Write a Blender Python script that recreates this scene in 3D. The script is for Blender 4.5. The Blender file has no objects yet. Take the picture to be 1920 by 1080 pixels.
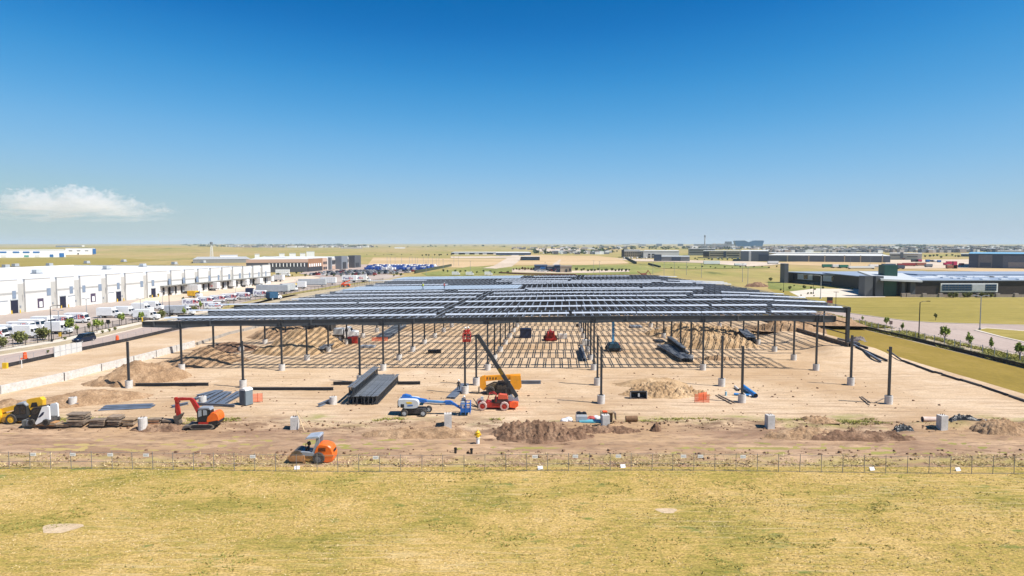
import bpy, math, random
import numpy as np
from mathutils import Vector, Matrix, noise as mnoise
R = math.radians
random.seed(7); RNG = np.random.default_rng(11)
SC = bpy.context.scene; COL = SC.collection
# ---------------------------------------------------------------- camera
H, F = 21.5, 1280.0
PITCH = math.atan((540-457)/F)
cd = bpy.data.cameras.new('camera'); cam = bpy.data.objects.new('camera', cd); COL.objects.link(cam)
cd.sensor_width = 36; cd.lens = 36*F/1920; cd.clip_start = .5; cd.clip_end = 60000
cam.location = (0, 0, H); cam.rotation_euler = (math.pi/2-PITCH, 0, 0); SC.camera = cam
# ---------------------------------------------------------------- sky, sun, exposure
SUN_EL, SUN_AZ = R(52), R(110)          # azimuth clockwise from +Y: the sun stands to the right
w = bpy.data.worlds.new('World'); SC.world = w; w.use_nodes = True
nt = w.node_tree; bg = nt.nodes['Background']
sky = nt.nodes.new('ShaderNodeTexSky'); sky.sky_type = 'NISHITA'; sky.sun_disc = False
sky.sun_elevation = SUN_EL; sky.sun_rotation = SUN_AZ
sky.altitude = 1600; sky.air_density = .6; sky.dust_density = .15; sky.ozone_density = 4
def vmul(src, k):
    q = nt.nodes.new('ShaderNodeVectorMath'); q.operation = 'SCALE'; q.inputs['Scale'].default_value = k; nt.links.new(src, q.inputs[0]); return q.outputs[0]
cu = nt.nodes.new('ShaderNodeRGBCurve')      # deeper blue overhead, as a clear summer sky at altitude
for c_, pts in zip(cu.mapping.curves, ([(0,0),(.088,.0005),(.109,.018),(.138,.064),(.212,.20),(.332,.345),(.533,.455),(.80,.50),(1,.52)], [(0,0),(.168,.156),(.202,.228),(.254,.330),(.376,.475),(.552,.562),(.761,.59),(1,.60)], [(0,0),(.356,.485),(.413,.585),(.503,.69),(.672,.775),(.847,.755),(.922,.71),(1,.67)])):
    while len(c_.points) < len(pts): c_.points.new(.5, .5)
    for q, (x_, y_) in zip(c_.points, pts): q.location = (x_, y_)
cu.mapping.update()
nt.links.new(vmul(sky.outputs[0], .1275), cu.inputs['Color']); nt.links.new(vmul(cu.outputs[0], 6.55), bg.inputs['Color'])
bg.inputs['Strength'].default_value = 0.10
sd = bpy.data.lights.new('sun', 'SUN'); sd.energy = 4.6; sd.angle = R(.5); sd.color = (1, .955, .89)
sun = bpy.data.objects.new('sun', sd); COL.objects.link(sun)
sv = Vector((math.sin(SUN_AZ)*math.cos(SUN_EL), math.cos(SUN_AZ)*math.cos(SUN_EL), math.sin(SUN_EL)))
sun.rotation_euler = sv.to_track_quat('Z', 'Y').to_euler(); sun.location = sv*300
SC.view_settings.view_transform = 'Standard'; SC.view_settings.look = 'None'
SC.view_settings.exposure = 0.62; SC.view_settings.gamma = 1
SC.cycles.use_denoising = True; SC.cycles.max_bounces = 6; SC.cycles.volume_bounces = 3
SC.cycles.volume_max_steps = 256; SC.cycles.volume_step_rate = .35
# ---------------------------------------------------------------- pixel of the photograph -> point of the place
def at(px, py, z=0.0):
    a, b = (px-960)/F, (540-py)/F
    d = Vector((a, math.cos(PITCH)+b*math.sin(PITCH), -math.sin(PITCH)+b*math.cos(PITCH)))
    return Vector((0, 0, H)) + d*((z-H)/d.z)
def atY(px, py, Y):
    a, b = (px-960)/F, (540-py)/F
    d = Vector((a, math.cos(PITCH)+b*math.sin(PITCH), -math.sin(PITCH)+b*math.cos(PITCH)))
    return Vector((0, 0, H)) + d*(Y/d.y)
# ---------------------------------------------------------------- mesh builder
def chaikin(pts, k=2):
    for _ in range(k):
        n = len(pts); pts = [q for i in range(n) for a, b in ((pts[i], pts[(i+1) % n]),) for q in ((a[0]*.75+b[0]*.25, a[1]*.75+b[1]*.25), (a[0]*.25+b[0]*.75, a[1]*.25+b[1]*.75))]
    return pts
class MB:
    def __init__(s): s.v, s.f, s.m = [], [], []
    def add(s, vs, fs, mi=0):
        o = len(s.v); s.v += [tuple(p) for p in vs]
        for q in fs: s.f.append(tuple(i+o for i in q)); s.m.append(mi)
        return s
    def box(s, c, d, mi=0, rz=0, ry=0, rx=0):
        x, y, z = d[0]/2, d[1]/2, d[2]/2
        vs = [Vector(p) for p in ((-x,-y,-z),(x,-y,-z),(x,y,-z),(-x,y,-z),(-x,-y,z),(x,-y,z),(x,y,z),(-x,y,z))]
        if rz or ry or rx:
            m = Matrix.Rotation(rz, 3, 'Z') @ Matrix.Rotation(ry, 3, 'Y') @ Matrix.Rotation(rx, 3, 'X')
            vs = [m @ p for p in vs]
        c = Vector(c)
        return s.add([p+c for p in vs], [(0,3,2,1),(4,5,6,7),(0,1,5,4),(1,2,6,5),(2,3,7,6),(3,0,4,7)], mi)
    def bx(s, x0, x1, y0, y1, z0, z1, mi=0):
        return s.box(((x0+x1)/2, (y0+y1)/2, (z0+z1)/2), (x1-x0, y1-y0, z1-z0), mi)
    def bar(s, a, b, w, h, mi=0):
        a, b = Vector(a), Vector(b); d = (b-a); L = d.length
        if L < 1e-6: return s
        d /= L; up = Vector((0,0,1)) if abs(d.z) < .95 else Vector((1,0,0))
        sx = d.cross(up).normalized(); sz = sx.cross(d)
        vs = []
        for p in (a, b):
            vs += [p-sx*w/2-sz*h/2, p+sx*w/2-sz*h/2, p+sx*w/2+sz*h/2, p-sx*w/2+sz*h/2]
        return s.add(vs, [(3,2,1,0),(4,5,6,7),(0,1,5,4),(1,2,6,5),(2,3,7,6),(3,0,4,7)], mi)
    def cyl(s, a, b, r, r2=None, n=10, mi=0, caps=True):
        a, b = Vector(a), Vector(b); r2 = r if r2 is None else r2
        d = (b-a).normalized(); up = Vector((0,0,1)) if abs(d.z) < .95 else Vector((1,0,0))
        sx = d.cross(up).normalized(); sz = sx.cross(d); vs = []
        for p, q in ((a, r), (b, r2)):
            vs += [p+sx*q*math.cos(2*math.pi*k/n)+sz*q*math.sin(2*math.pi*k/n) for k in range(n)]
        fs = [(k, k+n, (k+1) % n+n, (k+1) % n) for k in range(n)]
        if caps: fs += [tuple(range(n)), tuple(range(2*n-1, n-1, -1))]
        return s.add(vs, fs, mi)
    def prism(s, pts, y0, y1, mi=0, inset=0):
        n = len(pts); cx = sum(p[0] for p in pts)/n; cz = sum(p[1] for p in pts)/n
        def ring(y, k): return [(cx+(p[0]-cx)*k, y, cz+(p[1]-cz)*k) for p in pts]
        if inset:
            e = min(.12, (y1-y0)*.2); rs = [ring(y0, 1-inset), ring(y0+e, 1), ring(y1-e, 1), ring(y1, 1-inset)]
        else: rs = [ring(y0, 1), ring(y1, 1)]
        vs = sum(rs, []); fs = []
        for j in range(len(rs)-1):
            fs += [(j*n+k, j*n+(k+1) % n, (j+1)*n+(k+1) % n, (j+1)*n+k) for k in range(n)]
        fs += [tuple(range(n-1, -1, -1)), tuple(range((len(rs)-1)*n, len(rs)*n))]
        return s.add(vs, fs, mi)
    def slab(s, pts, z0, z1, mi=0):
        n = len(pts); vs = [(p[0], p[1], z0) for p in pts]+[(p[0], p[1], z1) for p in pts]
        return s.add(vs, [(k, (k+1) % n, (k+1) % n+n, k+n) for k in range(n)]+[tuple(range(n-1, -1, -1)), tuple(range(n, 2*n))], mi)
    def tube(s, pts, r, n=6, mi=0):
        for a, b in zip(pts, pts[1:]): s.cyl(a, b, r, n=n, mi=mi)
        return s
    def mesh(s, name, mats, smooth=False):
        me = bpy.data.meshes.new(name); me.from_pydata(s.v, [], s.f); 
        for m in (mats if isinstance(mats, (list, tuple)) else [mats]): me.materials.append(m)
        if len(me.materials) > 1: me.polygons.foreach_set('material_index', s.m)
        if smooth: me.polygons.foreach_set('use_smooth', [True]*len(me.polygons))
        me.update(); return me
    def build(s, name, mats, parent=None, loc=None, rz=0, smooth=False, label=None):
        o = link(name, s.mesh(name, mats, smooth), parent)
        if loc is not None: o.location = loc
        if rz: o.rotation_euler.z = rz
        if label: o['label'] = label
        return o
def link(name, data, parent=None):
    o = bpy.data.objects.new(name, data); COL.objects.link(o)
    if parent is not None: o.parent = parent
    return o
def T(o, label, cat, group=None):
    o['label'] = label; o['category'] = cat
    if group: o['group'] = group
    return o
def thing(name, label, cat, loc, rz=0, group=None):
    o = link(name, None); o.location = loc; o.rotation_euler.z = rz; o.empty_display_size = .2
    return T(o, label, cat, group)
def S(o): o['kind'] = 'structure'; return o
def U(o): o['kind'] = 'stuff'; return o
def dup(root, loc, rz, label, scale=None, group=None):
    kids = {}
    for c in bpy.data.objects:
        if c.parent is not None: kids.setdefault(c.parent.name, []).append(c)
    def cp(o, par):
        c = o.copy(); COL.objects.link(c)
        if par is not None: c.parent = par
        for k in kids.get(o.name, ()): cp(k, c)
        return c
    r = cp(root, None); r.location = loc; r.rotation_euler.z = rz; r['label'] = label
    if scale: r.scale = scale if isinstance(scale, (tuple, list)) else (scale,)*3
    if group: r['group'] = group
    return r
def grid_mesh(name, P, mat, parent=None, smooth=True, tri=False):
    """P: array (ny, nx, 3)."""
    ny, nx = P.shape[:2]
    i = np.arange(ny*nx).reshape(ny, nx)
    q = np.stack([i[:-1,:-1], i[:-1,1:], i[1:,1:], i[1:,:-1]], -1).reshape(-1, 4)
    return np_mesh(name, P.reshape(-1, 3), q, mat, parent, smooth)
def np_mesh(name, V, Q, mat, parent=None, smooth=False):
    me = bpy.data.meshes.new(name); k = Q.shape[1]
    me.vertices.add(len(V)); me.vertices.foreach_set('co', np.ascontiguousarray(V, dtype=np.float32).ravel())
    me.loops.add(Q.size); me.loops.foreach_set('vertex_index', np.ascontiguousarray(Q, dtype=np.int32).ravel())
    me.polygons.add(len(Q)); me.polygons.foreach_set('loop_start', np.arange(0, Q.size, k, dtype=np.int32))
    me.update(calc_edges=True)
    me.polygons.foreach_set('use_smooth', [smooth]*len(Q))
    for m in (mat if isinstance(mat, (list, tuple)) else [mat]): me.materials.append(m)
    me.update(); me.validate()
    return link(name, me, parent)
# vectorised value noise for the heights of ground and heaps
_PT = RNG.random((256, 256))
def vn(x, y):
    xi, yi = np.floor(x).astype(int), np.floor(y).astype(int); fx, fy = x-xi, y-yi
    fx, fy = fx*fx*(3-2*fx), fy*fy*(3-2*fy)
    g = lambda a, b: _PT[a & 255, b & 255]
    return (g(xi, yi)*(1-fx)+g(xi+1, yi)*fx)*(1-fy)+(g(xi, yi+1)*(1-fx)+g(xi+1, yi+1)*fx)*fy - .5
def fbm(x, y, o=4):
    r, a = 0, 1.0
    for k in range(o):
        r = r+a*vn(x+17.3*k, y+9.1*k); x, y, a = x*2.03, y*2.03, a*.5
    return r
# ---------------------------------------------------------------- materials
def newmat(name):
    m = bpy.data.materials.new(name); m.use_nodes = True
    n = m.node_tree; return m, n, n.nodes['Principled BSDF'], n.nodes.new, n.links.new
def M(name, c, rough=.6, metal=0, var=.18, scale=1.5, bump=0, bscale=25, spec=.5, dirt=None, dirt_amt=.25):
    m, n, b, N, L = newmat(name)
    tc = N('ShaderNodeTexCoord'); nz = N('ShaderNodeTexNoise'); nz.inputs['Scale'].default_value = scale; nz.inputs['Detail'].default_value = 6
    L(tc.outputs['Object'], nz.inputs['Vector'])
    mx = N('ShaderNodeMix'); mx.data_type = 'RGBA'
    mx.inputs['A'].default_value = (*[x*(1-var) for x in c], 1); mx.inputs['B'].default_value = (*[min(1, x*(1+var)) for x in c], 1)
    rp = N('ShaderNodeMapRange'); rp.inputs['From Min'].default_value = .3; rp.inputs['From Max'].default_value = .7
    L(nz.outputs['Fac'], rp.inputs['Value']); L(rp.outputs[0], mx.inputs['Factor']); out = mx.outputs['Result']
    if dirt:
        n2 = N('ShaderNodeTexNoise'); n2.inputs['Scale'].default_value = scale*2.7; n2.inputs['Detail'].default_value = 8
        L(tc.outputs['Object'], n2.inputs['Vector'])
        r2 = N('ShaderNodeMapRange'); r2.inputs['From Min'].default_value = .5; r2.inputs['From Max'].default_value = .75; r2.inputs['To Max'].default_value = dirt_amt*2
        L(n2.outputs['Fac'], r2.inputs['Value'])
        m2 = N('ShaderNodeMix'); m2.data_type = 'RGBA'; m2.inputs['B'].default_value = (*dirt, 1)
        L(r2.outputs[0], m2.inputs['Factor']); L(out, m2.inputs['A']); out = m2.outputs['Result']
    L(out, b.inputs['Base Color'])
    b.inputs['Roughness'].default_value = rough; b.inputs['Metallic'].default_value = metal
    b.inputs['Specular IOR Level'].default_value = spec
    if bump:
        nb = N('ShaderNodeTexNoise'); nb.inputs['Scale'].default_value = bscale; nb.inputs['Detail'].default_value = 4
        bm = N('ShaderNodeBump'); bm.inputs['Strength'].default_value = bump; bm.inputs['Distance'].default_value = .05
        L(tc.outputs['Object'], nb.inputs['Vector']); L(nb.outputs['Fac'], bm.inputs['Height']); L(bm.outputs[0], b.inputs['Normal'])
    return m
def ramp(N, stops):
    r = N('ShaderNodeValToRGB'); e = r.color_ramp.elements
    while len(e) < len(stops): e.new(.5)
    for k, (p, c) in zip(e, stops): k.position = p; k.color = (*c, 1)
    return r
def noise_node(N, L, src, sc, detail=6, rough=.55, stretch=(1,1,1), off=(0,0,0), dist=0):
    mp = N('ShaderNodeMapping'); mp.inputs['Scale'].default_value = stretch; mp.inputs['Location'].default_value = off
    nz = N('ShaderNodeTexNoise'); nz.inputs['Scale'].default_value = sc; nz.inputs['Detail'].default_value = detail
    nz.inputs['Roughness'].default_value = rough; nz.inputs['Distortion'].default_value = dist
    L(src, mp.inputs['Vector']); L(mp.outputs[0], nz.inputs['Vector']); return nz.outputs['Fac']
def mixc(N, L, f, a, b, mode='MIX'):
    m = N('ShaderNodeMix'); m.data_type = 'RGBA'; m.blend_type = mode
    for k, v in (('Factor', f), ('A', a), ('B', b)):
        if isinstance(v, (int, float)): m.inputs[k].default_value = v
        elif isinstance(v, tuple): m.inputs[k].default_value = (*v, 1)
        else: L(v, m.inputs[k])
    return m.outputs['Result']
def rng(N, L, v, a, b, c=0., d=1.):
    r = N('ShaderNodeMapRange'); r.inputs['From Min'].default_value = a; r.inputs['From Max'].default_value = b
    r.inputs['To Min'].default_value = c; r.inputs['To Max'].default_value = d; L(v, r.inputs['Value']); return r.outputs[0]
def mth(N, L, op, a, b=None):
    m = N('ShaderNodeMath'); m.operation = op
    for i, v in enumerate((a, b)):
        if v is None: continue
        if isinstance(v, (int, float)): m.inputs[i].default_value = v
        else: L(v, m.inputs[i])
    return m.outputs[0]
def gmat(name, stops, scale=.05, stretch=(1,1,1), fine=3., fine_amt=.35, bump=.5, bdist=.08, rough=.95, dots=None, extra=None, mid=None):
    """Ground: broad noise through a colour ramp, fine grain on top."""
    m, n, b, N, L = newmat(name); g = N('ShaderNodeNewGeometry').outputs['Position']
    f = noise_node(N, L, g, scale, 9, .6, stretch)
    if mid:
        f2 = noise_node(N, L, g, mid[0], 7, .6, mid[2], (5, 3, 0))
        f = mth(N, L, 'ADD', mth(N, L, 'MULTIPLY', f, 1-mid[1]), mth(N, L, 'MULTIPLY', f2, mid[1]))
    r = ramp(N, stops); L(f, r.inputs[0]); c = r.outputs[0]
    fi = noise_node(N, L, g, fine, 5, .7, stretch)
    c = mixc(N, L, 1.0, c, rng_col(N, L, fi, 1-fine_amt, 1+fine_amt), 'MULTIPLY')
    if dots:
        dcol, dsc, dth, dst = dots
        d = noise_node(N, L, g, dsc, 8, .65, dst, (31, 12, 0))
        c = mixc(N, L, rng(N, L, d, dth, dth+.06), c, dcol)
    if extra: c = extra(N, L, g, c)
    L(c, b.inputs['Base Color']); b.inputs['Roughness'].default_value = rough; b.inputs['Specular IOR Level'].default_value = .15
    if bump:
        bm = N('ShaderNodeBump'); bm.inputs['Strength'].default_value = bump; bm.inputs['Distance'].default_value = bdist
        L(fi, bm.inputs['Height']); L(bm.outputs[0], b.inputs['Normal'])
    return m
def rng_col(N, L, v, lo, hi):
    x = rng(N, L, v, .3, .7, lo, hi); c = N('ShaderNodeCombineColor')
    for k in ('Red', 'Green', 'Blue'): L(x, c.inputs[k])
    return c.outputs[0]
def leafmat(name, stops, rough=.7):
    m, n, b, N, L = newmat(name); g = N('ShaderNodeNewGeometry'); r = ramp(N, stops)
    L(g.outputs['Random Per Island'], r.inputs[0]); L(r.outputs[0], b.inputs['Base Color']); b.inputs['Roughness'].default_value = rough
    b.inputs['Specular IOR Level'].default_value = .2
    return m
steel = M('dark_steel', (.036,.041,.048), .5, .1, .3, 1.2, dirt=(.10,.085,.07), dirt_amt=.12)
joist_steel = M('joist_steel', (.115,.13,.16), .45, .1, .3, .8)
galv = M('galvanised', (.50,.54,.60), .45, .1, .10, .6)
deckm = M('deck_metal', (.40,.47,.54), .5, .1, .10, .4)
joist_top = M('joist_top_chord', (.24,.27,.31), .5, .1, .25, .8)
girder_steel = M('girder_steel', (.062,.070,.078), .5, .1, .2, 1.0, dirt=(.10,.085,.07), dirt_amt=.12)
purl = M('grey_purlin', (.17,.20,.25), .45, .35, .2, .8)
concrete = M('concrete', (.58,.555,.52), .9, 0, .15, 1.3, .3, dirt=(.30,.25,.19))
concrete_d = M('concrete_weathered', (.36,.33,.29), .9, 0, .2, .8, .3, dirt=(.25,.2,.15))
yellow = M('machine_yellow', (.78,.43,.02), .4, 0, .12, 1.1, dirt=(.35,.25,.13), dirt_amt=.18)
orange = M('machine_orange', (.80,.14,.012), .4, 0, .1, 1.4, dirt=(.35,.22,.12), dirt_amt=.12)
redp = M('machine_red', (.40,.018,.013), .4, 0, .12, 1.2, dirt=(.30,.18,.11), dirt_amt=.15)
bluep = M('machine_blue', (.012,.12,.42), .4, 0, .12, 1.2, dirt=(.25,.24,.22), dirt_amt=.12)
skyblue = M('lift_sky_blue', (.06,.32,.58), .4, 0, .12, 1.2)
whitep = M('white_paint', (.80,.80,.79), .4, 0, .06, .7, dirt=(.45,.41,.36), dirt_amt=.12)
offwhite = M('offwhite_paint', (.62,.60,.56), .5, 0, .08, .9, dirt=(.40,.34,.27), dirt_amt=.15)
greyp = M('grey_paint', (.26,.28,.31), .5, 0, .12, .9)
lgrey = M('light_grey_paint', (.45,.47,.48), .5, 0, .1, .9)
black = M('black_plastic', (.014,.014,.016), .5, 0, .3, 2)
rubber = M('tyre_rubber', (.035,.032,.030), .85, 0, .25, 6, dirt=(.26,.20,.14), dirt_amt=.3)
rubber_pale = M('dusty_pale_tyre', (.52,.36,.32), .9, 0, .15, 4, dirt=(.55,.44,.34), dirt_amt=.3)
glass_d = M('dark_glass', (.012,.016,.022), .06, 0, .2, 1, spec=.8)
glass_b = M('blue_glass', (.016,.05,.10), .2, 0, .2, 1, spec=.35)
glass_g = M('pale_glass', (.30,.34,.37), .1, 0, .15, 1, spec=.8)
wood = M('timber', (.34,.23,.13), .85, 0, .3, 2.5, .3, dirt=(.16,.11,.08))
wood_p = M('pale_timber', (.50,.37,.22), .85, 0, .2, 2.5, .3)
wood_d = M('grey_timber', (.20,.15,.11), .9, 0, .35, 2.2, .3, dirt=(.35,.28,.2))
rust = M('rusty_steel', (.14,.065,.035), .8, .2, .35, 3)
navy = M('navy_paint', (.012,.020,.055), .4, 0, .2, 1)
purple = M('purple_lettering', (.045,.012,.16), .5, 0, .05, 1)
redorange = M('orange_lettering', (.70,.035,.02), .5, 0, .05, 1)
safety = M('safety_orange', (.85,.10,.015), .6, 0, .15, 3, dirt=(.5,.25,.12))
safety_y = M('safety_yellow', (.75,.48,.02), .5, 0, .1, 2)
tarp_k = M('black_sheeting', (.016,.017,.019), .4, 0, .3, 2, .6, 8)
tarp_w = M('white_sheeting', (.68,.68,.70), .6, 0, .1, 2, .5, 6)
skin_m = M('skin', (.38,.22,.15), .6, 0, .1, 5)
denim = M('denim', (.03,.045,.08), .9, 0, .2, 6)
darkcloth = M('dark_cloth', (.03,.03,.032), .9, 0, .2, 6)
vest_y = M('vest_yellow', (.62,.68,.06), .7, 0, .1, 6)
hat_w = M('hard_hat_white', (.75,.75,.72), .4, 0, .05, 3)
barkm = M('bark', (.10,.075,.055), .95, 0, .3, 5, .5)
leaf_a = leafmat('leaf_fresh', [(0,(.12,.18,.025)),(.5,(.21,.28,.045)),(1,(.36,.41,.085))])
leaf_b = leafmat('leaf_olive', [(0,(.085,.10,.03)),(.5,(.15,.16,.05)),(1,(.26,.25,.08))])
leaf_c = leafmat('leaf_dark', [(0,(.03,.055,.02)),(.6,(.055,.085,.03)),(1,(.10,.13,.045))])
leaf_r = leafmat('leaf_russet', [(0,(.10,.05,.03)),(.5,(.17,.085,.045)),(1,(.22,.14,.06))])
# ================================================================ GROUND, ROADS, FIELDS
STRAW = (.47,.35,.155); STRAW_L = (.60,.47,.25); OLIVE = (.33,.285,.085); GREEN = (.155,.185,.045); TAN = (.50,.36,.20); SAND = (.62,.475,.325); SAND_L = (.70,.575,.43); BROWN = (.37,.245,.15); UMBER = (.19,.115,.07)
m_prairie = gmat('prairie', [(.30,(.155,.17,.045)),(.42,(.28,.25,.072)),(.54,(.385,.285,.115)),(.70,(.43,.30,.17))], .0035, (1,.35,1), .09, .14, 0, mid=(.016,.42,(1,.3,1)), dots=((.11,.125,.04), .02, .60, (1,.3,1)))
def field_extra(N, L, g, c):
    a = noise_node(N, L, g, 1.4, 5, .6, (.16,2.2,1), (3, 3, 0)); b2 = noise_node(N, L, g, 1.2, 5, .6, (1.6,.22,1), (8, 5, 0)); lim = noise_node(N, L, g, .07, 3, .5, (1,1,1), (1, 9, 0))
    c = mixc(N, L, mth(N, L, 'MULTIPLY', rng(N, L, a, .50, .66, 0, .6), rng(N, L, lim, .45, .6)), c, (.58,.44,.23))
    return mixc(N, L, mth(N, L, 'MULTIPLY', rng(N, L, b2, .52, .66, 0, .6), rng(N, L, lim, .5, .38)), c, (.28,.225,.06))
m_field = gmat('near_grass', [(.35,(.20,.175,.036)),(.43,(.30,.235,.055)),(.495,(.40,.28,.08)),(.57,(.48,.325,.113)),(.69,(.58,.41,.18))], .10, (1,1.5,1), 4.6, .6, .8, .1, mid=(1.1,.46,(.8,1.9,1)), dots=((.175,.19,.045), .33, .61, (.8,1.3,1)), extra=field_extra)
m_lawn = gmat('lawn', [(.30,(.20,.165,.035)),(.5,(.30,.235,.058)),(.7,(.375,.28,.085))], .05, (.25,1.4,1), 1.2, .22, .4, .1, mid=(.25,.4,(.3,1.5,1)))
m_verge = gmat('olive_verge', [(.30,(.205,.145,.026)),(.5,(.265,.185,.036)),(.72,(.33,.225,.065))], .09, (1,.35,1), 2., .14, .3, .05, mid=(.5,.3,(1,.6,1)))
m_green = gmat('green_field', [(.3,(.15,.17,.045)),(.5,(.24,.24,.07)),(.7,(.38,.32,.12))], .02, (1,.5,1), .3, .25, 0)
m_tan = gmat('dry_field', [(.3,(.43,.31,.15)),(.5,(.53,.37,.20)),(.7,(.57,.42,.25))], .01, (.4,1,1), .15, .12, 0)
m_pale = gmat('pale_dirt', [(.3,(.47,.37,.27)),(.5,(.55,.44,.33)),(.7,(.62,.52,.42))], .02, (1,.4,1), .2, .12, 0)
m_asph = gmat('worn_asphalt', [(.3,(.36,.28,.235)),(.5,(.41,.32,.27)),(.7,(.46,.37,.315))], .06, (1,.25,1), 2., .12, 0, mid=(.4,.3,(1,.2,1)), dots=((.25,.22,.2), .25, .66, (1,.1,1)))
m_yard = gmat('yard_concrete', [(.3,(.36,.295,.25)),(.5,(.42,.345,.29)),(.7,(.47,.39,.33))], .04, (1,.4,1), 2., .1, 0, dots=((.27,.23,.2), .12, .64, (1,.3,1)))
m_apron = gmat('pale_apron', [(.3,(.55,.42,.30)),(.5,(.62,.49,.36)),(.7,(.66,.54,.42))], .05, (1,.4,1), 2., .1, 0)
m_walk = gmat('pavement_concrete', [(.3,(.56,.48,.38)),(.5,(.62,.54,.44)),(.7,(.67,.60,.50))], .2, (1,1,1), 3., .12, 0)
m_mulch = gmat('planting_gravel', [(.3,(.30,.23,.15)),(.5,(.42,.34,.22)),(.7,(.50,.42,.28))], .3, (1,1,1), 3., .3, .5)
def site_extra(N, L, g, c):
    sp = N('ShaderNodeSeparateXYZ'); L(g, sp.inputs[0]); X, Y, Z = sp.outputs
    wob = noise_node(N, L, g, .09, 6, .6, (1,1,1), (3, 8, 0)); wy = mth(N, L, 'ADD', Y, rng(N, L, wob, .3, .7, -3, 3))
    # browner haul road in front of the pad, streaked along its length
    st = noise_node(N, L, g, .9, 7, .62, (.10,1.,1), (1, 4, 0)); st2 = noise_node(N, L, g, .22, 6, .6, (.25,1,1), (9, 2, 0))
    road = mixc(N, L, rng(N, L, st, .36, .62), (.34,.215,.125), (.52,.35,.225))
    road = mixc(N, L, rng(N, L, st2, .45, .62, 0, .9), road, (.21,.115,.072))
    c = mixc(N, L, mth(N, L, 'MULTIPLY', rng(N, L, wy, 80.5, 76.5), .9), c, road)
    # darker turned soil on the bank between road and pad
    bk = mth(N, L, 'MULTIPLY', rng(N, L, wy, 75.5, 77.5), rng(N, L, wy, 83, 79.5))
    cl = noise_node(N, L, g, .55, 8, .7, (.35,1,1), (2, 2, 0))
    c = mixc(N, L, mth(N, L, 'MULTIPLY', bk, rng(N, L, cl, .44, .58)), c, (.20,.125,.08))
    # tyre marks and streaks over the pad
    tr = noise_node(N, L, g, 1.1, 7, .66, (.16,1.3,1), (6, 1, 0), .6)
    c = mixc(N, L, rng(N, L, tr, .54, .66, 0, .6), c, (.36,.235,.14))
    pt = noise_node(N, L, g, .055, 5, .6, (1,.7,1), (14, 3, 0))
    c = mixc(N, L, rng(N, L, pt, .46, .64, 0, .75), c, (.41,.265,.145))
    sm = noise_node(N, L, g, 2.3, 6, .75, (.35,1,1), (6, 11, 0)); c = mixc(N, L, rng(N, L, sm, .62, .72, 0, .65), c, (.25,.16,.10))
    # wheel tracks wandering over pad and haul road
    brk = rng(N, L, noise_node(N, L, g, .35, 4, .6, (.5,1,1), (17, 6, 0)), .38, .58)
    for y0, A_, f_, ph, sl, gw in ((70.5,.5,.11,0,.004,.95),(73.2,.6,.07,2,-.006,1.0),(75.2,.9,.05,1,.003,.9),(84.6,.9,.06,.5,.02,.95),(86.5,1.2,.045,3,-.03,1.0),(88.6,1.6,.05,1.5,.04,.95),(91.0,2.0,.035,2.2,-.05,1.05),(94.5,2.6,.04,4,.09,.95),(98,3.2,.03,5,-.12,1.0),(103,3,.04,1,.16,.95),(108.5,1.2,.06,2,.0,1.0)):
        c0 = mth(N, L, 'ADD', mth(N, L, 'MULTIPLY', mth(N, L, 'SINE', mth(N, L, 'ADD', mth(N, L, 'MULTIPLY', X, f_), ph)), A_), mth(N, L, 'ADD', mth(N, L, 'MULTIPLY', X, sl), y0))
        dd = mth(N, L, 'ABSOLUTE', mth(N, L, 'SUBTRACT', mth(N, L, 'ABSOLUTE', mth(N, L, 'SUBTRACT', Y, c0)), gw))
        c = mixc(N, L, mth(N, L, 'MULTIPLY', rng(N, L, dd, .42, .12, 0, .5), brk), c, (.32,.21,.13))
    rs_ = noise_node(N, L, g, 1.7, 9, .72, (.28,1,1), (4, 14, 0)); c = mixc(N, L, mth(N, L, 'MULTIPLY', rng(N, L, rs_, .50, .62, 0, .75), rng(N, L, wy, 83, 79)), c, (.205,.13,.083))
    # weeds taking hold by the bank and the fence
    gr = noise_node(N, L, g, .5, 7, .7, (.4,1,1), (7, 21, 0)); lim = noise_node(N, L, g, .06, 3, .5, (1,1,1), (2, 5, 0))
    gb = mth(N, L, 'MULTIPLY', mth(N, L, 'MULTIPLY', rng(N, L, wy, 78.5, 80.5), rng(N, L, wy, 84.5, 82)), rng(N, L, lim, .42, .55))
    c = mixc(N, L, mth(N, L, 'MULTIPLY', gb, rng(N, L, gr, .46, .60, 0, .85)), c, (.27,.26,.075))
    gf = rng(N, L, wy, 68.5, 66)
    return mixc(N, L, mth(N, L, 'MULTIPLY', gf, rng(N, L, gr, .44, .60, 0, .8)), c, (.38,.31,.10))
m_site = gmat('site_soil', [(.28,(.42,.285,.165)),(.42,(.515,.365,.225)),(.56,(.585,.435,.29)),(.72,(.63,.495,.36))], .06, (.6,1,1), 6., .26, .8, .07, mid=(.5,.4,(.35,1,1)), extra=site_extra, dots=((.36,.25,.15), .8, .68, (.5,1,1)))
def sheet(name, pix, mat, z=.004, pts=None):
    P = pts or [at(x, y, 0) for x, y in pix]
    mb = MB(); mb.add([(p[0], p[1], z) for p in P], [tuple(range(len(P)))][::1])
    o = mb.build(name, mat); 
    if o.data.polygons[0].normal.z < 0: o.data.flip_normals()
    return S(o)
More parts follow.
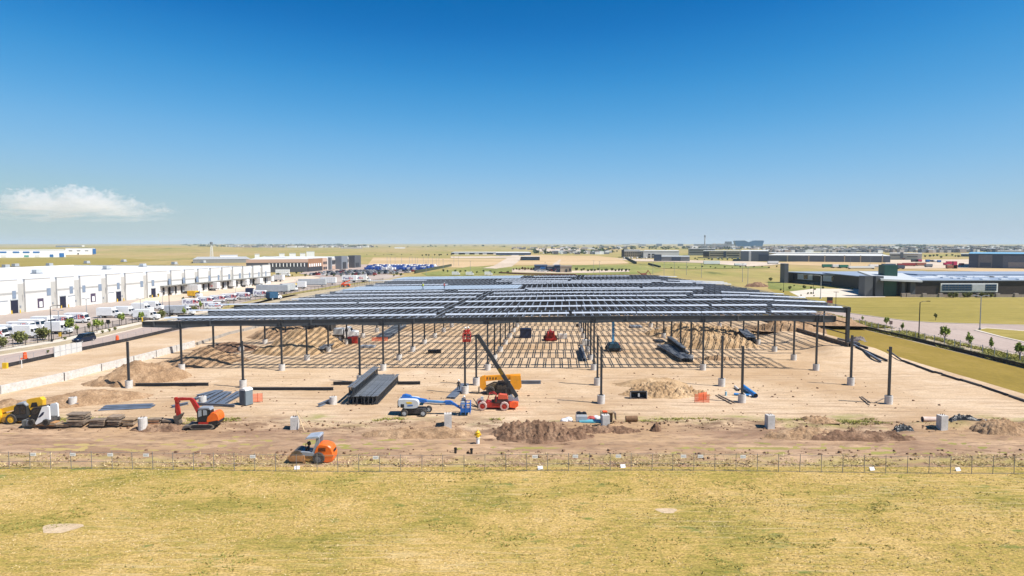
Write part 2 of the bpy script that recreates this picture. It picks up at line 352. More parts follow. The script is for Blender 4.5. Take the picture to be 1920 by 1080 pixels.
# base sheet out to the horizon, with the low swells of the plain far away
ys = np.concatenate([np.linspace(-300, 600, 30), np.geomspace(640, 24000, 70)]); xs = np.concatenate([-np.geomspace(24000, 300, 45), np.linspace(-250, 250, 30), np.geomspace(300, 24000, 45)])
XX, YY = np.meshgrid(xs, ys)
far = np.clip((YY-1800)/5000, 0, 1)
ZZ = far*(14*fbm(XX/1500+3, YY/2200+1, 4)) + np.clip((YY-5200)/6000, 0, 1)*(6+16*fbm(XX/3500, YY/3000, 3)) + np.exp(-((YY-2500)/420)**2)*np.exp(-((XX+1350)/420)**2)*14
S(grid_mesh('ground', np.stack([XX, YY, ZZ], -1), m_prairie))
# near field of dry grass in front of the fence
sheet('grass_field', None, m_field, .012, [(-120, 20), (120, 20), (120, 66.2), (-120, 66.2)])
# building site: a height field with ruts, the bank and uneven soil
def xl(y): return -89+(y-118)*.122
def xr(y): return np.full_like(y, 73.6) if isinstance(y, np.ndarray) else 73.6
ny, nx = 520, 460
yv = 64.6*np.exp(np.linspace(0, math.log(285/64.6), ny)); uv = np.linspace(0, 1, nx)
YS = np.repeat(yv[:, None], nx, 1); XS = xl(YS)+(73.6-xl(YS))*uv[None, :]
def site_z(X, Y):
    z = .10*fbm(X/9, Y/7, 4)+.05*fbm(X/1.3, Y/.9, 3)
    bank = np.exp(-((Y-79.2-1.2*vn(X/14, X*0+3))/1.1)**2)*(.42+.55*fbm(X/5, Y/2, 4))
    rut = .16*fbm(X/1.1, Y/.7, 4)*np.clip((83-Y)/4, 0, 1)-.07*np.abs(np.sin(Y*1.9+vn(X/30, X*0)*2))*np.exp(-((Y-71.5)/4.0)**2)
    ridge = np.exp(-((Y-67.5)/.7)**2)*(.10+.25*fbm(X/1.2, Y/.6, 3))
    sm = lambda v, a, b: np.clip((v-a)/(b-a), 0, 1)**2*(3-2*np.clip((v-a)/(b-a), 0, 1))
    ramp_ = 1.05*sm(X, 57.5, 63.5)*sm(Y, 124, 133)*(1-sm(Y, 190, 215))
    return z+bank+rut+ridge+.10+ramp_
SITE_Z = site_z(XS, YS); edge = np.minimum(np.minimum(uv[None, :], 1-uv[None, :])*60, np.minimum((YS-64.6)/1.2, (285-YS)/4)); SITE_Z = np.where(edge < 1, SITE_Z*np.clip(edge, 0, 1)+.01, SITE_Z)
S(grid_mesh('site_ground', np.stack([XS, YS, SITE_Z], -1), m_site))
def gz(x, y): return float(site_z(np.array([x*1.]), np.array([y*1.]))[0])
def st(px, py):
    p = at(px, py, .1); p.z = gz(p.x, p.y); return p
# right side: olive verge, planting strip, street, lawn, drive
LSF = 88.3
sheet('grass_verge', None, m_verge, .016, [(73.4, 50), (LSF, 50), (LSF, 300), (73.4, 300)])
sheet('planting_strip', None, m_mulch, .018, [(LSF, 60), (95.6, 60), (100.5, 130), (99, 165), (97, 190), (98, 240), (LSF, 240)])
sheet('road', [(1590,600),(1700,626),(1800,645),(1925,670),(2150,716),(2150,612),(1925,610),(1800,607),(1745,605),(1700,602),(1640,594),(1560,583),(1500,576),(1490,581)], m_asph, .03)
sheet('lawn', [(1440,541),(1480,546),(1500,557),(1640,558),(1800,559),(2100,560),(2150,611),(1925,609.6),(1800,606.6),(1745,604.6),(1700,601.6),(1640,593.6),(1560,582.6),(1500,575.6)], m_lawn, .02)
sheet('grass_slope', [(1440,527),(1475,531),(1530,538),(1560,541),(1500,548),(1470,545),(1440,541)], m_green, .035)
sheet('driveway', [(1480,547),(1530,541),(1562,541.5),(1625,541.5),(1660,545),(1660,557),(1600,558),(1500,557)], m_walk, .05)
sheet('grass_island', [(1832,619),(1850,616.5),(1925,622),(2050,631),(2050,660),(1925,642),(1880,632)], m_lawn, .15)
k = MB(); isl = [at(x, y) for x, y in [(1826,619.5),(1848,615.5),(1925,621.2),(2050,630),(2050,662),(1925,643.4),(1878,633)]]; k.slab([(p.x, p.y) for p in isl], .03, .14); S(k.build('kerb', m_walk))
def strip(name, line, wdt, mat, z0, z1):
    mb = MB()
    for a, b in zip(line, line[1:]): mb.bar((a[0], a[1], (z0+z1)/2), (b[0], b[1], (z0+z1)/2), wdt, z1-z0)
    return S(mb.build(name, mat))
strip('kerb', [at(x, y) for x, y in [(1590,600),(1700,626),(1800,645),(1925,670),(2150,716)]], .35, m_walk, .0, .15)
strip('kerb', [at(x, y) for x, y in [(1560,583),(1640,594),(1700,602),(1745,605),(1800,607),(1925,610),(2150,612)]], .4, m_walk, .0, .15)
# left side: street, pavement, planting bed, truck yard
sheet('road', [(-120,716),(0,689),(60,678),(160,654),(280,630),(400,608),(470,592),(540,573),(600,556),(560,553),(470,572),(400,589),(300,606),(200,630),(120,648),(0,667),(-120,690)], m_asph, .02)
sheet('pavement', [(-120,690),(0,667),(120,648),(200,630),(300,606),(400,589),(470,572),(560,553),(548,552),(400,584),(290,602),(190,625),(110,642),(0,659),(-120,680)], m_mulch, .035)
sheet('pavement', [(-120,680),(0,659),(110,642),(190,625),(290,602),(400,584),(395,581),(285,599),(185,620),(100,637),(0,652),(-120,672)], m_walk, .05)
strip('kerb', [at(x, y) for x, y in [(-120,690),(0,667),(120,648),(200,630),(300,606),(400,589),(470,572)]], .4, m_walk, 0, .15)
sheet('truck_yard', [(-140,672),(0,651),(100,636),(185,619),(285,598),(395,580),(480,562),(560,547),(640,534),(720,524),(760,517),(690,512),(600,516),(530,520),(400,541),(270,560),(140,574),(0,591),(-140,607)], m_yard, .026)
sheet('weedy_verge', [(430,578),(470,566),(600,544),(740,521),(775,519),(650,545),(560,575)], m_mulch, .035)
sheet('loading_apron', [(270,560),(400,540),(520,522),(640,512),(640,516),(560,527),(440,548),(330,565),(240,570)], m_apron, .045)
# distance: fields, lots, lanes
sheet('dry_field', [(700,483),(960,486),(930,497),(870,502),(760,500),(690,496)], m_tan, .10)
sheet('green_field', [(845,506),(880,500),(960,500),(1060,497),(1180,497),(1215,499),(1245,507),(1220,514),(1100,515),(960,514),(800,517),(790,512)], m_green, .12)
sheet('road', [(905,503),(925,499),(948,486),(962,477.5),(972,477.5),(975,488),(960,500),(930,504)], m_pale, .2)
sheet('parking_lot', [(560,513),(600,503),(680,496),(818,497),(830,501),(760,512),(690,517),(600,520)], m_asph, .15)
sheet('dry_field', [(985,478),(1120,480),(1160,484),(1180,494),(1100,497),(960,497)], m_tan, .16)
sheet('road', [(1035,497),(1049,487),(1052,486.5),(1048,497)], m_pale, .25)
sheet('car_park', [(960,505),(1010,506),(1075,508),(1130,507),(1180,506),(1180,510),(1060,513),(960,511)], m_pale, .22)
sheet('building_lot', [(1150,485),(1420,491),(1480,494),(1440,498),(1400,500),(1330,494),(1250,491),(1190,490)], m_pale, .24)
sheet('green_field', [(1215,494),(1250,491.5),(1330,494.5),(1400,500),(1440,500),(1440,503),(1290,505),(1230,503)], m_green, .26)
sheet('dry_field', [(1430,494),(1480,491),(1560,490),(1680,491),(1930,502),(1930,512),(1750,507),(1560,500)], m_tan, .18)
sheet('building_lot', [(1660,488),(1830,486),(1830,503),(1700,504),(1660,500)], m_pale, .28)
sheet('building_lot', [(845,481),(1000,480),(1000,485),(845,484)], m_pale, .21)
sheet('pale_dirt', [(1000,466),(1090,466),(1090,472),(1000,472)], m_pale, .5)
sheet('grass_field', [(-100,487),(200,484),(300,487),(200,497),(-100,502)], m_lawn, .14)
# grass as real blades so that the near field catches light unevenly
def tufts(name, X, Y, Z, mat, h0, h1, wd, n=4):
    k = len(X); 
    V = np.zeros((k, n, 3, 3)); 
    for j in range(n):
        a = RNG.random(k)*math.tau; hh = h0+(h1-h0)*RNG.random(k); lean = (.8+1.6*RNG.random(k))*hh; la = RNG.random(k)*math.tau
        ox, oy = (RNG.random(k)-.5)*wd*2.2, (RNG.random(k)-.5)*wd*2.2
        ww = wd*(.5+RNG.random(k))
        V[:, j, 0] = np.stack([X+ox-np.cos(a)*ww, Y+oy-np.sin(a)*ww, Z-.03], -1)
        V[:, j, 1] = np.stack([X+ox+np.cos(a)*ww, Y+oy+np.sin(a)*ww, Z-.03], -1)
        V[:, j, 2] = np.stack([X+ox+np.cos(la)*lean, Y+oy+np.sin(la)*lean, Z+hh], -1)
    # join the blades of a tuft at one root vertex so that a tuft is one island
    V = V.reshape(k, n*3, 3); base = np.arange(k)*(n*3)
    Q = []
    for j in range(n): Q.append(np.stack([base, base+j*3+1, base+j*3+2], -1) if j else np.stack([base, base+1, base+2], -1))
    return U(np_mesh(name, V.reshape(-1, 3), np.concatenate(Q), mat))
straw = leafmat('straw_blades', [(0,(.30,.25,.08)),(.3,(.44,.33,.13)),(.6,(.56,.42,.20)),(1,(.68,.53,.30))], .9)
greenb = leafmat('green_blades', [(0,(.16,.18,.04)),(.5,(.27,.26,.065)),(1,(.44,.37,.12))], .9)
n = 26000; Y = 42+(66-42)*RNG.random(n)**.8; X = (RNG.random(n)*2-1)*(.80*Y+2)
pat = fbm(X/5, Y/3.2, 4)+.15*vn(X/.8, Y/.6); bare = (((X+51)/2.6)**2+((Y-55.0)/1.0)**2 < 1) | (((X-13)/1.1)**2+((Y-55)/.5)**2 < 1)
k1 = (pat < .06) & ~bare; tufts('dry_grass', X[k1], Y[k1], X[k1]*0+.01, straw, .02, .07, .06)
k2 = (pat >= .30) & ~bare; tufts('green_grass', X[k2], Y[k2], X[k2]*0+.01, greenb, .04, .13, .05)
# dark clumps of weed in two patches of the field
n = 1300; cx_ = np.where(RNG.random(n) < .55, 15.5, -1.5); X = cx_+RNG.normal(0, 4.0, n); Y = np.where(cx_ > 5, 56.5, 60.5)+RNG.normal(0, 2.6, n); kk = fbm(X/2, Y/2, 3) > .0
tufts('weeds', X[kk], Y[kk], X[kk]*0+.01, leaf_b, .04, .11, .04)
n = 700; Y = 43+22*RNG.random(n); X = (RNG.random(n)*2-1)*(.8*Y); kk = fbm(X/9, Y/5, 3) > .30
tufts('weeds', X[kk], Y[kk], X[kk]*0+.01, leaf_b, .05, .13, .05)
n = 5200; Y = 64.7+3.2*RNG.random(n); X = (RNG.random(n)*2-1)*56; kk = fbm(X/3.5, Y/2, 3) > .02-.25*(Y < 66)
tufts('weeds', X[kk], Y[kk], site_z(X[kk], Y[kk])-.05, straw, .06, .25, .06)
n = 9000; Y = 79.2+3.4*RNG.random(n); X = (RNG.random(n)*2-1)*62; kk = (fbm(X/7, Y/2.5, 4) > .13) & (np.abs(X-6) > 7)
tufts('weeds', X[kk], Y[kk], site_z(X[kk], Y[kk])-.02, greenb, .06, .28, .07)
n = 7000; Y = 100+120*RNG.random(n); X = LSF+.5+8*RNG.random(n); kk = fbm(X/4, Y/6, 3) > -.08
tufts('weeds', X[kk], Y[kk], X[kk]*0+.02, greenb, .15, .6, .14)
m_bare = gmat('bare_soil', [(.3,(.42,.31,.19)),(.5,(.52,.39,.25)),(.7,(.58,.45,.30))], .6, (1,1,1), 4., .25, .5)
# bare patches in the field
for px, py, a in ((113, 991, 1.35), (1250, 958, .8)):
    p = at(px, py); q = [(p.x+a*(1+.25*math.sin(3*t))*math.cos(t), p.y+.8*a*(1+.2*math.cos(2*t))*math.sin(t)) for t in [k*math.tau/18 for k in range(18)]]
    sheet('bare_soil', None, m_bare, .022, q)
# ================================================================ STEEL FRAME
LINES = [(-56,.11),(-39,.125),(-21.8,.105),(-4.1,.09),(13.9,.06),(32.4,.055),(51.6,.03),(66.5,0)]
ROWS = [114.7+10*j for j in range(16)]
def lineX(i, D): return LINES[i][0]+LINES[i][1]*(D-115)
def roofz(x): return float(np.interp(x, [-64,15,50,67,80], [8.35,9.3,9.45,8.9,8.5]))
def XL(D): return (-62.3 if D < 150 else -57.0)+.11*(D-115)
def XR(D): return 54.6 if D < 127 else (67.0 if D < 195 else 67-(D-195)*.15)
def slopeX(x, D): return float(np.interp(x, [lineX(i, D) for i in range(8)], [s for _, s in LINES]))
frame = thing('steel_frame_building', 'open dark steel frame of a warehouse under construction, joists on many columns', 'building', (0, 114.7, 0))
def fr(o): o.location = Vector(o.location)-frame.location; return o
sh_mb = MB().box((0,0,.5),(.28,.28,1.0)); sh_me = sh_mb.mesh('column', steel)
ft_mb = MB().cyl((0,0,-.4),(0,0,1.12),.52,n=16).box((0,0,1.14),(.6,.6,.05),1); ft_me = ft_mb.mesh('concrete_footing', [concrete, steel])
def column(parent, x, y, top, foot=True, z0=0.):
    c = link('column', sh_me, parent); c.location = (x, y, z0); c.scale = (1, 1, top-z0)
    if foot:
        f = link('concrete_footing', ft_me, c); f.scale = (1, 1, 1/(top-z0))
    return c
farcol = MB()
for j, D in enumerate(ROWS):
    for i in range(8):
        x = lineX(i, D)
        if i == 7 and (D < 127 or D > 215): continue
        top = roofz(x)-.85
        if i == 7: fr(column(frame, x, D, roofz(x)-.03, False, 1.9)); continue
        if j < 12: fr(column(frame, x, D, top))
        else: farcol.bx(x-.17, x+.17, D-.17, D+.17, 0, top); farcol.cyl((x,D,0),(x,D,1.1),.52)
U(fr(farcol.build('column', steel, frame)))
for j, D in enumerate(ROWS):
    mb = MB(); pts = [XL(D)]+[lineX(i, D) for i in range(8) if XL(D)+1 < lineX(i, D) < XR(D)-.5]+[XR(D)]
    xs_ = []
    for a, b in zip(pts, pts[1:]):
        n = max(1, int((b-a)/4.5)); xs_ += [(a+(b-a)*k/n, a+(b-a)*(k+1)/n) for k in range(n)]
    cols = [lineX(i, D) for i in range(8)]
    def dep(x): return .86+.24*max(0, 1-min(abs(x-c) for c in cols)/4.5)
    for a, b in xs_:
        za, zb = roofz(a), roofz(b)
        mb.add([(a,D-.05,za-dep(a)),(b,D-.05,zb-dep(b)),(b,D-.05,zb),(a,D-.05,za),(a,D+.05,za-dep(a)),(b,D+.05,zb-dep(b)),(b,D+.05,zb),(a,D+.05,za)],
               [(0,1,2,3),(5,4,7,6),(0,4,5,1),(3,2,6,7),(0,3,7,4),(1,5,6,2)])
        mb.bar((a,D,za+.02),(b,D,zb+.02),.42,.05); mb.bar((a,D,za-dep(a)-.02),(b,D,zb-dep(b)-.02),.42,.05)
    for c in cols:
        if XL(D) < c < XR(D):
            for d in (-.25,.25): mb.bx(c+d-.02, c+d+.02, D-.22, D+.22, roofz(c)-1.0, roofz(c))
    for a, b in list(zip(pts, pts[1:])):
        q = a+(b-a)*.30; mb.bx(q-.12, q+.12, D-.24, D+.24, roofz(q)-.85, roofz(q)+.02)
    for q in (pts[0], pts[-1]): mb.bx(q-.06, q+.06, D-.22, D+.22, roofz(q)-.85, roofz(q)+.03)
    fr(mb.build('girder', girder_steel, frame))
# open-web joists
def joist_mb(L=10., dpt=.60, wch=.145):
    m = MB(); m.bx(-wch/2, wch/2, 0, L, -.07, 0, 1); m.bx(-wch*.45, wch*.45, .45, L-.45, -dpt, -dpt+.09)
    n = 12
    for k in range(n):
        y0, y1 = .2+(L-.4)*k/n, .2+(L-.4)*(k+1)/n
        z0, z1 = (-.05, -dpt+.05) if k % 2 == 0 else (-dpt+.05, -.05)
        m.bar((0,y0,z0),(0,y1,z1),.028,.028)
    return m
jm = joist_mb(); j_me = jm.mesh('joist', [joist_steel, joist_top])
JV, JF = np.array(jm.v), np.array(jm.f); RV, RF, nv = [], [], 0; cnt = 0
for j, D in enumerate(ROWS[:-1]):
    D1 = ROWS[j+1]; xa, xb = max(XL(D)+(4 if D < 140 else 0), XL(D1)), min(XR(D), XR(D1))
    if XR(D) < 56: xb = XR(D)-.3
    n = int((xb-xa)/1.5)
    for k in range(n+1):
        x = xa+.15+(xb-xa-.3)*k/n; x1 = x+slopeX(x, D)*10
        z = roofz(x)+.13; a = math.atan2(x1-x, 10); doubled = False
        if cnt < 100:
            o = link('joist', j_me, frame); o.location = (x, D+.02, z); o.rotation_euler = (0, 0, -a); fr(o); cnt += 1
        else:
            V = JV.copy(); V[:, 0], V[:, 1] = V[:, 0]*math.cos(a)+V[:, 1]*math.sin(a)+x, V[:, 1]*math.cos(a)+D+.02; V[:, 2] += z
            RV.append(V); RF.append(JF+nv); nv += len(V)
rest = np_mesh('joist', np.concatenate(RV), np.concatenate(RF), [joist_steel, joist_top], frame); rest.data.polygons.foreach_set('material_index', np.tile(np.array(jm.m, dtype=np.int32), len(RV))); U(fr(rest))
# bridging rows across the joists
for D in ROWS[:-1]:
    for t in (5.0,):
        br = MB()
        xa, xb = XL(D+t)+.3, min(XR(D+t), XR(D))-.4; n = 10
        for k in range(n):
            a, b = xa+(xb-xa)*k/n, xa+(xb-xa)*(k+1)/n
            br.bar((a,D+t,roofz(a)+.07),(b,D+t,roofz(b)+.07),.035,.035)
        fr(br.build('bridging', joist_steel, frame))
def deck(x0, x1, D0, D1):
    m = MB(); n = int((x1-x0)/.9)
    for k in range(n):
        a, b = x0+(x1-x0)*k/n, x0+(x1-x0)*(k+1)/n; sl = .10*(D1-D0)
        za = roofz(a)+.20
        m.add([(a,D0,za),(a+(b-a)*.86,D0,za),(a+(b-a)*.86+sl,D1,za),(a+sl,D1,za)], [(0,1,2,3)])
        m.add([(a+(b-a)*.86,D0,za-.06),(b,D0,za-.06),(b+sl,D1,za-.06),(a+(b-a)*.86+sl,D1,za-.06)], [(0,1,2,3)])
    o = m.build('roof_deck', deckm, frame); return fr(o)
deck(-47.5, 1.5, 186, 203); deck(-43, 2.5, 241, 262)
# corner post and eave beam on the right
for z in (3.6, 5.8): fr(MB().bx(66.1,66.2,134.7,205,z,z+.2).build('girt', steel, frame))
fr(MB().bx(66.25,66.85,134.3,134.9,1.9,8.85).build('corner_post', steel, frame))
# bundles of roof decking laid across the joists: (depth, [(x0, x1) in metres at that depth])
def px2x(px, D): return (px-960)/F*D
STR = [(117.5,[(305,818),(834,1068),(1072,1438),(1447,1533)]),(130.5,[(352,833),(852,1330),(1335,1440),(1448,1582)]),(143.5,[(390,668),(672,860),(872,1248),(1257,1550)]),
       (156,[(545,893),(912,1288),(1300,1512)]),(167,[(600,905),(925,1300),(1352,1471)]),(178,[(628,833),(858,985),(990,1320)]),(184,[(985,1200),(1205,1320)]),
       (207,[(700,840),(960,1222),(1244,1300),(1305,1372)]),(214,[(960,1250),(1275,1365)]),(221,[(930,1065),(1070,1240),(1252,1358)]),(232,[(690,800),(940,1070)]),(250,[(1000,1080),(1095,1180),(1236,1270)])]
ordn = ['first','second','third','fourth','fifth','sixth','seventh','eighth','ninth','tenth','eleventh','twelfth','thirteenth','fourteenth','fifteenth','sixteenth','seventeenth','eighteenth','nineteenth','twentieth']
ordn += ['twenty-'+q for q in ordn[:9]]+['thirtieth']+['thirty-'+q for q in ordn[:9]]+['fortieth']+['forty-'+q for q in ordn[:9]]+['fiftieth']+['fifty-'+q for q in ordn[:9]]
def bundle_mb(L):
    m = MB()
    for k in range(6):
        a, b, z = -L/2+.04*(k % 2), L/2-.05*(k % 3), .048*k+.02
        m.add([(a,-.62+.10*k,z),(b,-.62+.10*k,z),(b,.5,z),(a,.5,z),(a,-.55+.10*k,z+.044),(b,-.55+.10*k,z+.044),(b,.5,z+.044),(a,.5,z+.044)], [(0,3,2,1),(4,5,6,7),(0,1,5,4),(1,2,6,5),(2,3,7,6),(3,0,4,7)])
    for q in (-.3, .3):
        m.bx(L*q-.05, L*q+.05, -.5, .5, -.10, .02, 1); m.bx(L*q-.03, L*q+.03, -.02, .5, .31, .325, 1)
    return m
BM = {L: bundle_mb(L).mesh('decking_bundle', [galv, wood]) for L in (6., 9., 12.)}
bun_i = 0
for r, (D, segs) in enumerate(STR):
    q = 0
    for s0, s1 in segs:
        a, b = px2x(s0, D), px2x(s1, D); n = max(1, round((b-a)/11)); L = (b-a)/n
        for k in range(n):
            x = a+L*(k+.5); key = 6. if L < 7.5 else 9. if L < 10.5 else 12.
            o = link('decking_bundle', BM[key]); sl = (roofz(x+3)-roofz(x-3))/6
            o.location = (x, D+random.uniform(-.12,.12), roofz(x)+.25); o.scale = ((L-.12)/key, (.70, .72, .66, .66, .62)[min(r, 4)], (.72, .70, .66, .62, .58)[min(r, 4)]); o.rotation_euler = (0, -math.atan(sl), random.uniform(-.006,.006))
            T(o, f'pale roof decking bundle, {ordn[q]} from the left in the {ordn[r]} row from the front', 'decking bundle', 'bundles of roof decking laid across the steel frame'); q += 1
# foundation walls beside the frame
def wall_run(name, label, pts, t, h, mat, joints=6., gap=0):
    m = MB()
    for a, b in zip(pts, pts[1:]):
        a, b = Vector(a), Vector(b); n = max(1, int((b-a).length/joints)); d = (b-a)/n
        for k in range(n):
            p, q2 = a+d*k, a+d*(k+.985)
            m.bar((p.x,p.y,h/2-.2),(q2.x,q2.y,h/2-.2),t,h+.4); m.bar((p.x,p.y,h*.5),(p.x+d.x*.03,p.y+d.y*.03,h*.5),t+.16,h*1.04)
    return T(m.build(name, mat), label, 'wall')
wall_run('foundation_wall', 'long low pale concrete wall left of the steel frame, beside the bare soil', [at(-60,756),at(0,741),at(120,715),at(250,682),at(365,651)], .3, 1.35, concrete, 5.5)
wall_run('foundation_wall', 'low grey concrete wall behind the left end of the frame', [at(370,648),at(430,628),at(500,611)], .3, .7, concrete_d, 5)
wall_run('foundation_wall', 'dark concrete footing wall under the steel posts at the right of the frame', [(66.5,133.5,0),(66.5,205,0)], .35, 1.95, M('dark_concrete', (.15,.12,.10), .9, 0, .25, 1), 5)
# free-standing columns
FS = [(872,738,7.7,1),(1127,756,7.75,1),(1391,754,7.75,1),(1666,757,7.8,1),(242,727,7.0,0),(456,726,7.05,0),(675,717,7.1,0),(893,722,7.7,0),(1120,722,7.7,0),(1353,724,7.75,0),(1595,722,7.7,0)]
LB = ['lone steel column rising behind the basket of the blue lift','pale lone steel column right of the red machine, mound behind','lone steel column standing among the blue pipes','rightmost lone steel column on the open soil','leftmost lone steel column beside the brown soil heap','lone steel column just behind the grey portable toilet','lone steel column rising behind the stacked dark joists','lone steel column left of the raised dark boom','dark lone steel column nearly in line with a row of columns','lone steel column behind the orange safety fence','lone steel column before the right end of the frame']
for (px, py, top, near), lb in zip(FS, LB):
    p = st(px, py); t = thing('steel_column', lb, 'column', p, 0, 'free-standing columns in front of the frame')
    c = link('shaft', sh_me, t); c.scale = (1,1,top-p.z); f = link('concrete_footing', ft_me, t)
# bare concrete piers
def pier(px, py, lb, rnd, h, r=.5):
    p = st(px, py); m = MB()
    if rnd: m.cyl((0,0,-.3),(0,0,h),r,n=16)
    else: m.box((0,0,h/2-.15),(r*1.7,r*1.7,h+.3))
    for a in range(4): m.bar((.2*math.cos(a*1.57+.8),.2*math.sin(a*1.57+.8),h),(.2*math.cos(a*1.57+.8),.2*math.sin(a*1.57+.8),h+.18),.04,.04,1)
    o = m.build('concrete_pier', [concrete, rust], None, p, .1); T(o, lb, 'pier', 'concrete piers without columns')
for a in [(137,761,'round concrete pier beside a short grey beam, near the yellow machine',1,1.15),(268,807,'round concrete pier standing by the timber stacks',1,1.5),(380,757,'round concrete pier at the end of the grey purlins',1,1.0),(625,757,'round concrete pier left of the dark joist stack',1,1.0),
          (840,804,'square concrete pier in front of the blue lift',0,1.5),(1443,803,'lone square concrete pier at the edge of the bank',0,1.5),(1766,805,'square concrete pier with a cardboard tube lying behind',0,1.6),(1135,803,'square concrete pier in front of the wooden crate',0,1.55),(553,805,'square concrete pier braced with timber props',0,1.4)]: pier(*a)
p = st(557, 805); m = MB()
for dx, dy, dz in ((1.5,.2,1.9),(1.1,-.9,2.0),(.4,.9,2.1)): m.bar((dx,dy,0),(-.1+dx*.1,dy*.1,dz),.1,.05)
T(m.build('timber_brace', wood_p, None, p), 'raw timber props leaning against a square pier', 'timber')
# ---------------------------------------------------------------- heaps of soil
m_heap = gmat('heap_soil', [(.3,(.22,.135,.075)),(.5,(.33,.21,.12)),(.7,(.44,.30,.185))], .5, (1,1,1), 4., .3, .9, .12)
m_heap_l = gmat('tan_heap_soil', [(.3,(.30,.19,.10)),(.5,(.42,.28,.155)),(.7,(.53,.38,.23))], .35, (1,1,1), 4., .25, .9, .1)
m_heap_d = gmat('dark_clod_soil', [(.3,(.12,.07,.045)),(.5,(.21,.125,.078)),(.7,(.34,.22,.14))], .6, (1,1,1), 3., .35, 1., .15)
def mound(lb, px, py, rx, ry, h, mat, rough=.25, seed=0, rot=0, clods=0, n=56, sharp=1.5):
    c = st(px, py); g = np.linspace(-1.15, 1.15, n); U_, V_ = np.meshgrid(g, g)
    e = fbm(U_*1.7+seed, V_*1.7+seed*2.3, 3)*.35; d = np.clip(1-np.sqrt(U_**2+V_**2)-e, 0, 1)
    Z = h*(1-(1-d)**sharp)*(1+.5*fbm(U_*2.4+seed*3, V_*2.4, 3))+rough*h*np.abs(fbm(U_*9+seed, V_*9, 3))*np.clip(d*5, 0, 1)-.12*(d <= .001)
    Z = Z+clods*(fbm(U_*rx*1.6+seed, V_*ry*1.6, 3)+.8*fbm(U_*rx*4+seed, V_*ry*4, 2))*np.clip(d*6, 0, 1)
    X_ = U_*rx*math.cos(rot)-V_*ry*math.sin(rot); Y_ = U_*rx*math.sin(rot)+V_*ry*math.cos(rot)
    o = grid_mesh('soil_heap', np.stack([X_, Y_, Z-.02], -1), mat); o.location = c
    T(o, lb, 'soil heap'); return c
mound('large dark cloddy soil heap by the haul road near the hydrant', 1010, 818, 5.6, 2.6, 1.5, m_heap_d, .30, 1, .02, .5, 130, 1.25)
mound('low tail of dark soil stretching right from the cloddy heap', 1125, 808, 5.0, 1.1, .5, m_heap_d, .35, 4, 0, .4, 110)
mound('tan crumbly soil heap behind the digger bucket', 1238, 738, 6.0, 3.6, 1.35, m_heap_l, .4, 2, 0, .6, 120)
mound('pale sand heap at the back of the crumbly heap', 1225, 722, 5.5, 3.0, 1.0, m_heap_l, .15, 7)
mound('brown soil heap around the leftmost column', 262, 712, 7.0, 5.0, 2.7, m_heap, .2, 3, .5, .1, 70)
mound('low brown soil bank running down to the yellow machine', 165, 752, 8.5, 3.2, 1.3, m_heap, .25, 5, .45, .1, 70)
mound('reddish soil bank behind the yellow machine', 15, 768, 6.0, 2.6, 1.1, m_heap, .25, 8, .2, .1)
mound('soil bank striped by joist shadow at the left edge of the frame', 385, 678, 7.0, 6.5, 2.0, m_heap, .2, 6, .4, .1, 70)
mound('dark soil heap under the frame behind the striped bank', 430, 655, 6, 5, 1.2, m_heap_d, .3, 9)
mound('tall soil heap under the frame below the yellow digger', 583, 646, 7.5, 7, 3.4, m_heap_l, .2, 10, .2, .1, 70)
mound('broad soil heap under the frame at the left near a column', 545, 662, 7, 4, 1.8, m_heap_l, .25, 11, 0, .1, 60)
mound('soil heap under the frame at the far left', 530, 630, 8, 6, 2.6, m_heap, .25, 12)
mound('ragged soil heap under the right half of the frame', 1325, 648, 10, 5, 2.2, m_heap_l, .4, 13, 0, .5, 80)
mound('long soil ridge behind the ragged heap under the frame', 1310, 628, 13, 5, 2.4, m_heap_l, .4, 14, 0, .6, 80)
mound('small soil heap beside a column under the right half of the frame', 1345, 674, 3.5, 1.3, .6, m_heap, .4, 15, 0, .3)
mound('soil ridge along the right footing wall', 1470, 625, 8, 5, 1.8, m_heap, .4, 16, -.4, .4)
mound('brown soil heap at the right end of the bank', 1880, 808, 3.6, 2.0, 1.5, m_heap, .3, 17, 0, .3, 60)
mound('low dark soil ridge on the bank at the right', 1600, 822, 6, 1.2, .7, m_heap_d, .4, 18, 0, .4, 60)
mound('low soil bank facing the haul road at the right', 1510, 818, 4.5, 1.4, .7, m_heap, .4, 19, 0, .3, 60)
mound('small crumbly soil patch on top of the bank at the right', 1530, 795, 2.2, 1.0, .4, m_heap, .4, 20, 0, .25)
mound('low soil bank left of the cloddy heap', 790, 815, 7, 1.6, .7, m_heap, .3, 21, 0, .25, 60)
mound('small soil lump by the pier near the timber stacks', 300, 806, 3.5, .9, .5, m_heap_d, .4, 22, 0, .3)
mound('soil heap behind the right footing wall', 1535, 612, 9, 5, 2.5, m_heap, .3, 23, -.2, .3)
mound('small pointed dark soil clump standing alone on the bank', 1229, 808, .7, .5, 1.0, m_heap_d, .3, 24, 0, .1, 30, 1.1)
# scattered clods
cm = MB()
for _ in range(2200):
    x, y = random.uniform(-58, 58), random.choice([random.uniform(66, 70), random.uniform(76.5, 81), random.gauss(79, 1), random.uniform(83, 112)]); r = random.choice((.03,.03,.04,.05,.07,.11))*random.uniform(.7,1.3)
    z = gz(x, y); cm.box((x,y,z+r*.3),(r*2,r*1.6,r*1.3),0,random.random()*3,random.random()*.6,random.random()*.6)
U(cm.build('soil_clods', m_heap_d))
